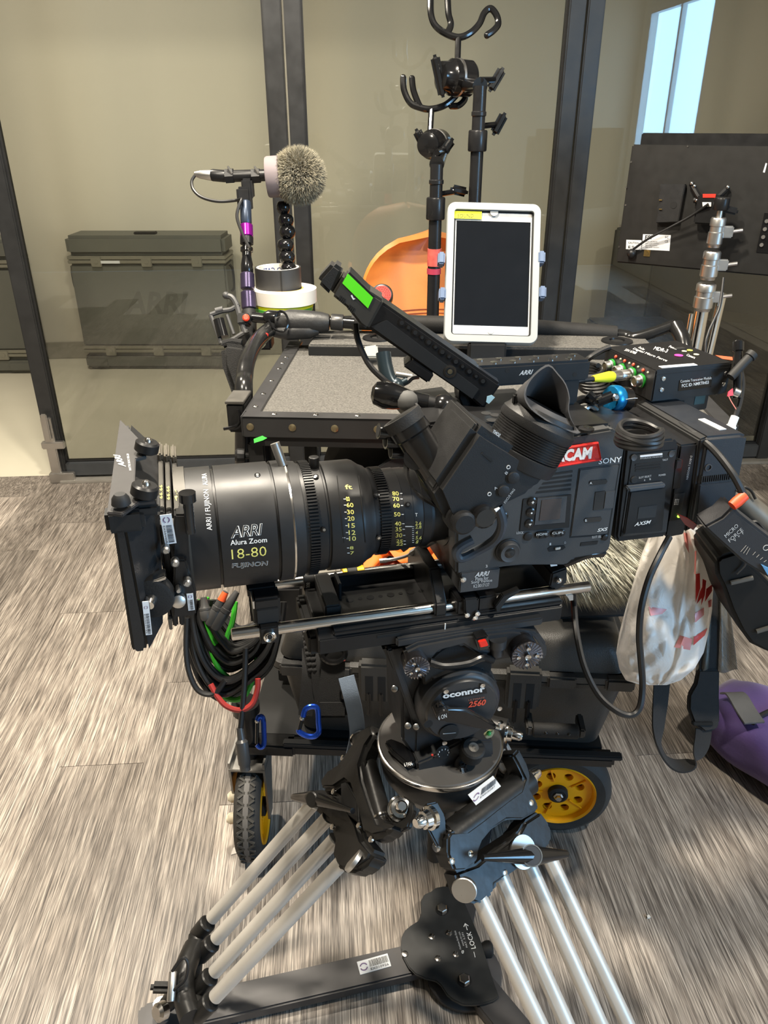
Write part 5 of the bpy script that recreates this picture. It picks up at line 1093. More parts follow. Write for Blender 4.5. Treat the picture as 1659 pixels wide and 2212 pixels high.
# display block
sb = t.part('display_bezel', B().prism(rpoly([(1130, 1078), (1235, 1068), (1230, 1140), (1122, 1148)], BN - .0012), 'y', BN - .0012, BN, .001), BLK)
t.part('display_recess', B().prism(rpoly([(1160, 1076), (1227, 1070), (1222, 1130), (1153, 1136)], BN - .0022), 'y', BN - .0022, BN, .001), GREY, sb)
t.part('display', B().prism(rpoly([(1171, 1081), (1214, 1077), (1209, 1121), (1165, 1125)], BN - .0030), 'y', BN - .0030, BN), mat('display_glass', (.045, .035, .033), .2, 0, .15, 600), sb)
for x, y, gl in ((1149, 1083, 'up'), (1146, 1106, 'dot'), (1143, 1130, 'down')):
    c = rp(x, y, BN - .001); k_ = t.part('key', B().lathe([(0, .0058), (.002, .0058), (.0028, .0045)], c, (0, -1, 0), 24), BLKG)
    b = B(); cc = c + V((0, -.0032, 0)); e = .0018
    if gl == 'dot': b.lathe([(0, .0011), (.0002, .0011)], cc, (0, -1, 0), 12)
    else: s_ = 1 if gl == 'up' else -1; b.prism([(cc.x - e, cc.z - s_ * e * .2), (cc.x, cc.z + s_ * e), (cc.x + e, cc.z - s_ * e * .2)], 'y', cc.y, cc.y + .0003); b.box(cc.x - e * .3, cc.x + e * .3, cc.y, cc.y + .0003, cc.z - e, cc.z + e * .3)
    t.part('key_mark', b, WHITE, k_)
def pill(px0, px1, py0, py1, s, slope=-.06):
    a, b_ = rp(px0, py0, BN - .001), rp(px1, py1, BN - .001); r = .0045
    k_ = t.part('key', B().rcyl(V((a.x, BN + .001, (a.z + b_.z) / 2)), V((a.x, BN + .001, (a.z + b_.z) / 2)) + V((0, -.004, 0)), r, .0008).rcyl(V((b_.x, BN + .001, (a.z + b_.z) / 2)), V((b_.x, BN + .001, (a.z + b_.z) / 2)) + V((0, -.004, 0)), r, .0008).box(a.x, b_.x, BN - .003, BN + .001, (a.z + b_.z) / 2 - r, (a.z + b_.z) / 2 + r), BLKG)
    text_px(t, s, 'y', BN - .0034, (px0 - 4, py0 + 2.5), (px1 + 4, py1 + 2), (px0 - 4, py0 - 2.5), WHITE, k_)
pill(1163, 1179, 1155, 1154, 'HOME'); pill(1197, 1213, 1152, 1151, 'CLIPS')
text_px(t, 'LOCK', 'y', BN - .0008, (1116, 1154), (1131, 1153), (1116, 1149), PRINT)
c = rp(1140, 1158, BN); t.part('lock_switch', B().lathe([(0, .0055), (.002, .0055), (.0025, .004)], c, (0, -1, 0), 20), BLK)
c = rp(1087, 1115, BN - .001); k_ = t.part('key', B().lathe([(0, .0058), (.002, .0058), (.0028, .0045)], c, (0, -1, 0), 24), BLKG); text_px(t, '2', 'y', BN - .0045, (1085, 1118), (1089, 1118), (1085, 1111), WHITE, k_)
text_px(t, '3', 'y', BN - .0008, (1049, 1226), (1053, 1226), (1049, 1220), PRINT)
c = rp(1096, 1188, BN); dl_ = t.part('menu_dial', B().lathe([(0, .014), (.007, .0135), (.009, .012), (.008, .0085)], c, (0, -1, 0), 40), GREY, label='round menu dial'); t.part('dial_centre', B().lathe([(0, .008), (.0075, .008), (.0085, .006)], c, (0, -1, 0), 28), BLKG, dl_); t.part('dial_ring', B().lathe([(0, .016), (.002, .016), (.0025, .0145)], c, (0, -1, 0), 36), BLK, dl_)
t.part('power_recess', B().prism(rpoly([(1183, 1185), (1190, 1180), (1219, 1178), (1222, 1183), (1215, 1188), (1186, 1192)], BN - .0006), 'y', BN - .0006, BN), HOLE); t.part('power_switch', B().prism(rpoly([(1200, 1184), (1212, 1182), (1211, 1187), (1200, 1189)], BN - .003), 'y', BN - .003, BN, .0006), ALU)
for x, y, s in ((1187, 1178, 'I'), (1219, 1175, 'O')): text_px(t, s, 'y', BN - .0008, (x, y), (x + 3.5, y - .3), (x, y - 5), PRINT)
# red patch
rd = t.part('red_patch', B().prism(rpoly([(1212, 968), (1292, 955), (1299, 993), (1204, 1008)], BN - .0032), 'y', BN - .0032, BN, .0008), mat('red_embroidery', srgb(224, 52, 40), .8, 0, .12, 300, .5, 900), label='red embroidered patch with white letters')
text_px(t, 'ACAM', 'y', BN - .0038, (1197, 1000), (1277, 991), (1200, 973), mat('white_thread', srgb(236, 228, 222), .8), rd, 0, .05)
t.part('patch_border', B().tube([rp(x, y, BN - .0032) for x, y in ((1213, 969), (1291, 957), (1298, 992), (1205, 1007))], .0016, 6, closed=True, sm=False), mat('red_border', srgb(206, 34, 28), .8), rd)
t.part('accessory_shoe', B().box(rp(1190, 935, BN).x, rp(1248, 940, BN).x, BN + .002, BN + .02, top - .001, top + .005, .001), GREY); c = RIG.px(1266, 930, 'z', top + .006); t.part('top_screw', B().lathe([(0, .009), (.003, .009), (.004, .005)], c, (0, 0, 1), 20), BLK); t.part('screw_head', B().cyl(c + V((0, 0, .003)), c + V((0, 0, .005)), .004), STEEL)
# plate under the body
bpz0, bpz1 = rp(1030, 1275, BN).z, rp(1030, 1237, BN).z
bp = t.part('base_plate', B().box(rp(992, 1260, BN).x, rp(1076, 1260, BN).x, BN - .002, .06, bpz0, bpz1 + .004, .0015), GREY, label='engraved adapter plate')
text_px(t, 'ARRI', 'y', BN - .0028, (1025, 1247), (1056, 1243), (1027, 1237), PRINT, bp, .2, .03); text_px(t, 'Plate for', 'y', BN - .0028, (1027, 1255), (1055, 1252), (1027, 1247), PRINT, bp); text_px(t, 'Sony Venice', 'y', BN - .0028, (1018, 1263), (1063, 1258), (1018, 1255), PRINT, bp); text_px(t, 'K2.0017137', 'y', BN - .0028, (1023, 1270), (1057, 1266), (1023, 1263), PRINT, bp)
c = rp(1000, 1251, BN - .003); t.part('plate_screw', B().lathe([(0, .0036), (.002, .0036), (.0024, .002)], c, (0, -1, 0), 14), STEEL, bp)
t.part('front_mount', B().lathe([(a13 + .02, .052), (a13 + .045, .056), (a13 + .05, .056)], (0, 0, 0), (1, 0, 0), 48), BLK)

# recorder, interface box, battery
t = T('recorder_module', 'black recorder module with a card slot behind the camera body', 'recorder', RIG, (rp(1395, 1165, BN).x, 0, rp(1395, 1165, BN).z))
rec = rpoly([(1353, 960), (1458, 948), (1468, 960), (1440, 1160), (1334, 1172), (1330, 1160)], BN)
t.part('housing', B().prism(rec, 'y', BN, BF, .003), BLK)
fc = t.part('face_plate', B().prism(rpoly([(1366, 982), (1462, 971), (1440, 1150), (1340, 1160)], BN - .0012), 'y', BN - .0012, BN, .0008), BLKG)
for x, y in ((1369, 988), (1450, 980)): c = rp(x, y, BN - .001); t.part('screw', B().lathe([(0, .004), (.0015, .004), (.001, .002)], c, (0, -1, 0), 14), GREY)
for k in range(3): t.part('vent_slot', B().prism(rpoly([(1373, 1003 + 6 * k), (1427, 997 + 6 * k), (1426, 1001 + 6 * k), (1372, 1007 + 6 * k)], BN - .0018), 'y', BN - .0018, BN), HOLE)
rsticker(t, (1382, 989), (1432, 983), (1381, 984), -.0722, '', None) if False else None
st = t.part('serial_label', B().prism(rpoly([(1383, 984), (1431, 979), (1431, 983), (1383, 988)], BN - .0017), 'y', BN - .0017, BN), STICK)
for s, bl, br, tl in (('TALLY', (1431, 996), (1443, 994), (1431, 992)), ('SLOT SELECT', (1380, 1034), (1407, 1030), (1380, 1030)), ('A', (1391, 1039), (1394, 1039), (1391, 1035)), ('B', (1403, 1037), (1406, 1037), (1403, 1033)), ('POWER', (1423, 1029), (1438, 1027), (1423, 1025)), ('STORAGE MODULE', (1383, 992), (1431, 987), (1383, 989.5))): text_px(t, s, 'y', BN - .0016, bl, br, tl, PRINT, fc)
c = rp(1369, 1036, BN - .001); t.part('select_button', B().lathe([(0, .0052), (.001, .0052), (.001, .0045), (.002, .0042)], c, (0, -1, 0), 24), BLKM)
dr = t.part('media_door', B().prism(rpoly([(1362, 1062), (1440, 1052), (1432, 1148), (1348, 1155)], BN - .004), 'y', BN - .004, BN, .0015), BLK)
t.part('door_lip', B().prism(rpoly([(1355, 1053), (1438, 1044), (1440, 1054), (1360, 1064)], BN - .008), 'y', BN - .008, BN, .002), mat('slate_lip', (.05, .056, .064), .5), dr)
t.part('door_window', B().prism(rpoly([(1380, 1096), (1420, 1091), (1416, 1117), (1377, 1121)], BN - .0046), 'y', BN - .0046, BN), mat('smoked_window', (.008, .008, .008), .1), dr)
text_px(t, 'AXSM', 'y', BN - .0046, (1370, 1137), (1405, 1131), (1372, 1129), WHITE, dr, .2, .015)
t = T('interface_box', 'slim black power box with a green lamp between recorder and battery', 'power box', RIG, (rp(1470, 1160, BN).x, 0, rp(1460, 1160, BN).z))
t.part('housing', B().prism(rpoly([(1470, 962), (1512, 957), (1478, 1155), (1442, 1162), (1437, 1158)], BN + .004), 'y', BN + .004, BF, .002), BLK)
t.part('latch_column', B().prism(rpoly([(1460, 994), (1476, 992), (1470, 1055), (1452, 1057)], BN), 'y', BN, BN + .02, .001), BLKG); t.part('latch', B().prism(rpoly([(1462, 996), (1475, 994), (1473, 1012), (1459, 1014)], BN - .003), 'y', BN - .003, BN + .004, .001), BLK)
a = rp(1490, 984, BN + .0034); xd = rp(1483, 1022, BN + .0034) - a; yd = rp(1495, 985, BN + .0034) - a; text(t, 'D-BOX | WOODEN', a - yd * 0, xd * 1.35, yd * 1.1, PRINT)
pn = t.part('panel', B().prism(rpoly([(1457, 1068), (1480, 1064), (1469, 1122), (1446, 1126)], BN + .0032), 'y', BN + .0032, BN + .006), BLKM)
for k in range(4):
    for j in range(3): c = rp(1459 + 3.4 * j - .6 * k, 1079 + 3.5 * k, BN + .003); t.part('grid_mark', B().box(c.x - .0006, c.x + .0006, c.y - .0002, c.y + .0002, c.z - .0006, c.z + .0006), PRINT, pn)
c = rp(1466, 1115, BN + .0028); t.part('green_lamp', B().ball(c, .0021, n=12), mat('green_led', (.35, 1.0, .05), .3, emit=2.5), label='lit green lamp')
t.part('rear_edge', B().prism(rpoly([(1512, 957), (1530, 950), (1500, 1140), (1480, 1150)], BN + .015), 'y', BN + .015, BF, .002), BLKM)
BATG = mat('battery_blue_grey', (0.011, 0.0125, 0.016), 0.5, 0, .08, 60, .1, 900)
t = T('camera_battery', 'blue-grey camera battery on the rear end of the camera', 'battery', RIG, (rp(1550, 1135, BN).x, 0, rp(1550, 1135, BN).z))
t.part('shell', B().prism(rpoly([(1526, 945), (1603, 938), (1618, 942), (1610, 985), (1582, 1128), (1500, 1138), (1494, 1130)], BN - .004), 'y', BN - .004, BF, .005, 3), BATG)
t.part('black_back', B().prism(rpoly([(1512, 950), (1530, 943), (1500, 1138), (1488, 1130)], BN + .0), 'y', BN + .0, BF, .002), BLKM)
for k in range(14): t.part('grip_rib', B().prism(rpoly([(1517 + 4.6 * k, 1030 - .5 * k), (1519 + 4.6 * k, 1030 - .5 * k), (1517 + 4.6 * k, 1043 - .5 * k), (1515 + 4.6 * k, 1043 - .5 * k)], BN - .0052), 'y', BN - .0052, BN), BLKM)
t.part('relief_step', B().prism(rpoly([(1512, 1048), (1592, 1038), (1576, 1126), (1504, 1134)], BN - .0055), 'y', BN - .0055, BN, .001), BATG); c = rp(1530, 1010, BN - .0045); t.part('round_logo', B().lathe([(0, .0048), (.001, .0048), (.001, .0036), (0, .0036)], c, (0, -1, 0), 24, False), GREY)
zt_ = rp(1560, 940, BN).z; ca, cb_ = RIG.px(1515, 905, 'z', zt_ + .001), RIG.px(1562, 928, 'z', zt_ + .001)
t.part('paper_label', B().obox((ca + cb_) / 2, cb_ - ca, (0, 1, 0), (cb_ - ca).length, .010, .0008, .0), STICK)
# ================================================================ viewfinder, handle, monitor, transmitter
EY = -0.17
t = T('viewfinder', 'big black electronic viewfinder with a soft eyecup on the near side of the camera', 'viewfinder', RIG, (rp(1000, 1150, EY).x, EY + .05, rp(1000, 1150, EY).z))
EVM = mat('viewfinder_black', (.012, .012, .0125), .5, 0, .15, 60, .12, 900, spec=.35)
t.part('housing', B().prism(rpoly([(937, 1060), (1034, 916), (1064, 938), (1190, 1016), (1184, 1032), (1157, 1066), (1085, 1100), (1041, 1141), (1011, 1160), (977, 1144), (962, 1117)], EY), 'y', EY, EY + .075, .009, 4), EVM)
t.part('front_flank', B().prism(rpoly([(934, 1058), (1030, 912), (1040, 925), (958, 1060), (966, 1120), (958, 1116)], EY + .012), 'y', EY + .012, EY + .09, .004, 3), EVM)
A_, B_ = rp(1128, 975, EY + .035), rp(1166, 908, EY + .035); axv = (B_ - A_).normalized(); L = (B_ - A_).length; r0 = .0405
t.part('collar', B().lathe([(-.012, r0 * .97), (-.002, r0 * 1.0), (0.002, r0 * 1.0), (.003, r0 * .96)], A_, axv, 56), EVM)
b = B(); pf = []
for k in range(9): pf += [(.004 + k * .0026, r0 * .985), (.0052 + k * .0026, r0 * .985), (.0054 + k * .0026, r0 * .955), (.0064 + k * .0026, r0 * .955)]
t.part('diopter_ring', b.lathe(pf, A_, axv, 56), BLK, label='fine-ribbed focusing ring')
t.part('eyepiece', B().lathe([(.027, r0 * .99), (.029, r0 * 1.01), (.036, r0 * 1.0), (.040, r0 * .92), (.048, r0 * .85)], A_, axv, 56), EVM)
t.part('lug', B().box(-.006, .006, -.004, .004, -.006, .006, .002, 2, Matrix.Translation(rp(1120, 862, EY + .035))), BLK)
# soft cup: from the eyepiece to a flared rim
N = 40; dR = 0.80
U_ = axv; _, e1_, e2_ = frame_of(axv)
base = [A_ + axv * .044 + (e1_ * math.cos(2 * math.pi * k / N) + e2_ * math.sin(2 * math.pi * k / N)) * r0 * .86 for k in range(N)]
rim = []; bd = (RIG.w(A_ + axv * .044) - EYE).dot(_f) - .022
leaf = [(1185, 787), (1158, 803), (1138, 828), (1132, 856), (1145, 882), (1175, 905), (1215, 926), (1252, 937), (1237, 912), (1229, 886), (1231, 860), (1223, 830), (1205, 806)]
lv_ = smoothpts([V((x, y, 0)) for x, y in leaf], 8, True); nl = len(lv_)
for k in range(N):
    q_ = lv_[int(k * nl / N)]; rim.append(RIG.pd(q_.x, q_.y, bd + .75 * ((q_.x - 1196) * .85 - (q_.y - 862) * .5) / FPX * .85))
# match phase: rotate rim so that distances are smallest
best = min(((sum((base[k] - rim[(s * k + o) % N]).length for k in range(0, N, 4)), s, o) for s in (1, -1) for o in range(N)))
rim = [rim[(best[1] * k + best[2]) % N] for k in range(N)]
cen = sum(rim, V()) / N
def mixr(f, bulge): return [base[k].lerp(rim[k], f) + (base[k].lerp(rim[k], f) - (A_.lerp(cen, .5 + f * .5))).normalized() * bulge for k in range(N)]
inner = [[cen + (p - cen) * .94 for p in rim], [p - (p - cen.lerp(A_, .35)).normalized() * .004 for p in mixr(.62, 0)], [A_ + axv * .052 + (p - A_ - axv * .044) * .7 for p in base]]
EYEC = mat('eyecup_rubber', (.034, .034, .036), .6, 0, .1, 40)
t.part('eyecup', B().loft([base, mixr(.3, .002), mixr(.62, .0015), mixr(.85, .0), rim] + inner, False), EYEC, label='flared grey-black rubber eyecup', ang=60)
t.part('eyepiece_glass', B().cyl(A_ + axv * .050, A_ + axv * .051, r0 * .6, n=32), mat('dark_glass', (.01, .012, .016), .08))
# markings
def ev(s, bl, br, tl, m=PRINT, v=EY - .0006, bold=0): return text_px(t, s, 'y', v, bl, br, tl, m, None, 0, bold)
ev('FOCUS MAG', (1092, 1088), (1113, 1058), (1088, 1085)); ev('A', (1069, 1059), (1075, 1055), (1066, 1054)); ev('B', (1094, 1026), (1098, 1021), (1090, 1022)); ev('SONY', (1078, 945), (1063, 934), (1082, 938), WHITE, EY + .003, .02)
for x, y, r in ((1087, 1060, .0065), (1108, 1031, .0065)): c = rp(x, y, EY); t.part('round_key', B().lathe([(0, r * 1.2), (.0006, r * 1.2), (.0006, r), (.0024, r * .95), (.003, r * .7)], c, (0, -1, 0), 28), EVM)
for x, y in ((1098, 1009), (1057, 1067)): c = rp(x, y, EY); t.part('small_ring', B().lathe([(0, .0022), (.0006, .0022), (.0006, .0014), (0, .0014)], c, (0, -1, 0), 16, False), PRINT)
for x, y, r, m_ in ((993, 1118, .0125, EVM), (1037, 1105, .0125, BLKG)): c = rp(x, y, EY + .008); k_ = t.part('joint_knob', B().lathe([(-.01, r * 1.25), (.004, r * 1.25), (.005, r), (.014, r), (.016, r * .8)], c, (0, -1, 0), 32), m_)
for k in range(8): x, y = 1140 + 4.6 * k, 985 + 2.6 * k; c = rp(x, y, EY + .002); t.part('tick_mark', B().obox(c, axv, (0, 1, 0), .0035 if k % 2 else .005, .0006, .0006), WHITE)
t.part('slot_mark', B().prism(rpoly([(1040, 980), (1044, 977), (1065, 995), (1062, 999)], EY - .0008), 'y', EY - .0008, EY), HOLE)
t.part('cable_hook', B().tube([rp(1075, 1092, EY + .03), rp(1085, 1130, EY + .03), rp(1070, 1165, EY + .04), rp(1030, 1190, EY + .05), rp(996, 1206, EY + .05), rp(985, 1195, EY + .05), rp(993, 1180, EY + .05), rp(1020, 1165, EY + .05)], .0055, 10), mat('slate_cable', (.035, .042, .052), .5))
t.part('white_tip', B().lathe([(0, .001), (.012, .0035)], rp(1079, 1097, EY - .002), rp(1068, 1104, EY - .002) - rp(1079, 1097, EY - .002), 10), WHITE)

# bracket the viewfinder hangs on
t = T('viewfinder_bracket', 'black ribbed tube bracket with two hollow rod ends above the zoom gear', 'bracket', RIG, rp(930, 1020, -.12))
a, b_ = rp(866, 898, -.10), rp(930, 1000, -.12)
t.part('tube', B().lathe([(0, .0175), (.004, .0205), (.022, .0205), (.024, .0185), (.03, .0185), (.075, .0175), (.09, .0165), (.095, .013)], a, b_ - a, 28), BLKG)
t.part('cap', B().lathe([(0, .021), (.012, .021)], a, b_ - a, 28), RUB)
for k, (x0, y0, x1, y1, r) in enumerate(((817, 931, 850, 934, .0085), (843, 974, 885, 972, .0088), (832, 950, 862, 950, .010))):
    p, q = rp(x0, y0, -.085), rp(x1, y1, -.085); o_ = t.part('rod_end', B().cyl(p, q, r, n=20), BLKG); t.part('bore', B().cyl(p - (q - p).normalized() * .0004, p, r * .75, n=20), HOLE, o_)
t.part('plate', B().prism(rpoly([(870, 980), (905, 960), (935, 1010), (955, 1040), (940, 1075), (905, 1030)], -.11), 'y', -.11, -.095, .003), BLK); t.part('hinge', B().cyl(rp(897, 990, -.125), rp(897, 990, -.09), .012), BLK)
t.part('belt', B().ribbon([rp(878, 1000, -.10), rp(880, 1030, -.105), rp(900, 1065, -.11), rp(930, 1085, -.115), rp(950, 1095, -.115)], (0, 1, 0), .012, .0025), FABRIC)
c = rp(920, 1010, -.126)
for x, y in ((918, 958), (927, 975)): c = rp(x, y, -.122); t.part('screw', B().ball(c, .003, n=8), STEEL)
c = rp(921, 1014, -.127); t.part('latch', B().box(c.x - .005, c.x + .005, c.y, c.y + .01, c.z - .003, c.z + .003, .001), BRASS)

# top plate and carrying handle
top2 = top + .006
t = T('top_handle', 'black perforated top handle with white letters above the camera', 'handle', RIG, (rp(1130, 900, 0).x, 0, top2))
t.part('top_plate', B().box(rp(905, 930, -.05).x, rp(1190, 930, -.05).x, -.055, .06, top2 - .001, top2 + .012, .002), BLK)
tpz = top2 + .012
for x, y in ((1050, 893), (1070, 897), (1062, 908), (1090, 905), (1100, 893), (1022, 905), (1035, 912)): c = RIG.px(x, y, 'z', tpz); t.part('plate_hole', B().cyl((c.x, c.y, tpz), (c.x, c.y, tpz + .0005), .006, n=18), HOLE)
fb = t.part('front_block', B().prism(rpoly([(925, 915), (1030, 900), (1030, 985), (955, 985), (925, 960)], -.065), 'y', -.065, .05, .003), BLK); text_px(t, 'ARRI', 'y', -.0656, (963, 967), (993, 964), (965, 957), PRINT, fb, .25, .03)
ha, hb_ = RIG.pd(1008, 806, 1.10), RIG.pd(1258, 796, 1.17)
yh = 0.03; hz0, hz1 = rp(1130, 832, yh - .018).z, rp(1130, 786, yh - .018).z; hx0_, hx1_ = rp(1000, 800, yh).x, rp(1260, 790, yh).x
gb = t.part('grip_bar', B().box(hx0_, hx1_, yh - .018, yh + .018, hz0, hz1, .003), BLK)
for k in range(12): x = hx0_ + .012 + k * (hx1_ - hx0_ - .024) / 11; t.part('bar_hole', B().lathe([(0, .0045), (.0008, .0045), (.0009, .003)], (x, yh + (.008 if k % 2 else -.006), hz1), (0, 0, 1), 14), STEEL if k % 2 else CHROME, gb)
for k in range(6): x = hx0_ + .02 + k * .03; t.part('bar_hole', B().cyl((x, yh - .0183, (hz0 + hz1) / 2 + (.006 if k % 2 else -.004)), (x, yh - .0178, (hz0 + hz1) / 2 + (.006 if k % 2 else -.004)), .003, n=12), HOLE, gb)
text_px(t, 'ARRI', 'y', yh - .0186, (1121, 811), (1150, 808), (1123, 801), PRINT, gb, .25, .03)
t.part('front_leg', B().prism(rpoly([(995, 835), (1012, 830), (1030, 870), (1052, 905), (1035, 912), (1010, 885), (996, 865)], yh - .01), 'y', yh - .016, yh + .016, .002), BLK)
t.part('rear_leg', B().box(hx1_ - .05, hx1_ - .01, yh - .016, yh + .016, top2, hz0 + .004, .003), BLK)

# tilted monitor
ang = math.atan2(263, 368); MF = Fr(wd(880, 724, .875), V((math.cos(ang), 0, -math.sin(ang))), V((math.sin(ang), 0, math.cos(ang))))
t = T('onboard_monitor', 'slim black monitor tilted above the lens with a bright green tape strip', 'monitor', MF, MF.px(1050, 860, 'y', 0.02))
mp_ = lambda *pts: MF.poly(pts, 'y', 0)
q = lambda x, y, v=0.0: MF.px(x, y, 'y', v)
Lx0, Lx1, z1m, z0m = q(800, 652).x, q(1064, 858).x, q(930, 722).z, q(885, 790).z
t.part('chassis', B().prism(mp_((822, 650), (1083, 831), (1044, 885), (1017, 862), (780, 700)), 'y', 0, .034, .003), BLK)
hd = t.part('hood_end', B().prism(mp_((742, 592), (830, 648), (795, 712), (778, 700), (748, 662), (716, 636)), 'y', -.004, .036, .003), mat('monitor_brown_black', (.030, .028, .024), .5)); t.part('end_cap', B().prism(mp_((719, 566), (742, 582), (716, 640), (685, 610), (690, 598)), 'y', -.002, .032, .004), RUB)
gt = t.part('green_tape', B().prism(mp_((752, 589), (806, 641), (795, 664), (740, 610)), 'y', -.0052, -.004), GREEN, None, 'bright fluorescent green tape strip'); t.part('tape_wrap', B().prism(mp_((752, 589), (756, 586), (809, 638), (806, 641)), 'y', -.005, .03), BLK, gt)
for k in range(4):
    for (bx, by) in ((736, 640), (756, 660)): t.part('vent_slot', B().prism(mp_((bx + 3.4 * k, by - 4 + 2.5 * k), (bx + 1.6 + 3.4 * k, by - 3 + 2.5 * k), (bx - 3 + 3.4 * k, by + 8 + 2.5 * k), (bx - 4.6 + 3.4 * k, by + 7 + 2.5 * k)), 'y', -.0045, -.003), HOLE, hd)
for k in range(13):
    x, y = 868 + 14.6 * k, 697 + 10.5 * k; c = q(x, y); r = .0042 if k % 2 == 0 else .003; h_ = t.part('thread_hole', B().lathe([(0, r), (.0008, r), (.0009, r * .7)], c, (0, -1, 0), 16), BLKG); t.part('bore', B().cyl(c + V((0, -.0006, 0)), c + V((0, -.0012, 0)), r * .6, n=12), HOLE, h_)
t.part('side_panel', B().prism(mp_((835, 690), (1035, 840), (1020, 862), (800, 705)), 'y', -.0015, 0, .0006), BLKM)
t.part('bottom_block', B().prism(mp_((890, 775), (938, 808), (925, 828), (870, 790)), 'y', -.002, .03, .002), BLK)
c = q(972, 802); k_ = t.part('round_socket', B().lathe([(0, .0075), (.002, .0075), (.002, .005), (.001, .0045)], c, (0, -1, 0), 24), STEEL); t.part('socket_pin', B().cyl(c + V((0, -.001, 0)), c + V((0, -.0022, 0)), .0028), BRASS, k_)
c = q(1061, 860); t.part('pale_sticker', B().prism(mp_((1052, 856), (1062, 853), (1069, 858), (1056, 872), (1050, 868)), 'y', -.0008, 0), mat('pale_blue_sticker', srgb(170, 205, 215), .5))
t.part('mount_foot', B().prism(mp_((993, 845), (1010, 858), (1025, 900), (1040, 915), (1015, 912), (1000, 885), (992, 865)), 'y', .006, .03, .002), BLK)
t.part('logo_mark', B().prism(mp_((758, 637), (761, 635), (764, 642), (768, 644), (763, 646)), 'y', -.0046, -.004), WHITE)
solo('monitor_lead', 'black lead looping down from the tilted monitor to the arm clamp', 'cable', WORLD, B().tube([wd(768, 700, .90), wd(772, 730, .90), wd(785, 765, .90), wd(803, 795, .90), wd(835, 825, .90), wd(865, 847, .89), wd(890, 868, .88), wd(905, 885, .88)], .0036), CORD)
# articulated arm
AF = cfr(890, 865, .89); P = lambda x, y, v=0.0: AF.px(x, y, 'y', v)
t = T('articulating_arm', 'black articulated arm with a bulb handle below the tilted monitor', 'arm', AF, P(955, 900))
t.part('bulb_handle', B().lathe([(-.016, .006), (-.012, .013), (0, .0165), (.012, .015), (.03, .0105), (.05, .010)], P(832, 853), P(930, 872) - P(832, 853), 24), BLKG)
t.part('arm_tube', B().cyl(P(890, 862), P(950, 878), .0095), BLK); t.part('end_joint', B().ball(P(957, 880), .0145, 1, 1, 1.05), BLKG); t.part('joint_cap', B().lathe([(0, .008), (.003, .007)], P(966, 884, -.010), (0.4, -1, 0), 20), BLKG)
t.part('stem', B().lathe([(0, .007), (.012, .007), (.013, .010), (.017, .010), (.018, .0075), (.026, .0075)], P(957, 893), (0, 0, -1), 20), CHROME); t.part('clear_putty', B().ball(P(880, 866, -.008), .0125, 1.05, .8, 1, n=12), mat('grey_putty', (.07, .07, .068), .7)) 
TEAL = mat('dark_teal_metal', (.018, .030, .038), .3, .4)
LF = cfr(840, 800, 1.12); t = T('teal_lever', 'dark teal bent lever standing on the shelf under the tilted monitor', 'lever', LF, LF.px(856, 838, 'y', 0)); P = lambda x, y, v=0.0: LF.px(x, y, 'y', v)
t.part('shaft', B().tube([P(828, 762), P(832, 790), P(840, 818), P(852, 836)], .011, 12), TEAL); t.part('elbow', B().ball(P(855, 834), .0125), TEAL); t.part('cross_pin', B().cyl(P(860, 832), P(880, 822), .0055), TEAL); t.part('silver_bar', B().cyl(P(855, 808), P(892, 814), .004), ALU); t.part('shaft_foot', B().tube([P(880, 824), P(890, 815), P(905, 812)], .0045), BLK)

# ---------------------------------------------------------------- transmitter box on top
tz = wd(1418, 800, 1.02).z
def flat(x, y, z=tz): return wz(x, y, z)
c0, c1, c2 = flat(1418, 800), flat(1583, 783), flat(1308, 749)
XF = Fr(V((c0.x, c0.y, tz)), V((c1.x - c0.x, c1.y - c0.y, 0)))
WX = (c1 - c0).length; lc2 = XF.loc(c2); DY_ = lc2.y; HX = -XF.px(1412, 868, 'y', 0).z
sk = lc2.x / lc2.y
t = T('motor_driver_box', 'black wireless motor driver box with silver sockets on top of the camera', 'transmitter', XF, (WX / 2, DY_ / 2, -HX))
t.part('housing', B().prism([(0, 0), (WX, 0), (WX + lc2.x, DY_), (lc2.x, DY_)], 'z', -HX, 0, .0015), BLK)
def tt(s, bl, br, tl, m=WHITE, bold=0, shear=0): 
    a, b_, c = (XF.px(x, y, 'z', .0005) for x, y in (bl, br, tl)); return text(t, s, a, b_ - a, c - a, m, None, shear, bold)
tt('MDR-3', (1411, 755), (1440, 762), (1416, 748), WHITE, .01); tt('Digital Micro Force', (1365, 755), (1438, 782), (1371, 751)); tt('Channel Driver', (1378, 751), (1390, 757), (1383, 748)); tt('S/N 0788', (1348, 757), (1372, 765), (1353, 753)); tt('Power', (1444, 750), (1462, 756), (1448, 746)); tt('Camera', (1482, 768), (1500, 775), (1486, 764))
def disc_top(x, y, rx, m, name='top_mark'): c = XF.px(x, y, 'z', .0006); return t.part(name, B().lathe([(0, rx), (.0006, rx)], c, (0, 0, 1), 18), m)
disc_top(1466, 768, .006, mat('magenta_logo', srgb(190, 60, 140), .5)); disc_top(1478, 759, .0035, mat('cream_dot', srgb(220, 215, 180), .5)); disc_top(1490, 757, .004, mat('yellow_dot', srgb(220, 215, 90), .5)); disc_top(1504, 766, .0038, mat('cream_dot', srgb(220, 215, 180), .5))
a, b_ = XF.px(1426, 793, 'z', .0004), XF.px(1503, 787, 'z', .0004); t.part('paper_label', B().obox((a + b_) / 2, b_ - a, (0, 1, 0), (b_ - a).length, .009, .0008, .0003), STICK)
c = XF.px(1468, 752, 'z', .0004); t.part('display_window', B().box(c.x - .008, c.x + .008, c.y - .004, c.y + .004, 0, .0006), HOLE)
lb = t.part('id_label', B().prism(XF.poly([(1468, 822), (1539, 813), (1536, 836), (1465, 845)], 'y', -.0006), 'y', -.0006, 0), BLKG)
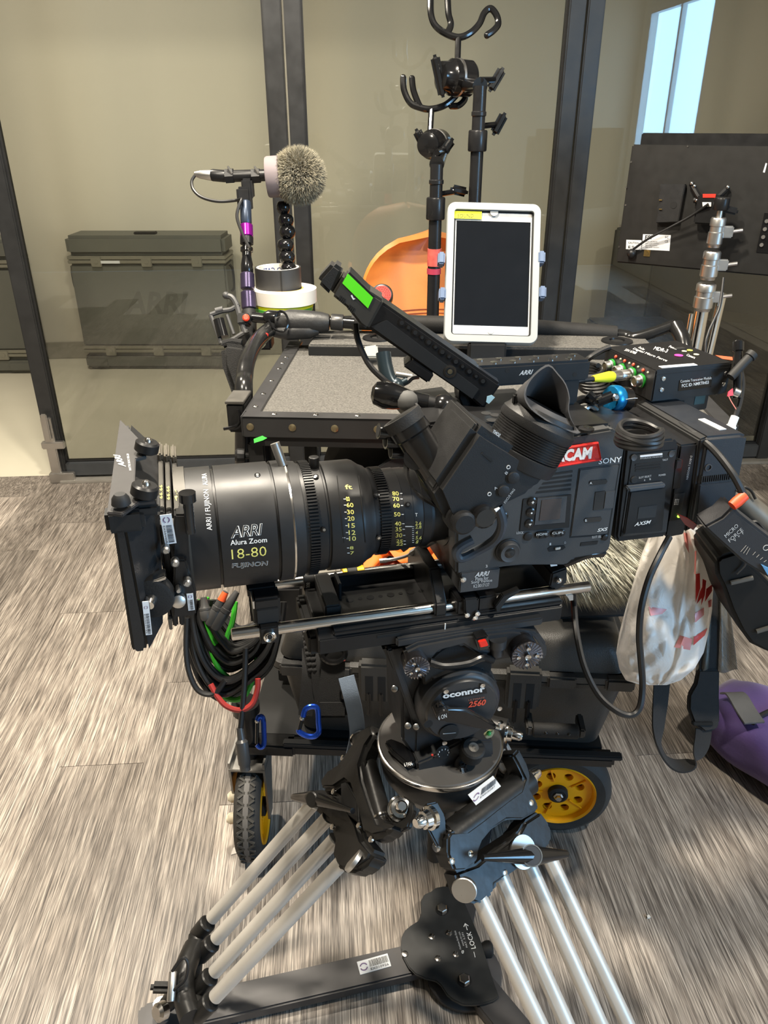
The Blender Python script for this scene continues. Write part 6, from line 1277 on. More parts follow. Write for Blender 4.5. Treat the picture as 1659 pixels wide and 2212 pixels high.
text_px(t, 'Contains Transceiver Module', 'y', -.0010, (1470, 827), (1537, 819), (1470, 821), WHITE, lb); text_px(t, 'FCC ID: NMRTR433', 'y', -.0010, (1473, 837), (1531, 829), (1473, 830), WHITE, lb, 0, .015)
for x, y in ((1433, 818), (1429, 842), (1568, 807), (1563, 830)): c = XF.px(x, y, 'y', 0); t.part('screw', B().lathe([(0, .0034), (.0012, .003), (.0014, .001)], c, (0, -1, 0), 12), STEEL)
t.part('lid_seam', B().box(0, WX, -.0003, 0, -.0065, -.006), HOLE)
# left face with sockets: plane from c0 to c2
SD = V((lc2.x, lc2.y, 0)).normalized(); SN = V((-SD.y, SD.x, 0)); SN = SN if SN.dot(V((-1, -.2, 0))) > 0 else -SN
def sidept(px, py, off=0.0):
    e = XF.loc(EYE); d = XF.I.to_3x3() @ ray(px, py); k = (SN * off - e).dot(SN) / d.dot(SN); return e + d * k
GRN = mat('green_ring', srgb(40, 150, 50), .4)
for i, (x, y) in enumerate(((1322, 790), (1344, 800), (1366, 808), (1386, 822))):
    c = sidept(x, y); k_ = t.part('socket', B().lathe([(0, .0085), (.004, .0085), (.005, .0075), (.012, .0075), (.013, .006), (.011, .005)], c, SN, 28), ALU); t.part('green_ring', B().lathe([(0, .0098), (.0025, .0098)], c, SN, 28), GRN, k_)
    if i != 2: t.part('socket_core', B().cyl(c + SN * .006, c + SN * .0125, .0046), BRASS, k_)
for i, (x, y) in enumerate(((1331, 771), (1350, 780), (1369, 788), (1390, 800))): c = sidept(x, y); t.part('red_lamp', B().ball(c, .0028, n=10), mat('red_lens', srgb(225, 80, 55), .35)); c = sidept(x + 10, y + 5); t.part('pale_lamp', B().ball(c, .002, n=8), mat('pale_lens', srgb(190, 190, 160), .35))
# the mounting block below
b0 = XF.px(1380, 880, 'y', .012); t.part('lower_module', B().box(XF.px(1400, 880, 'y', .01).x, WX * .86, .012, DY_ * .95, -HX - .026, -HX, .002), BLK); t.part('module_port', B().box(WX * .40, WX * .52, .0115, .013, -HX - .020, -HX - .008).box(.006, .016, .0115, .013, -HX - .020, -HX - .010), HOLE); t.part('teal_label', B().box(WX * .66, WX * .80, .0115, .0125, -HX - .016, -HX - .002), mat('teal_sticker', (.01, .06, .06), .5))
t.part('foot', B().box(WX * .35, WX * .65, .03, DY_ * .7, -HX - .06, -HX - .026, .003), BLKM)
# antennas
for (x0, y0, x1, y1, d, r, m_) in ((1592, 860, 1595, 735, 1.05, .0058, BLKG), (1578, 815, 1628, 762, 1.04, .0062, BLKM)):
    p, q_ = XF.loc(wd(x0, y0, d)), XF.loc(wd(x1, y1, d)); an = t.part('antenna', B().lathe([(0, r), ((q_ - p).length * .8, r), ((q_ - p).length * .82, r * 1.25), ((q_ - p).length * .97, r * 1.25), ((q_ - p).length, r * .8)], p, q_ - p, 16), m_)
t.part('antenna_joint', B().cyl(XF.loc(wd(1584, 845, 1.045)), XF.loc(wd(1596, 850, 1.045)), .006), ALU)
plqw('red_tag', 'small red-pink tag hanging at the right end of the wireless box', 'tag', [(1574, 846), (1583, 839), (1584, 854), (1572, 856)], 1.03, .002, mat('pink_red_tag', srgb(225, 60, 80), .5)); plqw('orange_tag', 'orange tag standing behind the wireless box', 'tag', [(1545, 767), (1582, 771), (1583, 778), (1560, 775)], 1.1, .003, mat('orange_tag', srgb(214, 98, 50), .5))
solo('tag_string', 'thin pink string below the small red tag', 'string', WORLD, B().tube([wd(1574, 856, 1.03), wd(1580, 868, 1.03), wd(1590, 884, 1.03)], .0007, 5), mat('pink_string', srgb(214, 130, 120), .6))
solo('antenna_cable', 'black cable dropping from the antennas to a white plug', 'cable', WORLD, B().tube([wd(1600, 800, 1.06), wd(1604, 830, 1.06), wd(1598, 870, 1.06), wd(1588, 900, 1.06)], .0035), CORD)
solo('white_plug', 'small white plug at the end of the antenna cable behind the battery', 'plug', WORLD, B().cyl(wd(1588, 900, 1.06), wd(1580, 920, 1.06), .0055).cyl(wd(1580, 920, 1.06), wd(1577, 928, 1.06), .007), WHITE)
# yellow plug and its cable
t = T('yellow_plug', 'silver plug with a yellow sleeve in the third socket', 'plug', XF, sidept(1366, 808)); c = sidept(1366, 808); tip = XF.loc(wd(1250, 822, .985)); ax_ = tip - c
t.part('barrel', B().lathe([(.012, .0072)] + sum([[(.016 + k * .003, .0072), (.0175 + k * .003, .0066)] for k in range(7)], []) + [(.04, .0074), (.055, .0068)], c, ax_, 24), ALU); t.part('sleeve', B().lathe([(.053, .0068), (.06, .0075), (.09, .0052), (.1, .0042)], c, ax_, 20), mat('yellow_sleeve', srgb(240, 230, 40), .5), label='bright yellow strain sleeve')
pe = XF.w(c + ax_.normalized() * .1)
solo('yellow_plug_cable', 'black cable from the yellow plug passing behind the eyecup', 'cable', WORLD, B().tube([pe, wd(1238, 826, .99), wd(1228, 845, 1.0), wd(1222, 880, 1.02)], .0036), CORD)
# coiled cables behind
b = B(); 
for k in range(6): b.tube([wd(1270 + 32 * math.cos(a / 8 * 2 * math.pi) + k * 3, 800 + 7 * k + 14 * math.sin(a / 8 * 2 * math.pi), 1.12 - .02 * math.sin(a / 8 * 2 * math.pi)) for a in range(8)], .0036, 7, 5, True)
solo('curly_cable', 'coiled black cable between the handle and the wireless box', 'cable', WORLD, b, CORD)
solo('box_cable', 'black cable rising over the wireless box from the left', 'cable', WORLD, B().tube([wd(1255, 790, 1.13), wd(1275, 772, 1.12), wd(1300, 757, 1.12), wd(1318, 750, 1.12)], .0042), CORD)
# blue motor ring
BF_ = cfr(1325, 860, 1.02); t = T('blue_accessory', 'bright blue anodised clamp disc with a black thumb knob beside the wireless box', 'clamp', BF_); P = lambda x, y, v=0.0: BF_.px(x, y, 'y', v)
BLUE = mat('blue_anodised', srgb(20, 120, 176), .28, .6, .08); axb = (P(1350, 862, .012) - P(1322, 860, 0)).normalized()
t.part('disc', B().lathe([(0, .0155), (.003, .0175), (.012, .0178), (.016, .016)], P(1318, 860), axb, 36), BLUE); t.part('black_band', B().lathe([(.016, .0165), (.03, .0165)], P(1318, 860), axb, 36), BLKG); t.part('thumb_knob', B().obox(P(1306, 862, -.014), (.9, 0, .35), (0, 1, 0), .032, .014, .014, .005, 3), BLKG); t.part('knob_screw', B().lathe([(0, .005), (.008, .005), (.01, .003)], P(1324, 860, -.012), (0.2, -1, 0), 12), STEEL); t.part('side_label', B().obox(P(1361, 862, -.012), axb.cross(V((0, 0, 1))), axb, .02, .006, .0006), STICK); t.part('thumb_stem', B().tube([P(1270, 850, -.01), P(1285, 862, -.01), P(1300, 860, -.012)], .006), BLKG); t.part('loose_clip', B().tube([P(1262, 885, 0), P(1275, 878, 0), P(1290, 888, 0)], .004), ALU); t.part('lever_arm', B().tube([P(1240, 870, 0), P(1262, 862, 0), P(1285, 870, 0)], .0055), BLKG)
# cable loop lying on the recorder
b = B(); cc = RIG.px(1384, 925, 'z', top + .02)
for k in range(6): b.tube([cc + V((.0235 * math.cos(a / 10 * 2 * math.pi) * (1 + .04 * math.sin(k)), .024 * math.sin(a / 10 * 2 * math.pi) * (1 + .05 * math.cos(k * 2)), -.016 + k * .003 + .002 * math.sin(a + k))) for a in range(10)], .0031, 7, 5, True)
solo('cable_loop', 'neat round coil of thin black cable lying on top of the recorder', 'cable', RIG, b, CORD, base=cc)
solo('battery_cable', 'black cable arching over the battery into an orange plug', 'cable', WORLD, B().tube([wd(1445, 905, 1.02), wd(1470, 918, .985), wd(1510, 945, .95), wd(1545, 975, .93), wd(1580, 1020, .92), wd(1600, 1055, .92), wd(1607, 1073, .92)], .0046), CORD)
solo('orange_plug', 'orange rubber plug where the arching cable meets the hand unit', 'plug', WORLD, B().lathe([(0, .0062), (.012, .0068), (.02, .006)], wd(1609, 1070, .92), wd(1592, 1084, .92) - wd(1609, 1070, .92), 18), mat('orange_rubber', srgb(232, 74, 28), .5))
# ================================================================ fluid head, tripod and spreader
DC = V((0.080, 0.838, 0.520)); DRAD = 0.090
HEAD = yawfr(DC, 14.0); hp = lambda x, y, v: HEAD.px(x, y, 'y', v); hpoly = lambda pts, v: HEAD.poly(pts, 'y', v)
HG = mat('head_charcoal', (.027, .028, .030), .42, .1, .12, 40); HD = mat('head_disc_grey', (.07, .067, .064), .45, .1, .1, 30)
t = T('fluid_head', 'round charcoal fluid head with silver-rimmed base under the camera', 'tripod head', HEAD)
t.part('base_disc', B().lathe([(-.006, DRAD * .98), (0, DRAD), (.004, DRAD * .985), (.006, DRAD * .96)], (0, 0, 0), (0, 0, 1), 96), HD)
t.part('silver_rim', B().lathe([(-.004, DRAD * 1.002), (-.001, DRAD * 1.012), (.0035, DRAD * 1.006), (.0045, DRAD * .985)], (0, 0, 0), (0, 0, 1), 96), STEEL, label='bright silver rim')
FY = -.058
t.part('pedestal', B().prism(hpoly([(900, 1650), (925, 1640), (1000, 1600), (1065, 1600), (1068, 1670), (1050, 1682), (920, 1692), (902, 1690)], FY + .008), 'y', FY + .008, .05, .003), HG)
t.part('pedestal_back', B().box(-.05, .05, -.03, .05, .0, .10, .006), HG)
# drum
c = hp(996, 1530, FY); RD = (hp(1082, 1530, FY).x - hp(908, 1530, FY).x) / 2
t.part('drum', B().lathe([(0, RD * .9), (.006, RD), (.02, RD * 1.01), (.09, RD * 1.01)], c, (0, 1, 0), 72), HG)
fcx = t.part('drum_cover', B().lathe([(-.006, RD * .2), (-.005, RD * .84), (-.003, RD * .87), (.002, RD * .88)], c, (0, 1, 0), 72), mat('head_cover', (.026, .027, .029), .4), label='round drum cover with white lettering')
t.part('drum_lip', B().lathe([(-.001, RD * .87), (.001, RD * .93), (.004, RD * .97), (.006, RD * .97)], c, (0, 1, 0), 72), HG)
t.part('drum_shoulder', B().prism(hpoly([(915, 1500), (930, 1462), (960, 1448), (1050, 1440), (1075, 1470), (1080, 1520)], FY + .012), 'y', FY + .012, .04, .006, 3), HG)
V0 = c.y - .0064
lb = t.part('name_plate', B().prism(hpoly([(955, 1500), (1050, 1488), (1053, 1498), (958, 1513)], V0), 'y', V0, V0 + .001, .0004), BLK, fcx)
text_px(t, 'oconnor', 'y', V0 - .0008, (957, 1510), (1048, 1494), (956, 1501), WHITE, fcx, 0, .04)
text_px(t, 'ULTIMATE', 'y', V0 - .0006, (1012, 1515), (1047, 1509), (1012, 1511), mat('dull_orange_print', (.35, .12, .07), .6), fcx); text_px(t, '2560', 'y', V0 - .0006, (1011, 1529), (1049, 1523), (1012, 1516), mat('orange_red_print', srgb(224, 84, 58), .6), fcx, .2, .03)
for x, y in ((963, 1493), (1042, 1480), (1079, 1530), (960, 1604)): q_ = hp(x, y, V0); s_ = t.part('cover_screw', B().lathe([(0, .0034), (.0015, .0034), (.0012, .002)], q_, (0, -1, 0), 14), STEEL, fcx)
t.part('side_screw', B().lathe([(0, .006), (.001, .006), (.001, .004)], hp(925, 1563, V0 + .002), (0, -1, 0), 20), BLKM, fcx)
q_ = hp(970, 1582, V0); t.part('coin_slot_cap', B().lathe([(0, .0135), (.001, .0135), (.0014, .012)], q_, (0, -1, 0), 32), BLKM, fcx); t.part('slot_line', B().obox(q_ + V((0, -.0018, 0)), (1, 0, -.12), (0, 0, 1), .018, .0006, .0006), PRINT, fcx)
lv = t.part('drag_lever', B().prism(hpoly([(941, 1520), (952, 1512), (968, 1530), (1010, 1532), (1045, 1550), (1075, 1568), (1070, 1578), (1030, 1574), (985, 1562), (960, 1560), (945, 1545)], V0 - .012), 'y', V0 - .014, V0 - .006, .003, 3), BLKG, None, 'long curved drag lever')
q_ = hp(954, 1540, V0 - .014); t.part('lever_hub', B().lathe([(-.012, .0095), (.004, .0095), (.006, .008)], q_, (0, -1, 0), 24), BLKG, lv); text(t, '6 ON', q_ + V((-.006, -.0066, -.005)), V((.011, 0, .002)), V((-.001, 0, .007)), WHITE, lv)
t.part('lever_end', B().tube([hp(1068, 1570, V0 - .012), hp(1080, 1572, V0 - .012), hp(1082, 1560, V0 - .012)], .0035), CHROME, lv)
t.part('green_vial', B().prism(hpoly([(1046, 1588), (1064, 1575), (1068, 1580), (1062, 1591), (1050, 1595)], V0 - .004), 'y', V0 - .006, V0, .001), mat('vial_brass', (.35, .36, .22), .4, .3)); t.part('vial_bubble', B().ball(hp(1056, 1584, V0 - .006), .0035, n=10), mat('vial_green', (.05, .4, .08), .2))
# pan drag lever, dial, knob on the base
z0 = .007
def hz(x, y, z): return HEAD.px(x, y, 'z', z)
b = B().prism([(p.x, p.y) for p in (hz(x, y, .012) for x, y in ((830, 1608), (845, 1602), (870, 1612), (892, 1632), (900, 1650), (893, 1660), (880, 1662), (868, 1650), (845, 1630)))], 'z', .010, .020, .003, 3)
pl = t.part('pan_lever', b, BLKG, None, 'flat black pan lock lever'); q_ = hz(882, 1650, .0204); text(t, '6 PAN', q_ + V((-.006, -.004, 0)), V((.011, 0, 0)), V((0, .007, 0)), WHITE, pl)
t.part('lever_post', B().cyl(hz(880, 1655, .0), hz(880, 1655, 0) + V((0, 0, .012)), .007), BLKM)
q_ = hp(957, 1625, FY + .0078); dl2 = t.part('drag_dial', B().lathe([(0, .0105), (.001, .0105), (.0014, .0095)], q_, (0, -1, 0.25), 32), BLKM)
for k in range(10): a = 2 * math.pi * k / 10; t.part('dial_mark', B().box(-.0005, .0005, -.0022, -.0016, -.0012, .0012, 0, 2, Matrix.Translation(q_ + V((.0075 * math.cos(a), -.0004, .0075 * math.sin(a))))), WHITE, dl2)
t.part('red_dot', B().ball(hp(934, 1631, FY + .0078), .0018, n=8), RED)
q_ = hp(1020, 1622, FY - .004); kb = t.part('drag_knob', B().lathe([(-.012, .010), (-.010, .0165), (.008, .0165), (.010, .014)], q_, (0.05, -.35, 1), 32), RUB); t.part('knob_cap', B().lathe([(.009, .0075), (.0105, .007), (.010, .003)], q_, (0.05, -.35, 1), 20), STEEL, kb)
q_ = hp(1008, 1650, FY + .004); sw = t.part('brake_disc', B().lathe([(0, .019), (.003, .019), (.005, .016)], q_, (0, -1, .3), 32), BLK); t.part('brake_lever', B().obox(hp(1002, 1665, FY - .008), hp(1006, 1682, FY - .008) - hp(997, 1645, FY - .008), (0, 1, 0), .026, .008, .011, .003, 3), BLKG, sw); a = hp(1004, 1672, FY - .0125); text(t, 'oconnor', a, V((-.003, 0, .013)), V((-.003, 0, -.001)), PRINT, sw)
t.part('lock_tab', B().box(-.003, .003, -.002, .002, -.004, .004, .001, 2, Matrix.Translation(hp(1027, 1645, FY - .002))), STEEL)
# side arms and rosettes, top platform
t.part('side_arm', B().prism(hpoly([(826, 1402), (880, 1392), (912, 1455), (912, 1560), (934, 1600), (934, 1655), (905, 1650), (868, 1600), (866, 1480)], FY + .03), 'y', FY + .03, .055, .004), HG)
t.part('brace', B().prism(hpoly([(836, 1405), (850, 1402), (912, 1570), (908, 1588), (898, 1580)], FY + .022), 'y', FY + .022, FY + .032, .002), HG)
for x, y in ((884, 1568), (902, 1570), (855, 1488)): t.part('pin', B().rcyl(hp(x, y, FY + .028), hp(x - 3, y, FY + .014), .0045, .001), STEEL)
t.part('platform', B().prism(hpoly([(872, 1408), (905, 1392), (1000, 1374), (1110, 1362), (1165, 1368), (1184, 1395), (1182, 1425), (1150, 1435), (1100, 1425), (1060, 1432), (1000, 1395), (950, 1408), (925, 1435), (890, 1440)], FY + .004), 'y', FY + .004, .06, .004), HG)
t.part('tilt_wheel', B().lathe([(0, .045), (.004, .048), (.04, .048), (.044, .045)], hp(990, 1452, FY + .016), (0, 1, 0), 48), RUB)
t.part('plate_bar', B().box(hp(862, 1400, FY).x, hp(1178, 1370, FY).x, FY + .01, .05, hp(1000, 1388, FY).z, hp(1000, 1372, FY).z, .002), HG)
def rosette(x, y, r, v, screws):
    q_ = hp(x, y, v); o_ = t.part('rosette', B().lathe([(-.02, r * .98), (0, r), (.004, r), (.005, r * .97)], q_, (-.08, -1, 0), 40), mat('chrome_black', (.10, .095, .10), .18, .9)); ax_, u_, v_ = frame_of((-.08, -1, 0)); b = B()
    for k in range(24):
        a0, a1 = 2 * math.pi * k / 24, 2 * math.pi * (k + .5) / 24; e0, e1 = u_ * math.cos(a0) + v_ * math.sin(a0), u_ * math.cos(a1) + v_ * math.sin(a1); am = (a0 + a1) / 2; em = u_ * math.cos(am) + v_ * math.sin(am); p = q_ + ax_ * .005
        A = [p + e0 * r * .25, p + e0 * r * .97, p + em * r * .97 + ax_ * .003, p + em * r * .25 + ax_ * .001]; b.quad(*A); b.quad(p + em * r * .25 + ax_ * .001, p + em * r * .97 + ax_ * .003, p + e1 * r * .97, p + e1 * r * .25); b.bm.faces.new([b.bm.verts.new(k_) for k_ in (p + e0 * r * .97, p + e1 * r * .97, p + em * r * .97 + ax_ * .003)])
    t.part('teeth', b, mat('tooth_steel', (.42, .42, .45), .22, .9), o_); t.part('centre_hole', B().lathe([(.004, r * .2), (.009, r * .2), (.008, r * .12)], q_, (-.08, -1, 0), 18), STEEL, o_)
    for a in screws: e = u_ * math.cos(a) + v_ * math.sin(a); t.part('cap_screw', B().lathe([(.004, r * .13), (.0085, r * .13), (.008, r * .07)], q_ + e * r * .58, (-.08, -1, 0), 14), STEEL, o_)
rosette(899, 1437, .0165, FY - .004, (0.6, 1.9, 5.2)); rosette(1136, 1411, .021, FY - .010, (0.0, 1.57, 3.14, 4.71))
rb = t.part('release_block', B().prism(hpoly([(1026, 1380), (1054, 1372), (1058, 1400), (1034, 1406)], FY - .004), 'y', FY - .006, FY + .02, .002), CHROME if False else BLKG); t.part('red_button', B().prism(hpoly([(1033, 1386), (1050, 1382), (1056, 1396), (1038, 1400)], FY - .0085), 'y', FY - .0085, FY - .005, .001), mat('bright_red', srgb(232, 40, 22), .35), rb, 'square red release button')
t.part('release_lever', B().tube([hp(928, 1430, FY), hp(960, 1438, FY - .004), hp(1010, 1432, FY - .004), hp(1040, 1420, FY), hp(1065, 1425, FY)], .0055, 10), BLKG); t.part('latch_knob', B().lathe([(0, .012), (.012, .012), (.013, .009), (.025, .009)], hp(1075, 1378, FY + .004), (0, 0, -1), 20), HG)

# ---------------------------------------------------------------- tripod
TP = mat('tripod_black_enamel', (.013, .0128, .0125), .36, .0, .3, 25, .3, 40, spec=.3); WEAR = mat('worn_silver_edge', (.5, .48, .44), .4, .9)
TUBE = mat('brushed_aluminium', (.62, .60, .56), .36, .45, .12, 18, stretch=(1, 1, 1))
C0 = V((DC.x, DC.y, 0)); TR = T('tripod', 'short heavy tripod with paired aluminium tubes under the fluid head', 'tripod', Fr(C0, (1, 0, 0)))
t = TR; Wt = TR.fr
t.part('bowl', B().lathe([(.44, .045), (.455, .07), (.48, .084), (.505, .088), (.513, .087)], (0, 0, 0), (0, 0, 1), 64), TP)
t.part('bowl_centre', B().lathe([(.36, .022), (.40, .030), (.45, .034)], (0, 0, 0), (0, 0, 1), 24), TP)
t.part('tie_down', B().cyl((0, 0, .28), (0, 0, .36), .013), BLKM)
feet = [wz(352, 2192, .03), V((.372, .487, .03)), V((.237, 1.262, .03))]
def lp(F_, x, y, v=0.0): return F_.px(x, y, 'z', v)
LT = [dict(up=[(664, 1750), (696, 1780), (711, 1827), (726, 1876)], lo=[(447, 1996), (456, 2040), (452, 2112), (453, 2166)]),
      dict(up=[(1046, 1960), (1090, 1912), (1146, 1876), (1190, 1860)], lo=[(1166, 2212), (1224, 2212), (1297, 2212), (1355, 2212)]), None]
for i, (fo, spec) in enumerate(zip(feet, LT)):
    d = V((fo.x - DC.x, fo.y - DC.y, 0)).normalized(); H = V((DC.x, DC.y, .474)) + d * .102
    xd = (fo - H); tg = V((-d.y, d.x, 0)); F_ = Fr(H, xd, V((0, 0, 1)))     # y across, z up out of the leg plane
    toT = lambda p, F_=F_: Wt.loc(F_.w(p))
    TRL = T.__new__(T); TRL.fr = TR.fr; TRL.base = TR.base; TRL.root = TR.root
    leg_len = xd.length
    if spec:
        ups = [lp(F_, x, y) for x, y in spec['up']]; los = [lp(F_, x, y) for x, y in spec['lo']]
        if i == 1:
            los = [u_ + (l_ - u_) * ((leg_len - .09 - u_.x) / (l_.x - u_.x)) for u_, l_ in zip(ups, los)]
    else:
        ups = [V((.14, y, 0)) for y in (-.06, -.035, .035, .06)]; los = [V((leg_len - .09, y, 0)) for y in (-.065, -.04, .04, .065)]
    leg = t.part('leg', B().cyl(toT((0, -.078, 0)), toT((0, .078, 0)), .021 if i else .014, n=28), TP, None, 'folding leg with paired aluminium tubes and black castings')
    def lpart(name, b, m, label=None): return t.part(name, b, m, leg, label)
    for u_, l_ in zip(ups, los): lpart('leg_tube', B().lathe([(0, .0108), ((l_ - u_).length, .0108)], toT(u_ - (l_ - u_).normalized() * .015), Wt.I.to_3x3() @ (F_.M.to_3x3() @ (l_ - u_)), 24), TUBE)
    for u_, l_ in zip(ups, los):
        dd = (l_ - u_).normalized(); p = toT(l_ - dd * .004); e = toT(l_ + dd * .04); lpart('socket', B().lathe([(0, .0125), (.002, .0145), (.012, .0145), (.035, .0135), (.042, .010)], p, e - p, 24), TP)
    # end castings joining the sockets
    pa, pb = los[0] + V((.03, 0, 0)), los[3] + V((.03, 0, 0))
    lpart('end_casting', B().tube([toT(pa), toT((pa + pb) / 2 + V((.015, 0, 0))), toT(pb)], .0145, 12), TP)
    lpart('foot', B().tube([toT((pa + pb) / 2 + V((.01, 0, 0))), Wt.loc(fo + V((0, 0, .015)))], lambda k: .020 - .008 * k, 14), TP)
    lpart('foot_point', B().lathe([(0, .012), (.018, .011), (.03, .003)], Wt.loc(fo + V((0, 0, .03))), (0, 0, -1), 16), STEEL)
    for s in (-1, 1): 
        p, e = toT((0, s * .078, 0)), toT((0, s * .108, 0)); lpart('hinge_bolt', B().lathe([(0, .0165), (.003, .0165), (.004, .0125), (.010, .0115), (.011, .008), (.022, .0075), (.026, .005)], p, e - p, 18), CHROME)
    if i == 2:
        lpart('yoke', B().prism([(-.01, -.075), (.10, -.045), (.15, -.075), (.15, .075), (.10, .045), (-.01, .075)], 'z', -.016, .016, .004), TP) if False else lpart('yoke', B().obox(toT((.08, 0, 0)), Wt.I.to_3x3() @ F_.x, Wt.I.to_3x3() @ F_.y, .16, .14, .03, .008), TP)
        continue
    def casting(name, pts, v0, v1, bev=.007, label=None, m=TP, vp=None):
        P2 = [lp(F_, x, y, v1 if vp is None else vp) for x, y in pts]; b = B().prism([(p.x, p.y) for p in P2], 'z', v0, v1, bev, 3)
        bmesh.ops.transform(b.bm, matrix=Wt.I @ F_.M, verts=b.bm.verts); return lpart(name, b, m, label)
    def screw(x, y, v, r=.0042):
        p = lp(F_, x, y, v); return lpart('dowel', B().lathe([(-.002, r), (.001, r), (.0016, r * .6)], toT(p), Wt.I.to_3x3() @ F_.z, 14), STEEL)
    if i == 0:
        casting('yoke_arm', [(800, 1560), (776, 1572), (763, 1596), (727, 1647), (706, 1659), (687, 1687), (690, 1706), (716, 1706), (740, 1690), (752, 1700), (772, 1770), (778, 1800), (800, 1812), (826, 1806), (850, 1782), (815, 1772), (800, 1735), (782, 1680), (778, 1648), (790, 1612), (808, 1585)], -.010, .020)
        casting('knuckle', [(690, 1700), (720, 1708), (748, 1735), (770, 1775), (780, 1808), (805, 1838), (795, 1862), (765, 1884), (730, 1880), (713, 1852), (719, 1819), (706, 1775), (672, 1745)], -.018, .014)
        casting('inner_web', [(735, 1690), (748, 1688), (772, 1730), (775, 1780), (750, 1760), (735, 1720)], .012, .017, .002, None, BLKM)
        casting('hinge_lug', [(812, 1775), (848, 1732), (874, 1722), (890, 1735), (892, 1752), (880, 1788), (850, 1803), (815, 1800)], -.012, -.004, .002, None, TP)
        q_ = lp(F_, 864, 1747, -.002); p_ = toT(q_); dv = (Wt.loc(EYE) - p_).normalized(); lpart('clamp_bolt', B().lathe([(-.006, .017), (0, .017), (.002, .0145), (.010, .013), (.011, .0085), (.019, .008), (.023, .0055)], p_, dv + V((.15, 0, .25)), 24), CHROME)
        for x, y in ((740, 1637), (720, 1710), (775, 1782), (801, 1813), (718, 1786)): screw(x, y, .019)
        q_ = lp(F_, 763, 1858, .016); lpart('end_cap', B().lathe([(-.004, .0165), (.001, .0165), (.002, .0155)], toT(q_), Wt.I.to_3x3() @ (F_.z + F_.y * -.6), 32), ALU, 'round silver end cap')
        w0, w1, wc = (toT(lp(F_, x, y, .034)) for x, y in ((634, 1722), (762, 1752), (684, 1726)))
        wl_ = lpart('wing_lever', B().tube([w0, w0.lerp(wc, .5), wc, wc.lerp(w1, .5), w1], lambda k: .004 + .0075 * max(0, 1 - abs(k - .42) / .5) ** 1.1, 14), BLKG, 'glossy black two-winged clamp lever')
        lpart('lever_disc', B().lathe([(-.012, .012), (.010, .0115), (.012, .010)], wc, Wt.I.to_3x3() @ (F_.z + V((0, -.5, 0))), 24), TP)
        # transport pin and wire at the foot
        p0, p1 = Wt.loc(wd(374, 2098, 1.18)), Wt.loc(wd(369, 2164, 1.16)); lpart('steel_pin', B().rcyl(p0, p1, .0062, .0015), ALU)
        lpart('retaining_wire', B().tube([Wt.loc(wd(x, y, 1.165)) for x, y in ((372, 2098), (388, 2075), (400, 2070), (406, 2085), (400, 2115), (385, 2130), (372, 2142))], .0025, 8), CORD)
        lpart('foot_lever', B().obox(Wt.loc(wd(350, 2133, 1.19)), (1, .1, -.2), (0, 0, 1), .035, .016, .016, .005), TP)
        lpart('foot_boss', B().lathe([(0, .014), (.012, .014), (.016, .009)], Wt.loc(wd(354, 2182, 1.20)), (-.5, -.6, .5), 20), STEEL)
        lpart('foot_casting', B().tube([Wt.loc(wd(420, 2045, 1.24)), Wt.loc(wd(400, 2095, 1.20)), Wt.loc(wd(398, 2150, 1.18)), Wt.loc(wd(412, 2200, 1.15))], .017, 14), TP)
    else:
        casting('yoke_arm', [(975, 1797), (1011, 1794), (1044, 1770), (1075, 1745), (1101, 1725), (1126, 1707), (1134, 1683), (1118, 1650), (1108, 1632), (1122, 1616), (1140, 1650), (1148, 1675), (1145, 1699), (1166, 1742), (1163, 1752), (1130, 1771), (1095, 1771), (1064, 1792), (1044, 1816), (1036, 1837), (1032, 1863), (1007, 1881), (983, 1883), (968, 1847), (968, 1808)], -.012, .022)
        casting('knuckle', [(983, 1884), (1032, 1866), (1060, 1842), (1120, 1802), (1135, 1774), (1169, 1752), (1193, 1785), (1196, 1817), (1182, 1832), (1150, 1852), (1115, 1882), (1071, 1912), (1071, 1930), (1036, 1956), (1005, 1945)], -.02, .014)
        casting('hinge_lug', [(922, 1737), (945, 1732), (962, 1762), (970, 1828), (961, 1842), (945, 1828), (925, 1790), (914, 1760)], .0, .008, .002)
        q_ = lp(F_, 926, 1768, .012); p_ = toT(q_); lpart('clamp_bolt', B().lathe([(-.006, .0155), (0, .0155), (.002, .0125), (.010, .0115), (.011, .0085), (.019, .008), (.023, .0055)], p_, V((-.75, -.55, .25)), 24), CHROME)
        for x, y in ((1016, 1844), (976, 1860), (1147, 1734), (1131, 1811), (1090, 1885)): screw(x, y, .021 if y != 1811 and y != 1885 else .013)
        q_ = lp(F_, 1003, 1923, .012); lpart('end_cap', B().lathe([(-.004, .0165), (.001, .0165), (.002, .0155)], toT(q_), Wt.I.to_3x3() @ (F_.z * .7 - F_.y * .8), 32), ALU, 'round silver end cap')
        w0, w1, wc = (toT(lp(F_, x, y, .045)) for x, y in ((1042, 1853), (1224, 1845), (1145, 1849)))
        lpart('wing_lever', B().tube([w0, w0.lerp(wc, .5), wc, wc.lerp(w1, .5), w1], lambda k: .0042 + .0085 * max(0, 1 - abs(k - .55) / .5) ** 1.1, 14), BLKG, 'glossy black two-winged clamp lever')
        dk = lpart('lever_disc', B().lathe([(-.018, .013), (.010, .0135), (.011, .0125)], wc, (.05, -.6, .8), 28), mat('lever_blue_black', (.03, .036, .045), .35)); lpart('lever_ring', B().lathe([(.009, .0140), (.0118, .0140), (.0118, .0125)], wc, (.05, -.6, .8), 28, False), STEEL)
        lpart('blue_washer', B().lathe([(0, .022), (.003, .022)], toT(lp(F_, 1128, 1840, .016)), Wt.I.to_3x3() @ F_.z, 28), ALU)
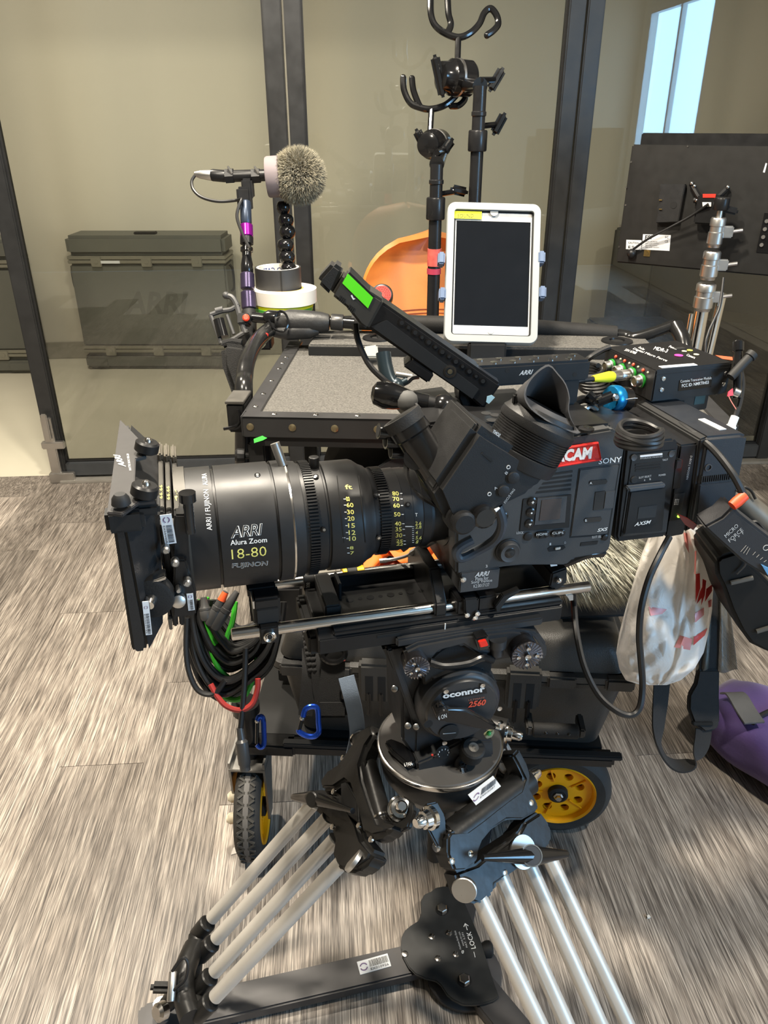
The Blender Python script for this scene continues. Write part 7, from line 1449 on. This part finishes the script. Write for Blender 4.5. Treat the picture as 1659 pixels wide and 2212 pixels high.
# asset sticker on the bowl
f_ = cfr(1040, 1712, .985); sp = T('asset_tag', 'white bar-code sticker hanging from the tripod bowl right of the fluid head', 'sticker', f_)
a, b_, c_ = (f_.px(x, y, 'y', 0) for x, y in ((1017, 1742), (1071, 1701), (1022, 1714))); sticker(sp, a, b_ - a, c_ - a, 'EX010287', (0, -1, 0))

# ---------------------------------------------------------------- spreader
SZ = .036; SC = wz(975, 2045, SZ); SPF = Fr(V((SC.x, SC.y, 0)), (1, 0, 0)); t = T('floor_spreader', 'flat black three-arm floor spreader under the tripod', 'spreader', SPF)
SPM = mat('spreader_grey_black', (.055, .053, .054), .45, .2, .2, 30); SPP = mat('spreader_plate_black', (.022, .023, .023), .42, .1, .3, 50)
zc = [(880, 960), (905, 940), (945, 933), (1005, 938), (1030, 970), (1070, 1060), (1130, 1200), (1170, 1330), (1200, 1420), (1228, 1500), (1200, 1520), (1150, 1535), (1090, 1542), (1040, 1540), (990, 1515), (960, 1488), (930, 1440), (905, 1418), (850, 1405), (800, 1385), (765, 1350), (738, 1300), (724, 1245), (728, 1195), (745, 1160), (775, 1135), (815, 1110), (828, 1070), (826, 1010), (845, 975)]
pts = [SPF.loc(wz(560 + x / 2.37, 1520 + y / 2.37, SZ)) for x, y in zc]
plt = t.part('centre_plate', B().prism([(p.x, p.y) for p in pts], 'z', SZ - .006, SZ, .0015), SPP, label='lobed centre plate with bolts')
for k, fo in enumerate(feet):
    e = SPF.loc(V((fo.x, fo.y, 0))); L_ = e.length; dv = V((e.x, e.y, 0)).normalized(); s0 = .035; c_ = dv * (s0 + (L_ + .03 - s0) / 2); a_ = t.part('arm', B().obox(V((c_.x, c_.y, .018)), dv, V((-dv.y, dv.x, 0)), L_ + .03 - s0, .054, .022, .003), SPM)
    t.part('arm_end', B().obox(V((e.x, e.y, .012)) + dv * .012, dv, V((-dv.y, dv.x, 0)), .06, .06, .012, .004), SPM, a_)
    if k == 0:
        A0 = SPF.loc(wz(778, 2106, .0295)); A1 = SPF.loc(wz(845, 2087, .0295)); A2 = SPF.loc(wz(771, 2078, .0295)); sticker(t, A0, A1 - A0, A2 - A0, 'EX010926', (0, 0, 1), a_)
for x, y in ((955, 1965), (1003, 2118)): p = SPF.loc(wz(x, y, SZ)); t.part('hex_bolt', B().lathe([(0, .012), (.001, .012)], p, (0, 0, 1), 28), BLK, plt); t.part('hex_head', B().lathe([(.001, .0095), (.006, .0095), (.007, .008)], p, (0, 0, 1), 6), STEEL, plt)
for x, y in ((933, 2024), (970, 2016), (985, 2062), (946, 2071), (875, 2061)): p = SPF.loc(wz(x, y, SZ)); t.part('rivet', B().lathe([(0, .0055), (.0015, .0055), (.0022, .003)], p, (0, 0, 1), 16), STEEL, plt)
def ft(s, bl, br, tl, m=WHITE, bold=0): a, b_, c_ = (SPF.loc(wz(x, y, SZ + .0005)) for x, y in (bl, br, tl)); text(t, s, a, b_ - a, c_ - a, m, plt, 0, bold)
ft('LOCK', (1028, 2048), (1017, 2012), (1018, 2050), WHITE); ft('-', (1027, 2068), (1024, 2056), (1026, 2068)); ft('\u2192', (1015, 2008), (1010, 1993), (1004, 2010)); ft('Matthews Studio Equip', (998, 2050), (985, 2010), (993, 2051), PRINT); ft('MADE IN USA', (1003, 2042), (993, 2012), (1000, 2043), PRINT); ft('PAT. 5,291', (1011, 2046), (1001, 2014), (1007, 2047), PRINT); ft('G', (1002, 2060), (1002, 2053), (997, 2060), WHITE, .03)
p = SPF.loc(wz(1052, 2052, .02)); t.part('lock_knob', B().lathe([(0, .010), (.008, .014), (.016, .014), (.02, .010)], p + V((-.01, 0, 0)), (1, .1, 0), 12), BLKM)
t.part('lower_disc', B().lathe([(.004, .062), (.006, .065), (.012, .065), (.014, .062)], (.02, -.03, 0), (0, 0, 1), 48), SPM)
# ================================================================ cables, straps, bags
CBD = 1.22
GRNC = mat('green_cable', srgb(60, 170, 44), .45); REDC = mat('red_cable', srgb(170, 52, 46), .5); GCON = mat('grey_connector', (.055, .055, .055), .4)
fr = cfr(500, 1290, CBD); t = T('cable_bundle', 'thick hanging bundle of black and green cables below the front of the lens', 'cables', fr); P = lambda x, y, v=0.0: fr.px(x, y, 'y', v)
rnd = random.Random(11)
for i in range(40):
    k = i / 39; dy = -.04 + .09 * rnd.random(); l = 402 + 62 * k + rnd.uniform(-4, 4); bx = 478 + 45 * k; by = 1505 - 150 * k + rnd.uniform(-8, 8); rx = 606 - 30 * k + rnd.uniform(-6, 6)
    pts = [(l + 8, 1296), (l, 1330), (l + 10, by - 95 + 50 * k), (l + 34, by - 34 + 16 * k), (bx, by), (bx + 46, by - 22), (rx - 22, by - 72 + 25 * k), (rx, 1345), (rx + 6, 1300)]
    m_ = GRNC if i in (14, 30) else CORD
    t.part('cable', B().tube([P(x, y, dy) for x, y in pts], .0038 + .0008 * rnd.random(), 8, 5), m_)
for pts, m_ in (([(447, 1290), (442, 1330), (452, 1372), (468, 1392)], GRNC), ([(508, 1300), (503, 1340), (492, 1372), (488, 1395)], GRNC), ([(452, 1390), (470, 1440), (500, 1470)], GRNC), ([(556, 1420), (548, 1460), (530, 1500), (505, 1512), (470, 1500)], GRNC), ([(455, 1478), (470, 1505), (490, 1526), (520, 1534), (545, 1520), (556, 1490), (557, 1466)], REDC), ([(404, 1335), (402, 1400), (408, 1450), (425, 1488), (448, 1500), (468, 1494), (486, 1470)], CORD), ([(531, 1400), (528, 1480), (523, 1540), (519, 1578)], CORD)):
    t.part('cable', B().tube([P(x, y, -.02 if m_ is GRNC else -.045) for x, y in pts], .0044, 8), m_)
for (x0, y0, x1, y1, tipm) in ((488, 1278, 452, 1350, mat('orange_band', srgb(236, 92, 44), .5)), (512, 1278, 462, 1358, None), (440, 1290, 446, 1340, None)):
    a, b_ = P(x0, y0, -.058), P(x1, y1, -.058); L_ = (b_ - a).length; cn = t.part('connector', B().lathe([(0, .0045), (.012, .006), (L_ * .45, .0075), (L_ * .46, .0088), (L_ * .55, .0088), (L_ * .56, .0082), (L_ * .6, .0088), (L_ - .004, .0088), (L_, .007)], a, b_ - a, 18), GCON)
    if tipm: t.part('orange_band', B().lathe([(0, .0048), (.014, .0066)], a + (b_ - a) * .02 + V((0, -.0004, 0)), b_ - a, 16), tipm, cn)
a, b_ = P(518, 1572, -.045), P(528, 1648, -.045); t.part('hanging_plug', B().lathe([(0, .005), (.018, .006), (.022, .0095), (.055, .0095), (.058, .008), (.066, .008)], a, b_ - a, 18), GCON)
# straps in front of the hard case
SD_ = 1.19; fr = cfr(710, 1450, SD_); t = T('shoulder_harness', 'black webbing harness with a ring and a braided cord over the hard case', 'strap', fr); P = lambda x, y, v=0.0: fr.px(x, y, 'y', v)
t.part('web', B().ribbon([P(690, 1375), P(695, 1430, -.01), P(700, 1490, -.012), P(712, 1535, -.012)], (1, 0, 0), .034, .004), FABRIC); t.part('web', B().ribbon([P(715, 1400, -.012), P(720, 1440, -.018), P(712, 1500, -.02), P(716, 1530, -.02)], (1, 0, 0), .036, .004), FABRIC)
t.part('web', B().ribbon([P(668, 1400), P(668, 1450, -.008), P(664, 1500, -.01), P(660, 1545, -.01)], (1, 0, 0), .022, .004), FABRIC)
t.part('pad', B().box(-.02, .026, -.026, -.012, -.016, .012, .004, 2, Matrix.Translation(P(716, 1520))), FABRIC)
rg = [P(720 + 26 * math.cos(a / 10 * 2 * math.pi), 1410 + 22 * math.sin(a / 10 * 2 * math.pi), -.022) for a in range(10)]; t.part('ring', B().tube(rg, .0042, 8, 5, True), BLKG)
b = B(); 
for k in range(18):
    for s in (-1, 1): c = P(660 + .9 * k + s * 4, 1345 + 6 * k, -.006 - .004 * (k % 2)); b.ball(c, .0055, 1, 1, .8, n=8)
o_ = t.part('braided_cord', b, FABRIC); o_['kind'] = 'stuff'
t.part('red_stitch', B().tube([P(728, 1432, -.024), P(746, 1426, -.024)], .0012, 5), REDC); t.part('buckle', B().box(-.018, .02, -.012, .0, -.02, .03, .004, 2, Matrix.Translation(P(700, 1365))), BLKG)
solo('blue_grey_strap', 'flat blue-grey strap hanging between the harness and the tripod', 'strap', WORLD, B().ribbon([wd(748, 1462, SD_ - .03), wd(758, 1500, SD_ - .03), wd(768, 1545, SD_ - .02), wd(772, 1590, SD_ - .01), wd(764, 1630, SD_)], [(1, 0, .2), (1, 0, .1), (1, 0, 0), (1, 0, -.1), (1, .1, -.1)], .024, .003), mat('blue_grey_web', srgb(150, 168, 192), .7, 0, .12, 60, .3, 900))
BLC = mat('blue_carabiner', srgb(40, 84, 200), .22, .8)
def carabiner(label, pts, d, gate, m=BLC):
    fr = cfr(pts[0][0], pts[0][1], d); P = lambda x, y, v=0.0: fr.px(x, y, 'y', v); t = T('carabiner', label, 'carabiner', fr, group='blue carabiners hanging from the cart')
    t.part('hook', B().tube([P(*q) for q in pts], .0042, 10), m); t.part('gate', B().tube([P(*q) for q in gate], .003, 8, sm=False), BLKG); t.part('hinge', B().ball(P(*gate[0]), .004, n=8), STEEL)
carabiner('bright blue carabiner clipped to the harness beside the tripod', [(655, 1548), (660, 1532), (675, 1526), (686, 1532), (688, 1560), (689, 1580), (680, 1590), (664, 1590), (648, 1582), (645, 1576)], SD_ - .03, [(653, 1552), (646, 1578)])
carabiner('dark blue carabiner hanging next to the left caster', [(556, 1556), (560, 1548), (568, 1552), (570, 1580), (570, 1608), (562, 1614), (555, 1608)], SD_ + .05, [(556, 1558), (555, 1606)])

# ---------------------------------------------------------------- plastic bag
BD = 1.18; fr = cfr(1440, 1300, BD)
t = T('plastic_bag', 'white translucent plastic carrier bag with red print hanging under the battery', 'bag', fr)
rows = [(1120, 1442, 1478, .012), (1150, 1405, 1520, .03), (1200, 1385, 1540, .045), (1260, 1367, 1541, .05), (1320, 1350, 1538, .055), (1370, 1337, 1530, .06), (1410, 1331, 1520, .055), (1445, 1338, 1500, .045), (1470, 1352, 1470, .03), (1480, 1385, 1440, .01)]
def bagpt(u, v, front=True):
    f = v * (len(rows) - 1); j = min(int(f), len(rows) - 2); k = f - j; k = k * k * (3 - 2 * k) if False else k
    y, l, r_, th = (rows[j][i] * (1 - k) + rows[j + 1][i] * k for i in range(4)); x = l + (r_ - l) * u
    cr = .0055 * math.sin(9 * u + 5 * v + 2 * math.sin(6 * v)) + .0035 * math.sin(23 * u - 9 * v + 2 * math.sin(9 * u)) + .0035 * math.sin(19 * v + 11 * u + 3 * math.sin(7 * v)) - .004 * abs(math.sin(11 * u + 17 * v)) - .003 * abs(math.sin(17 * u - 13 * v)) + (.008 * math.exp(-((u - .66 - .05 * v) / .03) ** 2))
    dth = th * (math.sin(math.pi * min(max(u, 0), 1)) ** .55); return fr.px(x, y, 'y', (-dth + cr * (1 if front else 0)) if front else dth * .8)
b = B(); NU, NV = 44, 60; bm = b.bm
gf = [[bm.verts.new(bagpt(i / NU, j / NV)) for i in range(NU + 1)] for j in range(NV + 1)]; gb_ = [[bm.verts.new(bagpt(i / NU, j / NV, False)) for i in range(NU + 1)] for j in range(NV + 1)]
for g, s in ((gf, 1), (gb_, -1)):
    for j in range(NV):
        for i in range(NU): q_ = (g[j][i], g[j][i + 1], g[j + 1][i + 1], g[j + 1][i]); bm.faces.new(q_ if s > 0 else q_[::-1])
bmesh.ops.remove_doubles(bm, verts=bm.verts, dist=.0005)
def filmmat(name, col, tr=.25, rough=.35):
    m = bpy.data.materials.new(name); m.use_nodes = True; nt = m.node_tree; N = nt.nodes; Lk = nt.links; p = N['Principled BSDF']; out = N['Material Output']
    nz = N.new('ShaderNodeTexNoise'); nz.inputs['Scale'].default_value = 25; nz.inputs['Detail'].default_value = 6; nz.inputs['Distortion'].default_value = 1.5; tc = N.new('ShaderNodeTexCoord'); Lk.new(tc.outputs['Object'], nz.inputs['Vector'])
    bp = N.new('ShaderNodeBump'); bp.inputs['Strength'].default_value = .9; bp.inputs['Distance'].default_value = .006; Lk.new(nz.outputs['Fac'], bp.inputs['Height']); Lk.new(bp.outputs[0], p.inputs['Normal'])
    p.inputs['Base Color'].default_value = (*col, 1); p.inputs['Roughness'].default_value = rough
    tl = N.new('ShaderNodeBsdfTranslucent'); tl.inputs[0].default_value = (*col, 1); a = N.new('ShaderNodeMixShader'); a.inputs[0].default_value = .35; Lk.new(p.outputs[0], a.inputs[1]); Lk.new(tl.outputs[0], a.inputs[2])
    ts = N.new('ShaderNodeBsdfTransparent'); c_ = N.new('ShaderNodeMixShader'); c_.inputs[0].default_value = tr; Lk.new(a.outputs[0], c_.inputs[1]); Lk.new(ts.outputs[0], c_.inputs[2]); Lk.new(c_.outputs[0], out.inputs['Surface']); return m
FILM = filmmat('white_film', srgb(252, 246, 238), .05)
t.part('film', b, FILM, ang=180)
REDP = mat('red_bag_print', srgb(216, 62, 56), .4)
def bag_uv(x, y):
    j = next((i for i in range(len(rows) - 1) if rows[i][0] <= y <= rows[i + 1][0]), len(rows) - 2); k = (y - rows[j][0]) / (rows[j + 1][0] - rows[j][0]); l = rows[j][1] * (1 - k) + rows[j + 1][1] * k; r_ = rows[j][2] * (1 - k) + rows[j + 1][2] * k
    return (x - l) / (r_ - l), (j + k) / (len(rows) - 1)
def stroke(quad, n=6, m_=None):
    b = B(); bm = b.bm; g = []
    for j in range(n + 1):
        row = []
        for i in range(4):
            a = i / 3; c_ = j / n; x = (quad[0][0] * (1 - a) + quad[1][0] * a) * (1 - c_) + (quad[3][0] * (1 - a) + quad[2][0] * a) * c_; y = (quad[0][1] * (1 - a) + quad[1][1] * a) * (1 - c_) + (quad[3][1] * (1 - a) + quad[2][1] * a) * c_
            u, v = bag_uv(x, y); p = bagpt(min(max(u, .01), .99), v); row.append(bm.verts.new(p + V((0, -.0012, 0))))
        g.append(row)
    for j in range(n):
        for i in range(3): bm.faces.new((g[j][i], g[j][i + 1], g[j + 1][i + 1], g[j + 1][i]))
    t.part('print_stroke', b, m_ or REDP)
PINK = mat('pink_bag_print', srgb(226, 140, 132), .4)
for q_, m_ in (([(1502, 1240), (1511, 1238), (1512, 1270), (1502, 1302)], REDP), ([(1517, 1250), (1525, 1254), (1522, 1285), (1514, 1308)], REDP), ([(1525, 1272), (1538, 1262), (1538, 1276), (1522, 1300)], REDP), ([(1529, 1298), (1537, 1294), (1536, 1310), (1530, 1312)], REDP), ([(1511, 1278), (1516, 1268), (1516, 1290), (1504, 1305)], REDP), ([(1512, 1165), (1524, 1165), (1526, 1190), (1513, 1188)], PINK), ([(1476, 1150), (1484, 1152), (1488, 1195), (1480, 1180)], PINK), ([(1500, 1325), (1520, 1312), (1520, 1328), (1501, 1345)], PINK), ([(1468, 1372), (1495, 1380), (1490, 1404), (1456, 1398)], PINK), ([(1498, 1376), (1528, 1356), (1522, 1372), (1497, 1394)], REDP), ([(1400, 1310), (1440, 1316), (1430, 1326), (1405, 1330)], PINK), ([(1500, 1190), (1504, 1190), (1502, 1240), (1499, 1240)], PINK)): stroke(q_, 6, m_)
t.part('knot', B().tube([fr.px(1455, 1130, 'y', -.01), fr.px(1470, 1118, 'y', 0), fr.px(1490, 1125, 'y', 0)], .006), FILM)
solo('grey_plastic_sheet', 'dull grey clear plastic sheet hanging behind the white bag', 'plastic', (f_ := cfr(1540, 1370, 1.24)), sheet(lambda u, v: f_.px(1540 + 45 * u * (.6 + .4 * v) + 8 * v, 1250 + 200 * v + 4 * math.sin(5 * u), 'y', .006 * math.sin(8 * u + 3 * v)), 20, 16, .0008), filmmat('grey_film', srgb(120, 118, 110), .4, .25), ang=180)
# black shoulder strap hanging in a loop
fr = cfr(1480, 1560, 1.24); t = T('shoulder_strap', 'black shoulder strap with a wide pad hanging in a loop under the white bag', 'strap', fr); P = lambda x, y, v=0.0: fr.px(x, y, 'y', v)
t.part('narrow_web', B().ribbon([P(1430, 1470), P(1426, 1520), P(1422, 1570), P(1424, 1610), P(1440, 1642), P(1468, 1655), P(1500, 1645), P(1515, 1610), P(1520, 1575)], [(1, 0, 0), (1, .2, 0), (.9, .5, 0), (.5, .9, 0), (.2, 1, .3), (.1, 1, .6), (.6, .6, .4), (1, .1, 0), (1, 0, 0)], .026, .003), FABRIC)
t.part('pad', B().prism(fr.poly([(1506, 1445), (1552, 1445), (1551, 1500), (1552, 1560), (1545, 1575), (1520, 1580), (1496, 1560), (1485, 1530), (1486, 1500), (1500, 1475)], 'y', 0), 'y', -.006, .006, .003), FABRIC, label='wide padded section'); t.part('buckle', B().box(-.016, .016, -.010, .0, -.003, .003, .001, 2, Matrix.Translation(P(1514, 1560))), BLKG); t.part('upper_web', B().ribbon([P(1530, 1450), P(1533, 1380), P(1536, 1300), P(1530, 1210)], (1, 0, 0), .030, .003), FABRIC)

# ---------------------------------------------------------------- right edge: hand unit on the pan handle, hanging black case
HU = Fr(wd(1580, 1160, .94), (1, 0, 0)); t = T('zoom_control', 'black zoom control unit on the pan handle with white lettering at the right edge', 'controller', HU, HU.px(1530, 1140, 'y', .02)); P = lambda x, y, v=0.0: HU.px(x, y, 'y', v)
t.part('housing', B().prism(HU.poly([(1521, 1139), (1560, 1118), (1584, 1094), (1600, 1112), (1700, 1190), (1700, 1275), (1660, 1248), (1614, 1221), (1600, 1211), (1541, 1158)], 'y', 0), 'y', 0, .035, .003), mat('hand_unit_black', (.020, .020, .022), .55, 0, .15, 60, .15, 800))
def hu(s, bl, br, tl): text_px(t, s, 'y', -.0006, bl, br, tl, PRINT)
hu('MICRO', (1569, 1162), (1596, 1137), (1564, 1156)); hu('FORCE', (1577, 1172), (1606, 1146), (1572, 1166)); hu('V  +  F', (1587, 1171), (1608, 1152), (1583, 1166))
for k in range(3): t.part('print_line', B().tube([P(1600 + 6 * k, 1192 + 3 * k - 0, -.0004), P(1612 + 4 * k, 1178 + 3 * k, -.0004)], .0003, 4), PRINT)
for k in range(4): t.part('print_line', B().tube([P(1626 + 8 * k, 1199 + 5 * k, -.0004), P(1632 + 8 * k, 1192 + 6 * k, -.0004)], .0003, 4), PRINT)
t.part('red_plate', B().prism(HU.poly([(1476, 1128), (1500, 1138), (1519, 1152), (1510, 1162), (1492, 1150)], 'y', 0), 'y', .02, .024), mat('dark_red_plate', (.10, .015, .012), .3)); t.part('socket_ring', B().lathe([(0, .004), (.0006, .004), (.0006, .0033), (0, .0033)], P(1655, 1183), (0, -1, 0), 20, False), PRINT)
t.part('blue_edge', B().prism(HU.poly([(1643, 1218), (1660, 1226), (1700, 1260), (1700, 1272), (1655, 1238)], 'y', 0), 'y', -.004, 0), mat('pale_blue_plastic', srgb(96, 150, 196), .4))
fr = cfr(1630, 1110, 1.0); t = T('pan_handle', 'grey pan handle tube running out of the picture behind the zoom control', 'handle', fr); P = lambda x, y, v=0.0: fr.px(x, y, 'y', v)
t.part('tube', B().cyl(P(1596, 1085, .0), P(1720, 1190, .0), .019), mat('brown_grey_metal', (.16, .15, .13), .35, .6)); t.part('wire', B().tube([P(1592, 1062, -.02), P(1606, 1052, -.02), P(1622, 1060, -.02), P(1632, 1078, -.02)], .0018, 6), CORD); t.part('second_wire', B().tube([P(1616, 1130, -.025), P(1634, 1128, -.025), P(1650, 1145, -.025), P(1690, 1190, -.025)], .0025, 6), CORD)
fr = Fr(wd(1600, 1300, 1.08), (1, 0, 0)); t = T('black_carrier', 'bulky black moulded case tilted down at the right picture edge', 'case', fr); P = lambda x, y, v=0.0: fr.px(x, y, 'y', v)
t.part('shell', B().prism(fr.poly([(1546, 1215), (1556, 1203), (1592, 1192), (1612, 1205), (1700, 1300), (1720, 1400), (1690, 1420), (1655, 1408), (1622, 1392), (1602, 1365), (1580, 1320), (1562, 1270), (1548, 1242)], 'y', 0), 'y', 0, .09, .016, 4), mat('black_moulded', (.008, .0078, .0075), .5, 0, .15, 40, spec=.25))
for (x0, y0, x1, y1) in ((1578, 1259, 1626, 1248), (1634, 1364, 1680, 1350)): t.part('groove_highlight', B().tube([P(x0, y0, -.002), P(x1, y1, -.002)], .0035, 8, sm=False), mat('painted_highlight', (.10, .095, .085), .35))  # pale strips paint the highlights that lie along the grooves
t.part('cord', B().tube([P(1612, 1205, -.004), P(1610, 1220, -.004), P(1604, 1228, -.004), P(1592, 1240, -.004)], .0012, 5), GREY)
solo('hanging_cable', 'long black cable hanging in a deep loop from camera rear to its base', 'cable', WORLD, B().tube([wd(1238, 1280, 1.06), wd(1240, 1310, 1.04), wd(1246, 1370, 1.02), wd(1262, 1440, 1.0), wd(1292, 1500, .99), wd(1330, 1535, .98), wd(1362, 1545, .98), wd(1382, 1528, .98), wd(1388, 1480, .98), wd(1384, 1420, .97), wd(1381, 1370, .96), wd(1386, 1310, .95), wd(1402, 1250, .95), wd(1425, 1200, .95), wd(1446, 1160, .96)], .0042), CORD)
solo('under_camera_handle', 'glossy black curved bar under the camera body beside the fur', 'bar', WORLD, B().tube([wd(1200, 1220, 1.02), wd(1235, 1205, 1.02), wd(1270, 1192, 1.02), wd(1300, 1190, 1.03)], .009), BLKG)
solo('lens_data_cable', 'thin grey cable with a silver plug lying on the far support rod', 'cable', WORLD, B().tube([wd(820, 1212, 1.05), wd(850, 1208, 1.05), wd(880, 1200, 1.04), wd(910, 1182, 1.02), wd(940, 1166, 1.0)], lambda k: .0024 + .0024 * (k > .55) + .001 * (k < .15), 8), mat('grey_lead', (.30, .30, .30), .4, .3))

# ---------------------------------------------------------------- purple bag on the floor
pa, pb = wz(1532, 1660, 0), wz(1659, 1742, 0); fr = level(pa, pb); L_ = .62
PURB = mat('purple_nylon', srgb(92, 70, 132), .6, 0, .15, 12, .25, 200, sheen=.3)
t = T('purple_bag', 'purple nylon sling bag lying on the floor at the right edge', 'bag', fr)
def pbag(a, k):
    e = math.sin(math.pi * min(max(k, .02), .98)) ** .17; w_ = .13 * e; h_ = .072 * e * (1 + .08 * math.sin(9 * k)); ca, sa = math.cos(a), math.sin(a); q_ = (abs(ca) ** 3 + abs(sa) ** 3) ** (-1 / 3); wr = 1 + .025 * math.sin(5 * a + 14 * k) + .02 * math.sin(3 * a - 22 * k)
    return V((-.08 + L_ * k, .13 + w_ * ca * q_ * wr, .074 + h_ * sa * q_ * wr))
t.part('body', blob(pbag, 36, 36), PURB, ang=80)
t.part('fold', sheet(lambda u, v: V((.06 + .5 * v, .11 + .07 * u, .150 + .012 * math.sin(9 * v + 2 * u) - .01 * u * u)), 10, 24, .004), mat('violet_fold', srgb(84, 76, 160), .55, 0, .1, 14), ang=80)
GS = mat('grey_webbing', srgb(92, 92, 92), .75, 0, .15, 80, .4, 900)
A0 = fr.loc(wd(1585, 1502, 1.62)); t.part('grey_strap', B().ribbon([fr.px(1572, 1498, 'z', .150), fr.px(1590, 1500, 'z', .165), fr.px(1612, 1535, 'z', .165), fr.px(1630, 1562, 'z', .163)], (.6, .8, 0), .045, .004), GS, label='grey webbing handle'); t.part('black_cord', B().tube([fr.px(1625, 1562, 'z', .15), fr.px(1645, 1545, 'z', .155), fr.px(1680, 1530, 'z', .15)], .006), CORD)
t.part('end_flap', B().ball((-.04, .09, .05), .035, .6, 1.2, 1.2, n=16), mat('dark_purple', srgb(52, 40, 56), .7))
# floor scraps
SCR = mat('white_scrap', srgb(226, 222, 214), .6)
for k, (x, y, s, lab) in enumerate(((510, 1838, .012, 'torn white scrap on the floor in front of the left caster'), (1400, 1982, .004, 'tiny white crumb on the floor right of the tripod'))):
    p = wz(x, y, 0); solo('paper_scrap', lab, 'scrap', Fr(V((p.x, p.y, .0005)), (1, .5, 0)), B().prism([(-s, -s * .5), (s * .8, -s * .7), (s, s * .5), (-s * .3, s * .7)], 'z', 0, .0015 if s > .01 else .003), SCR)
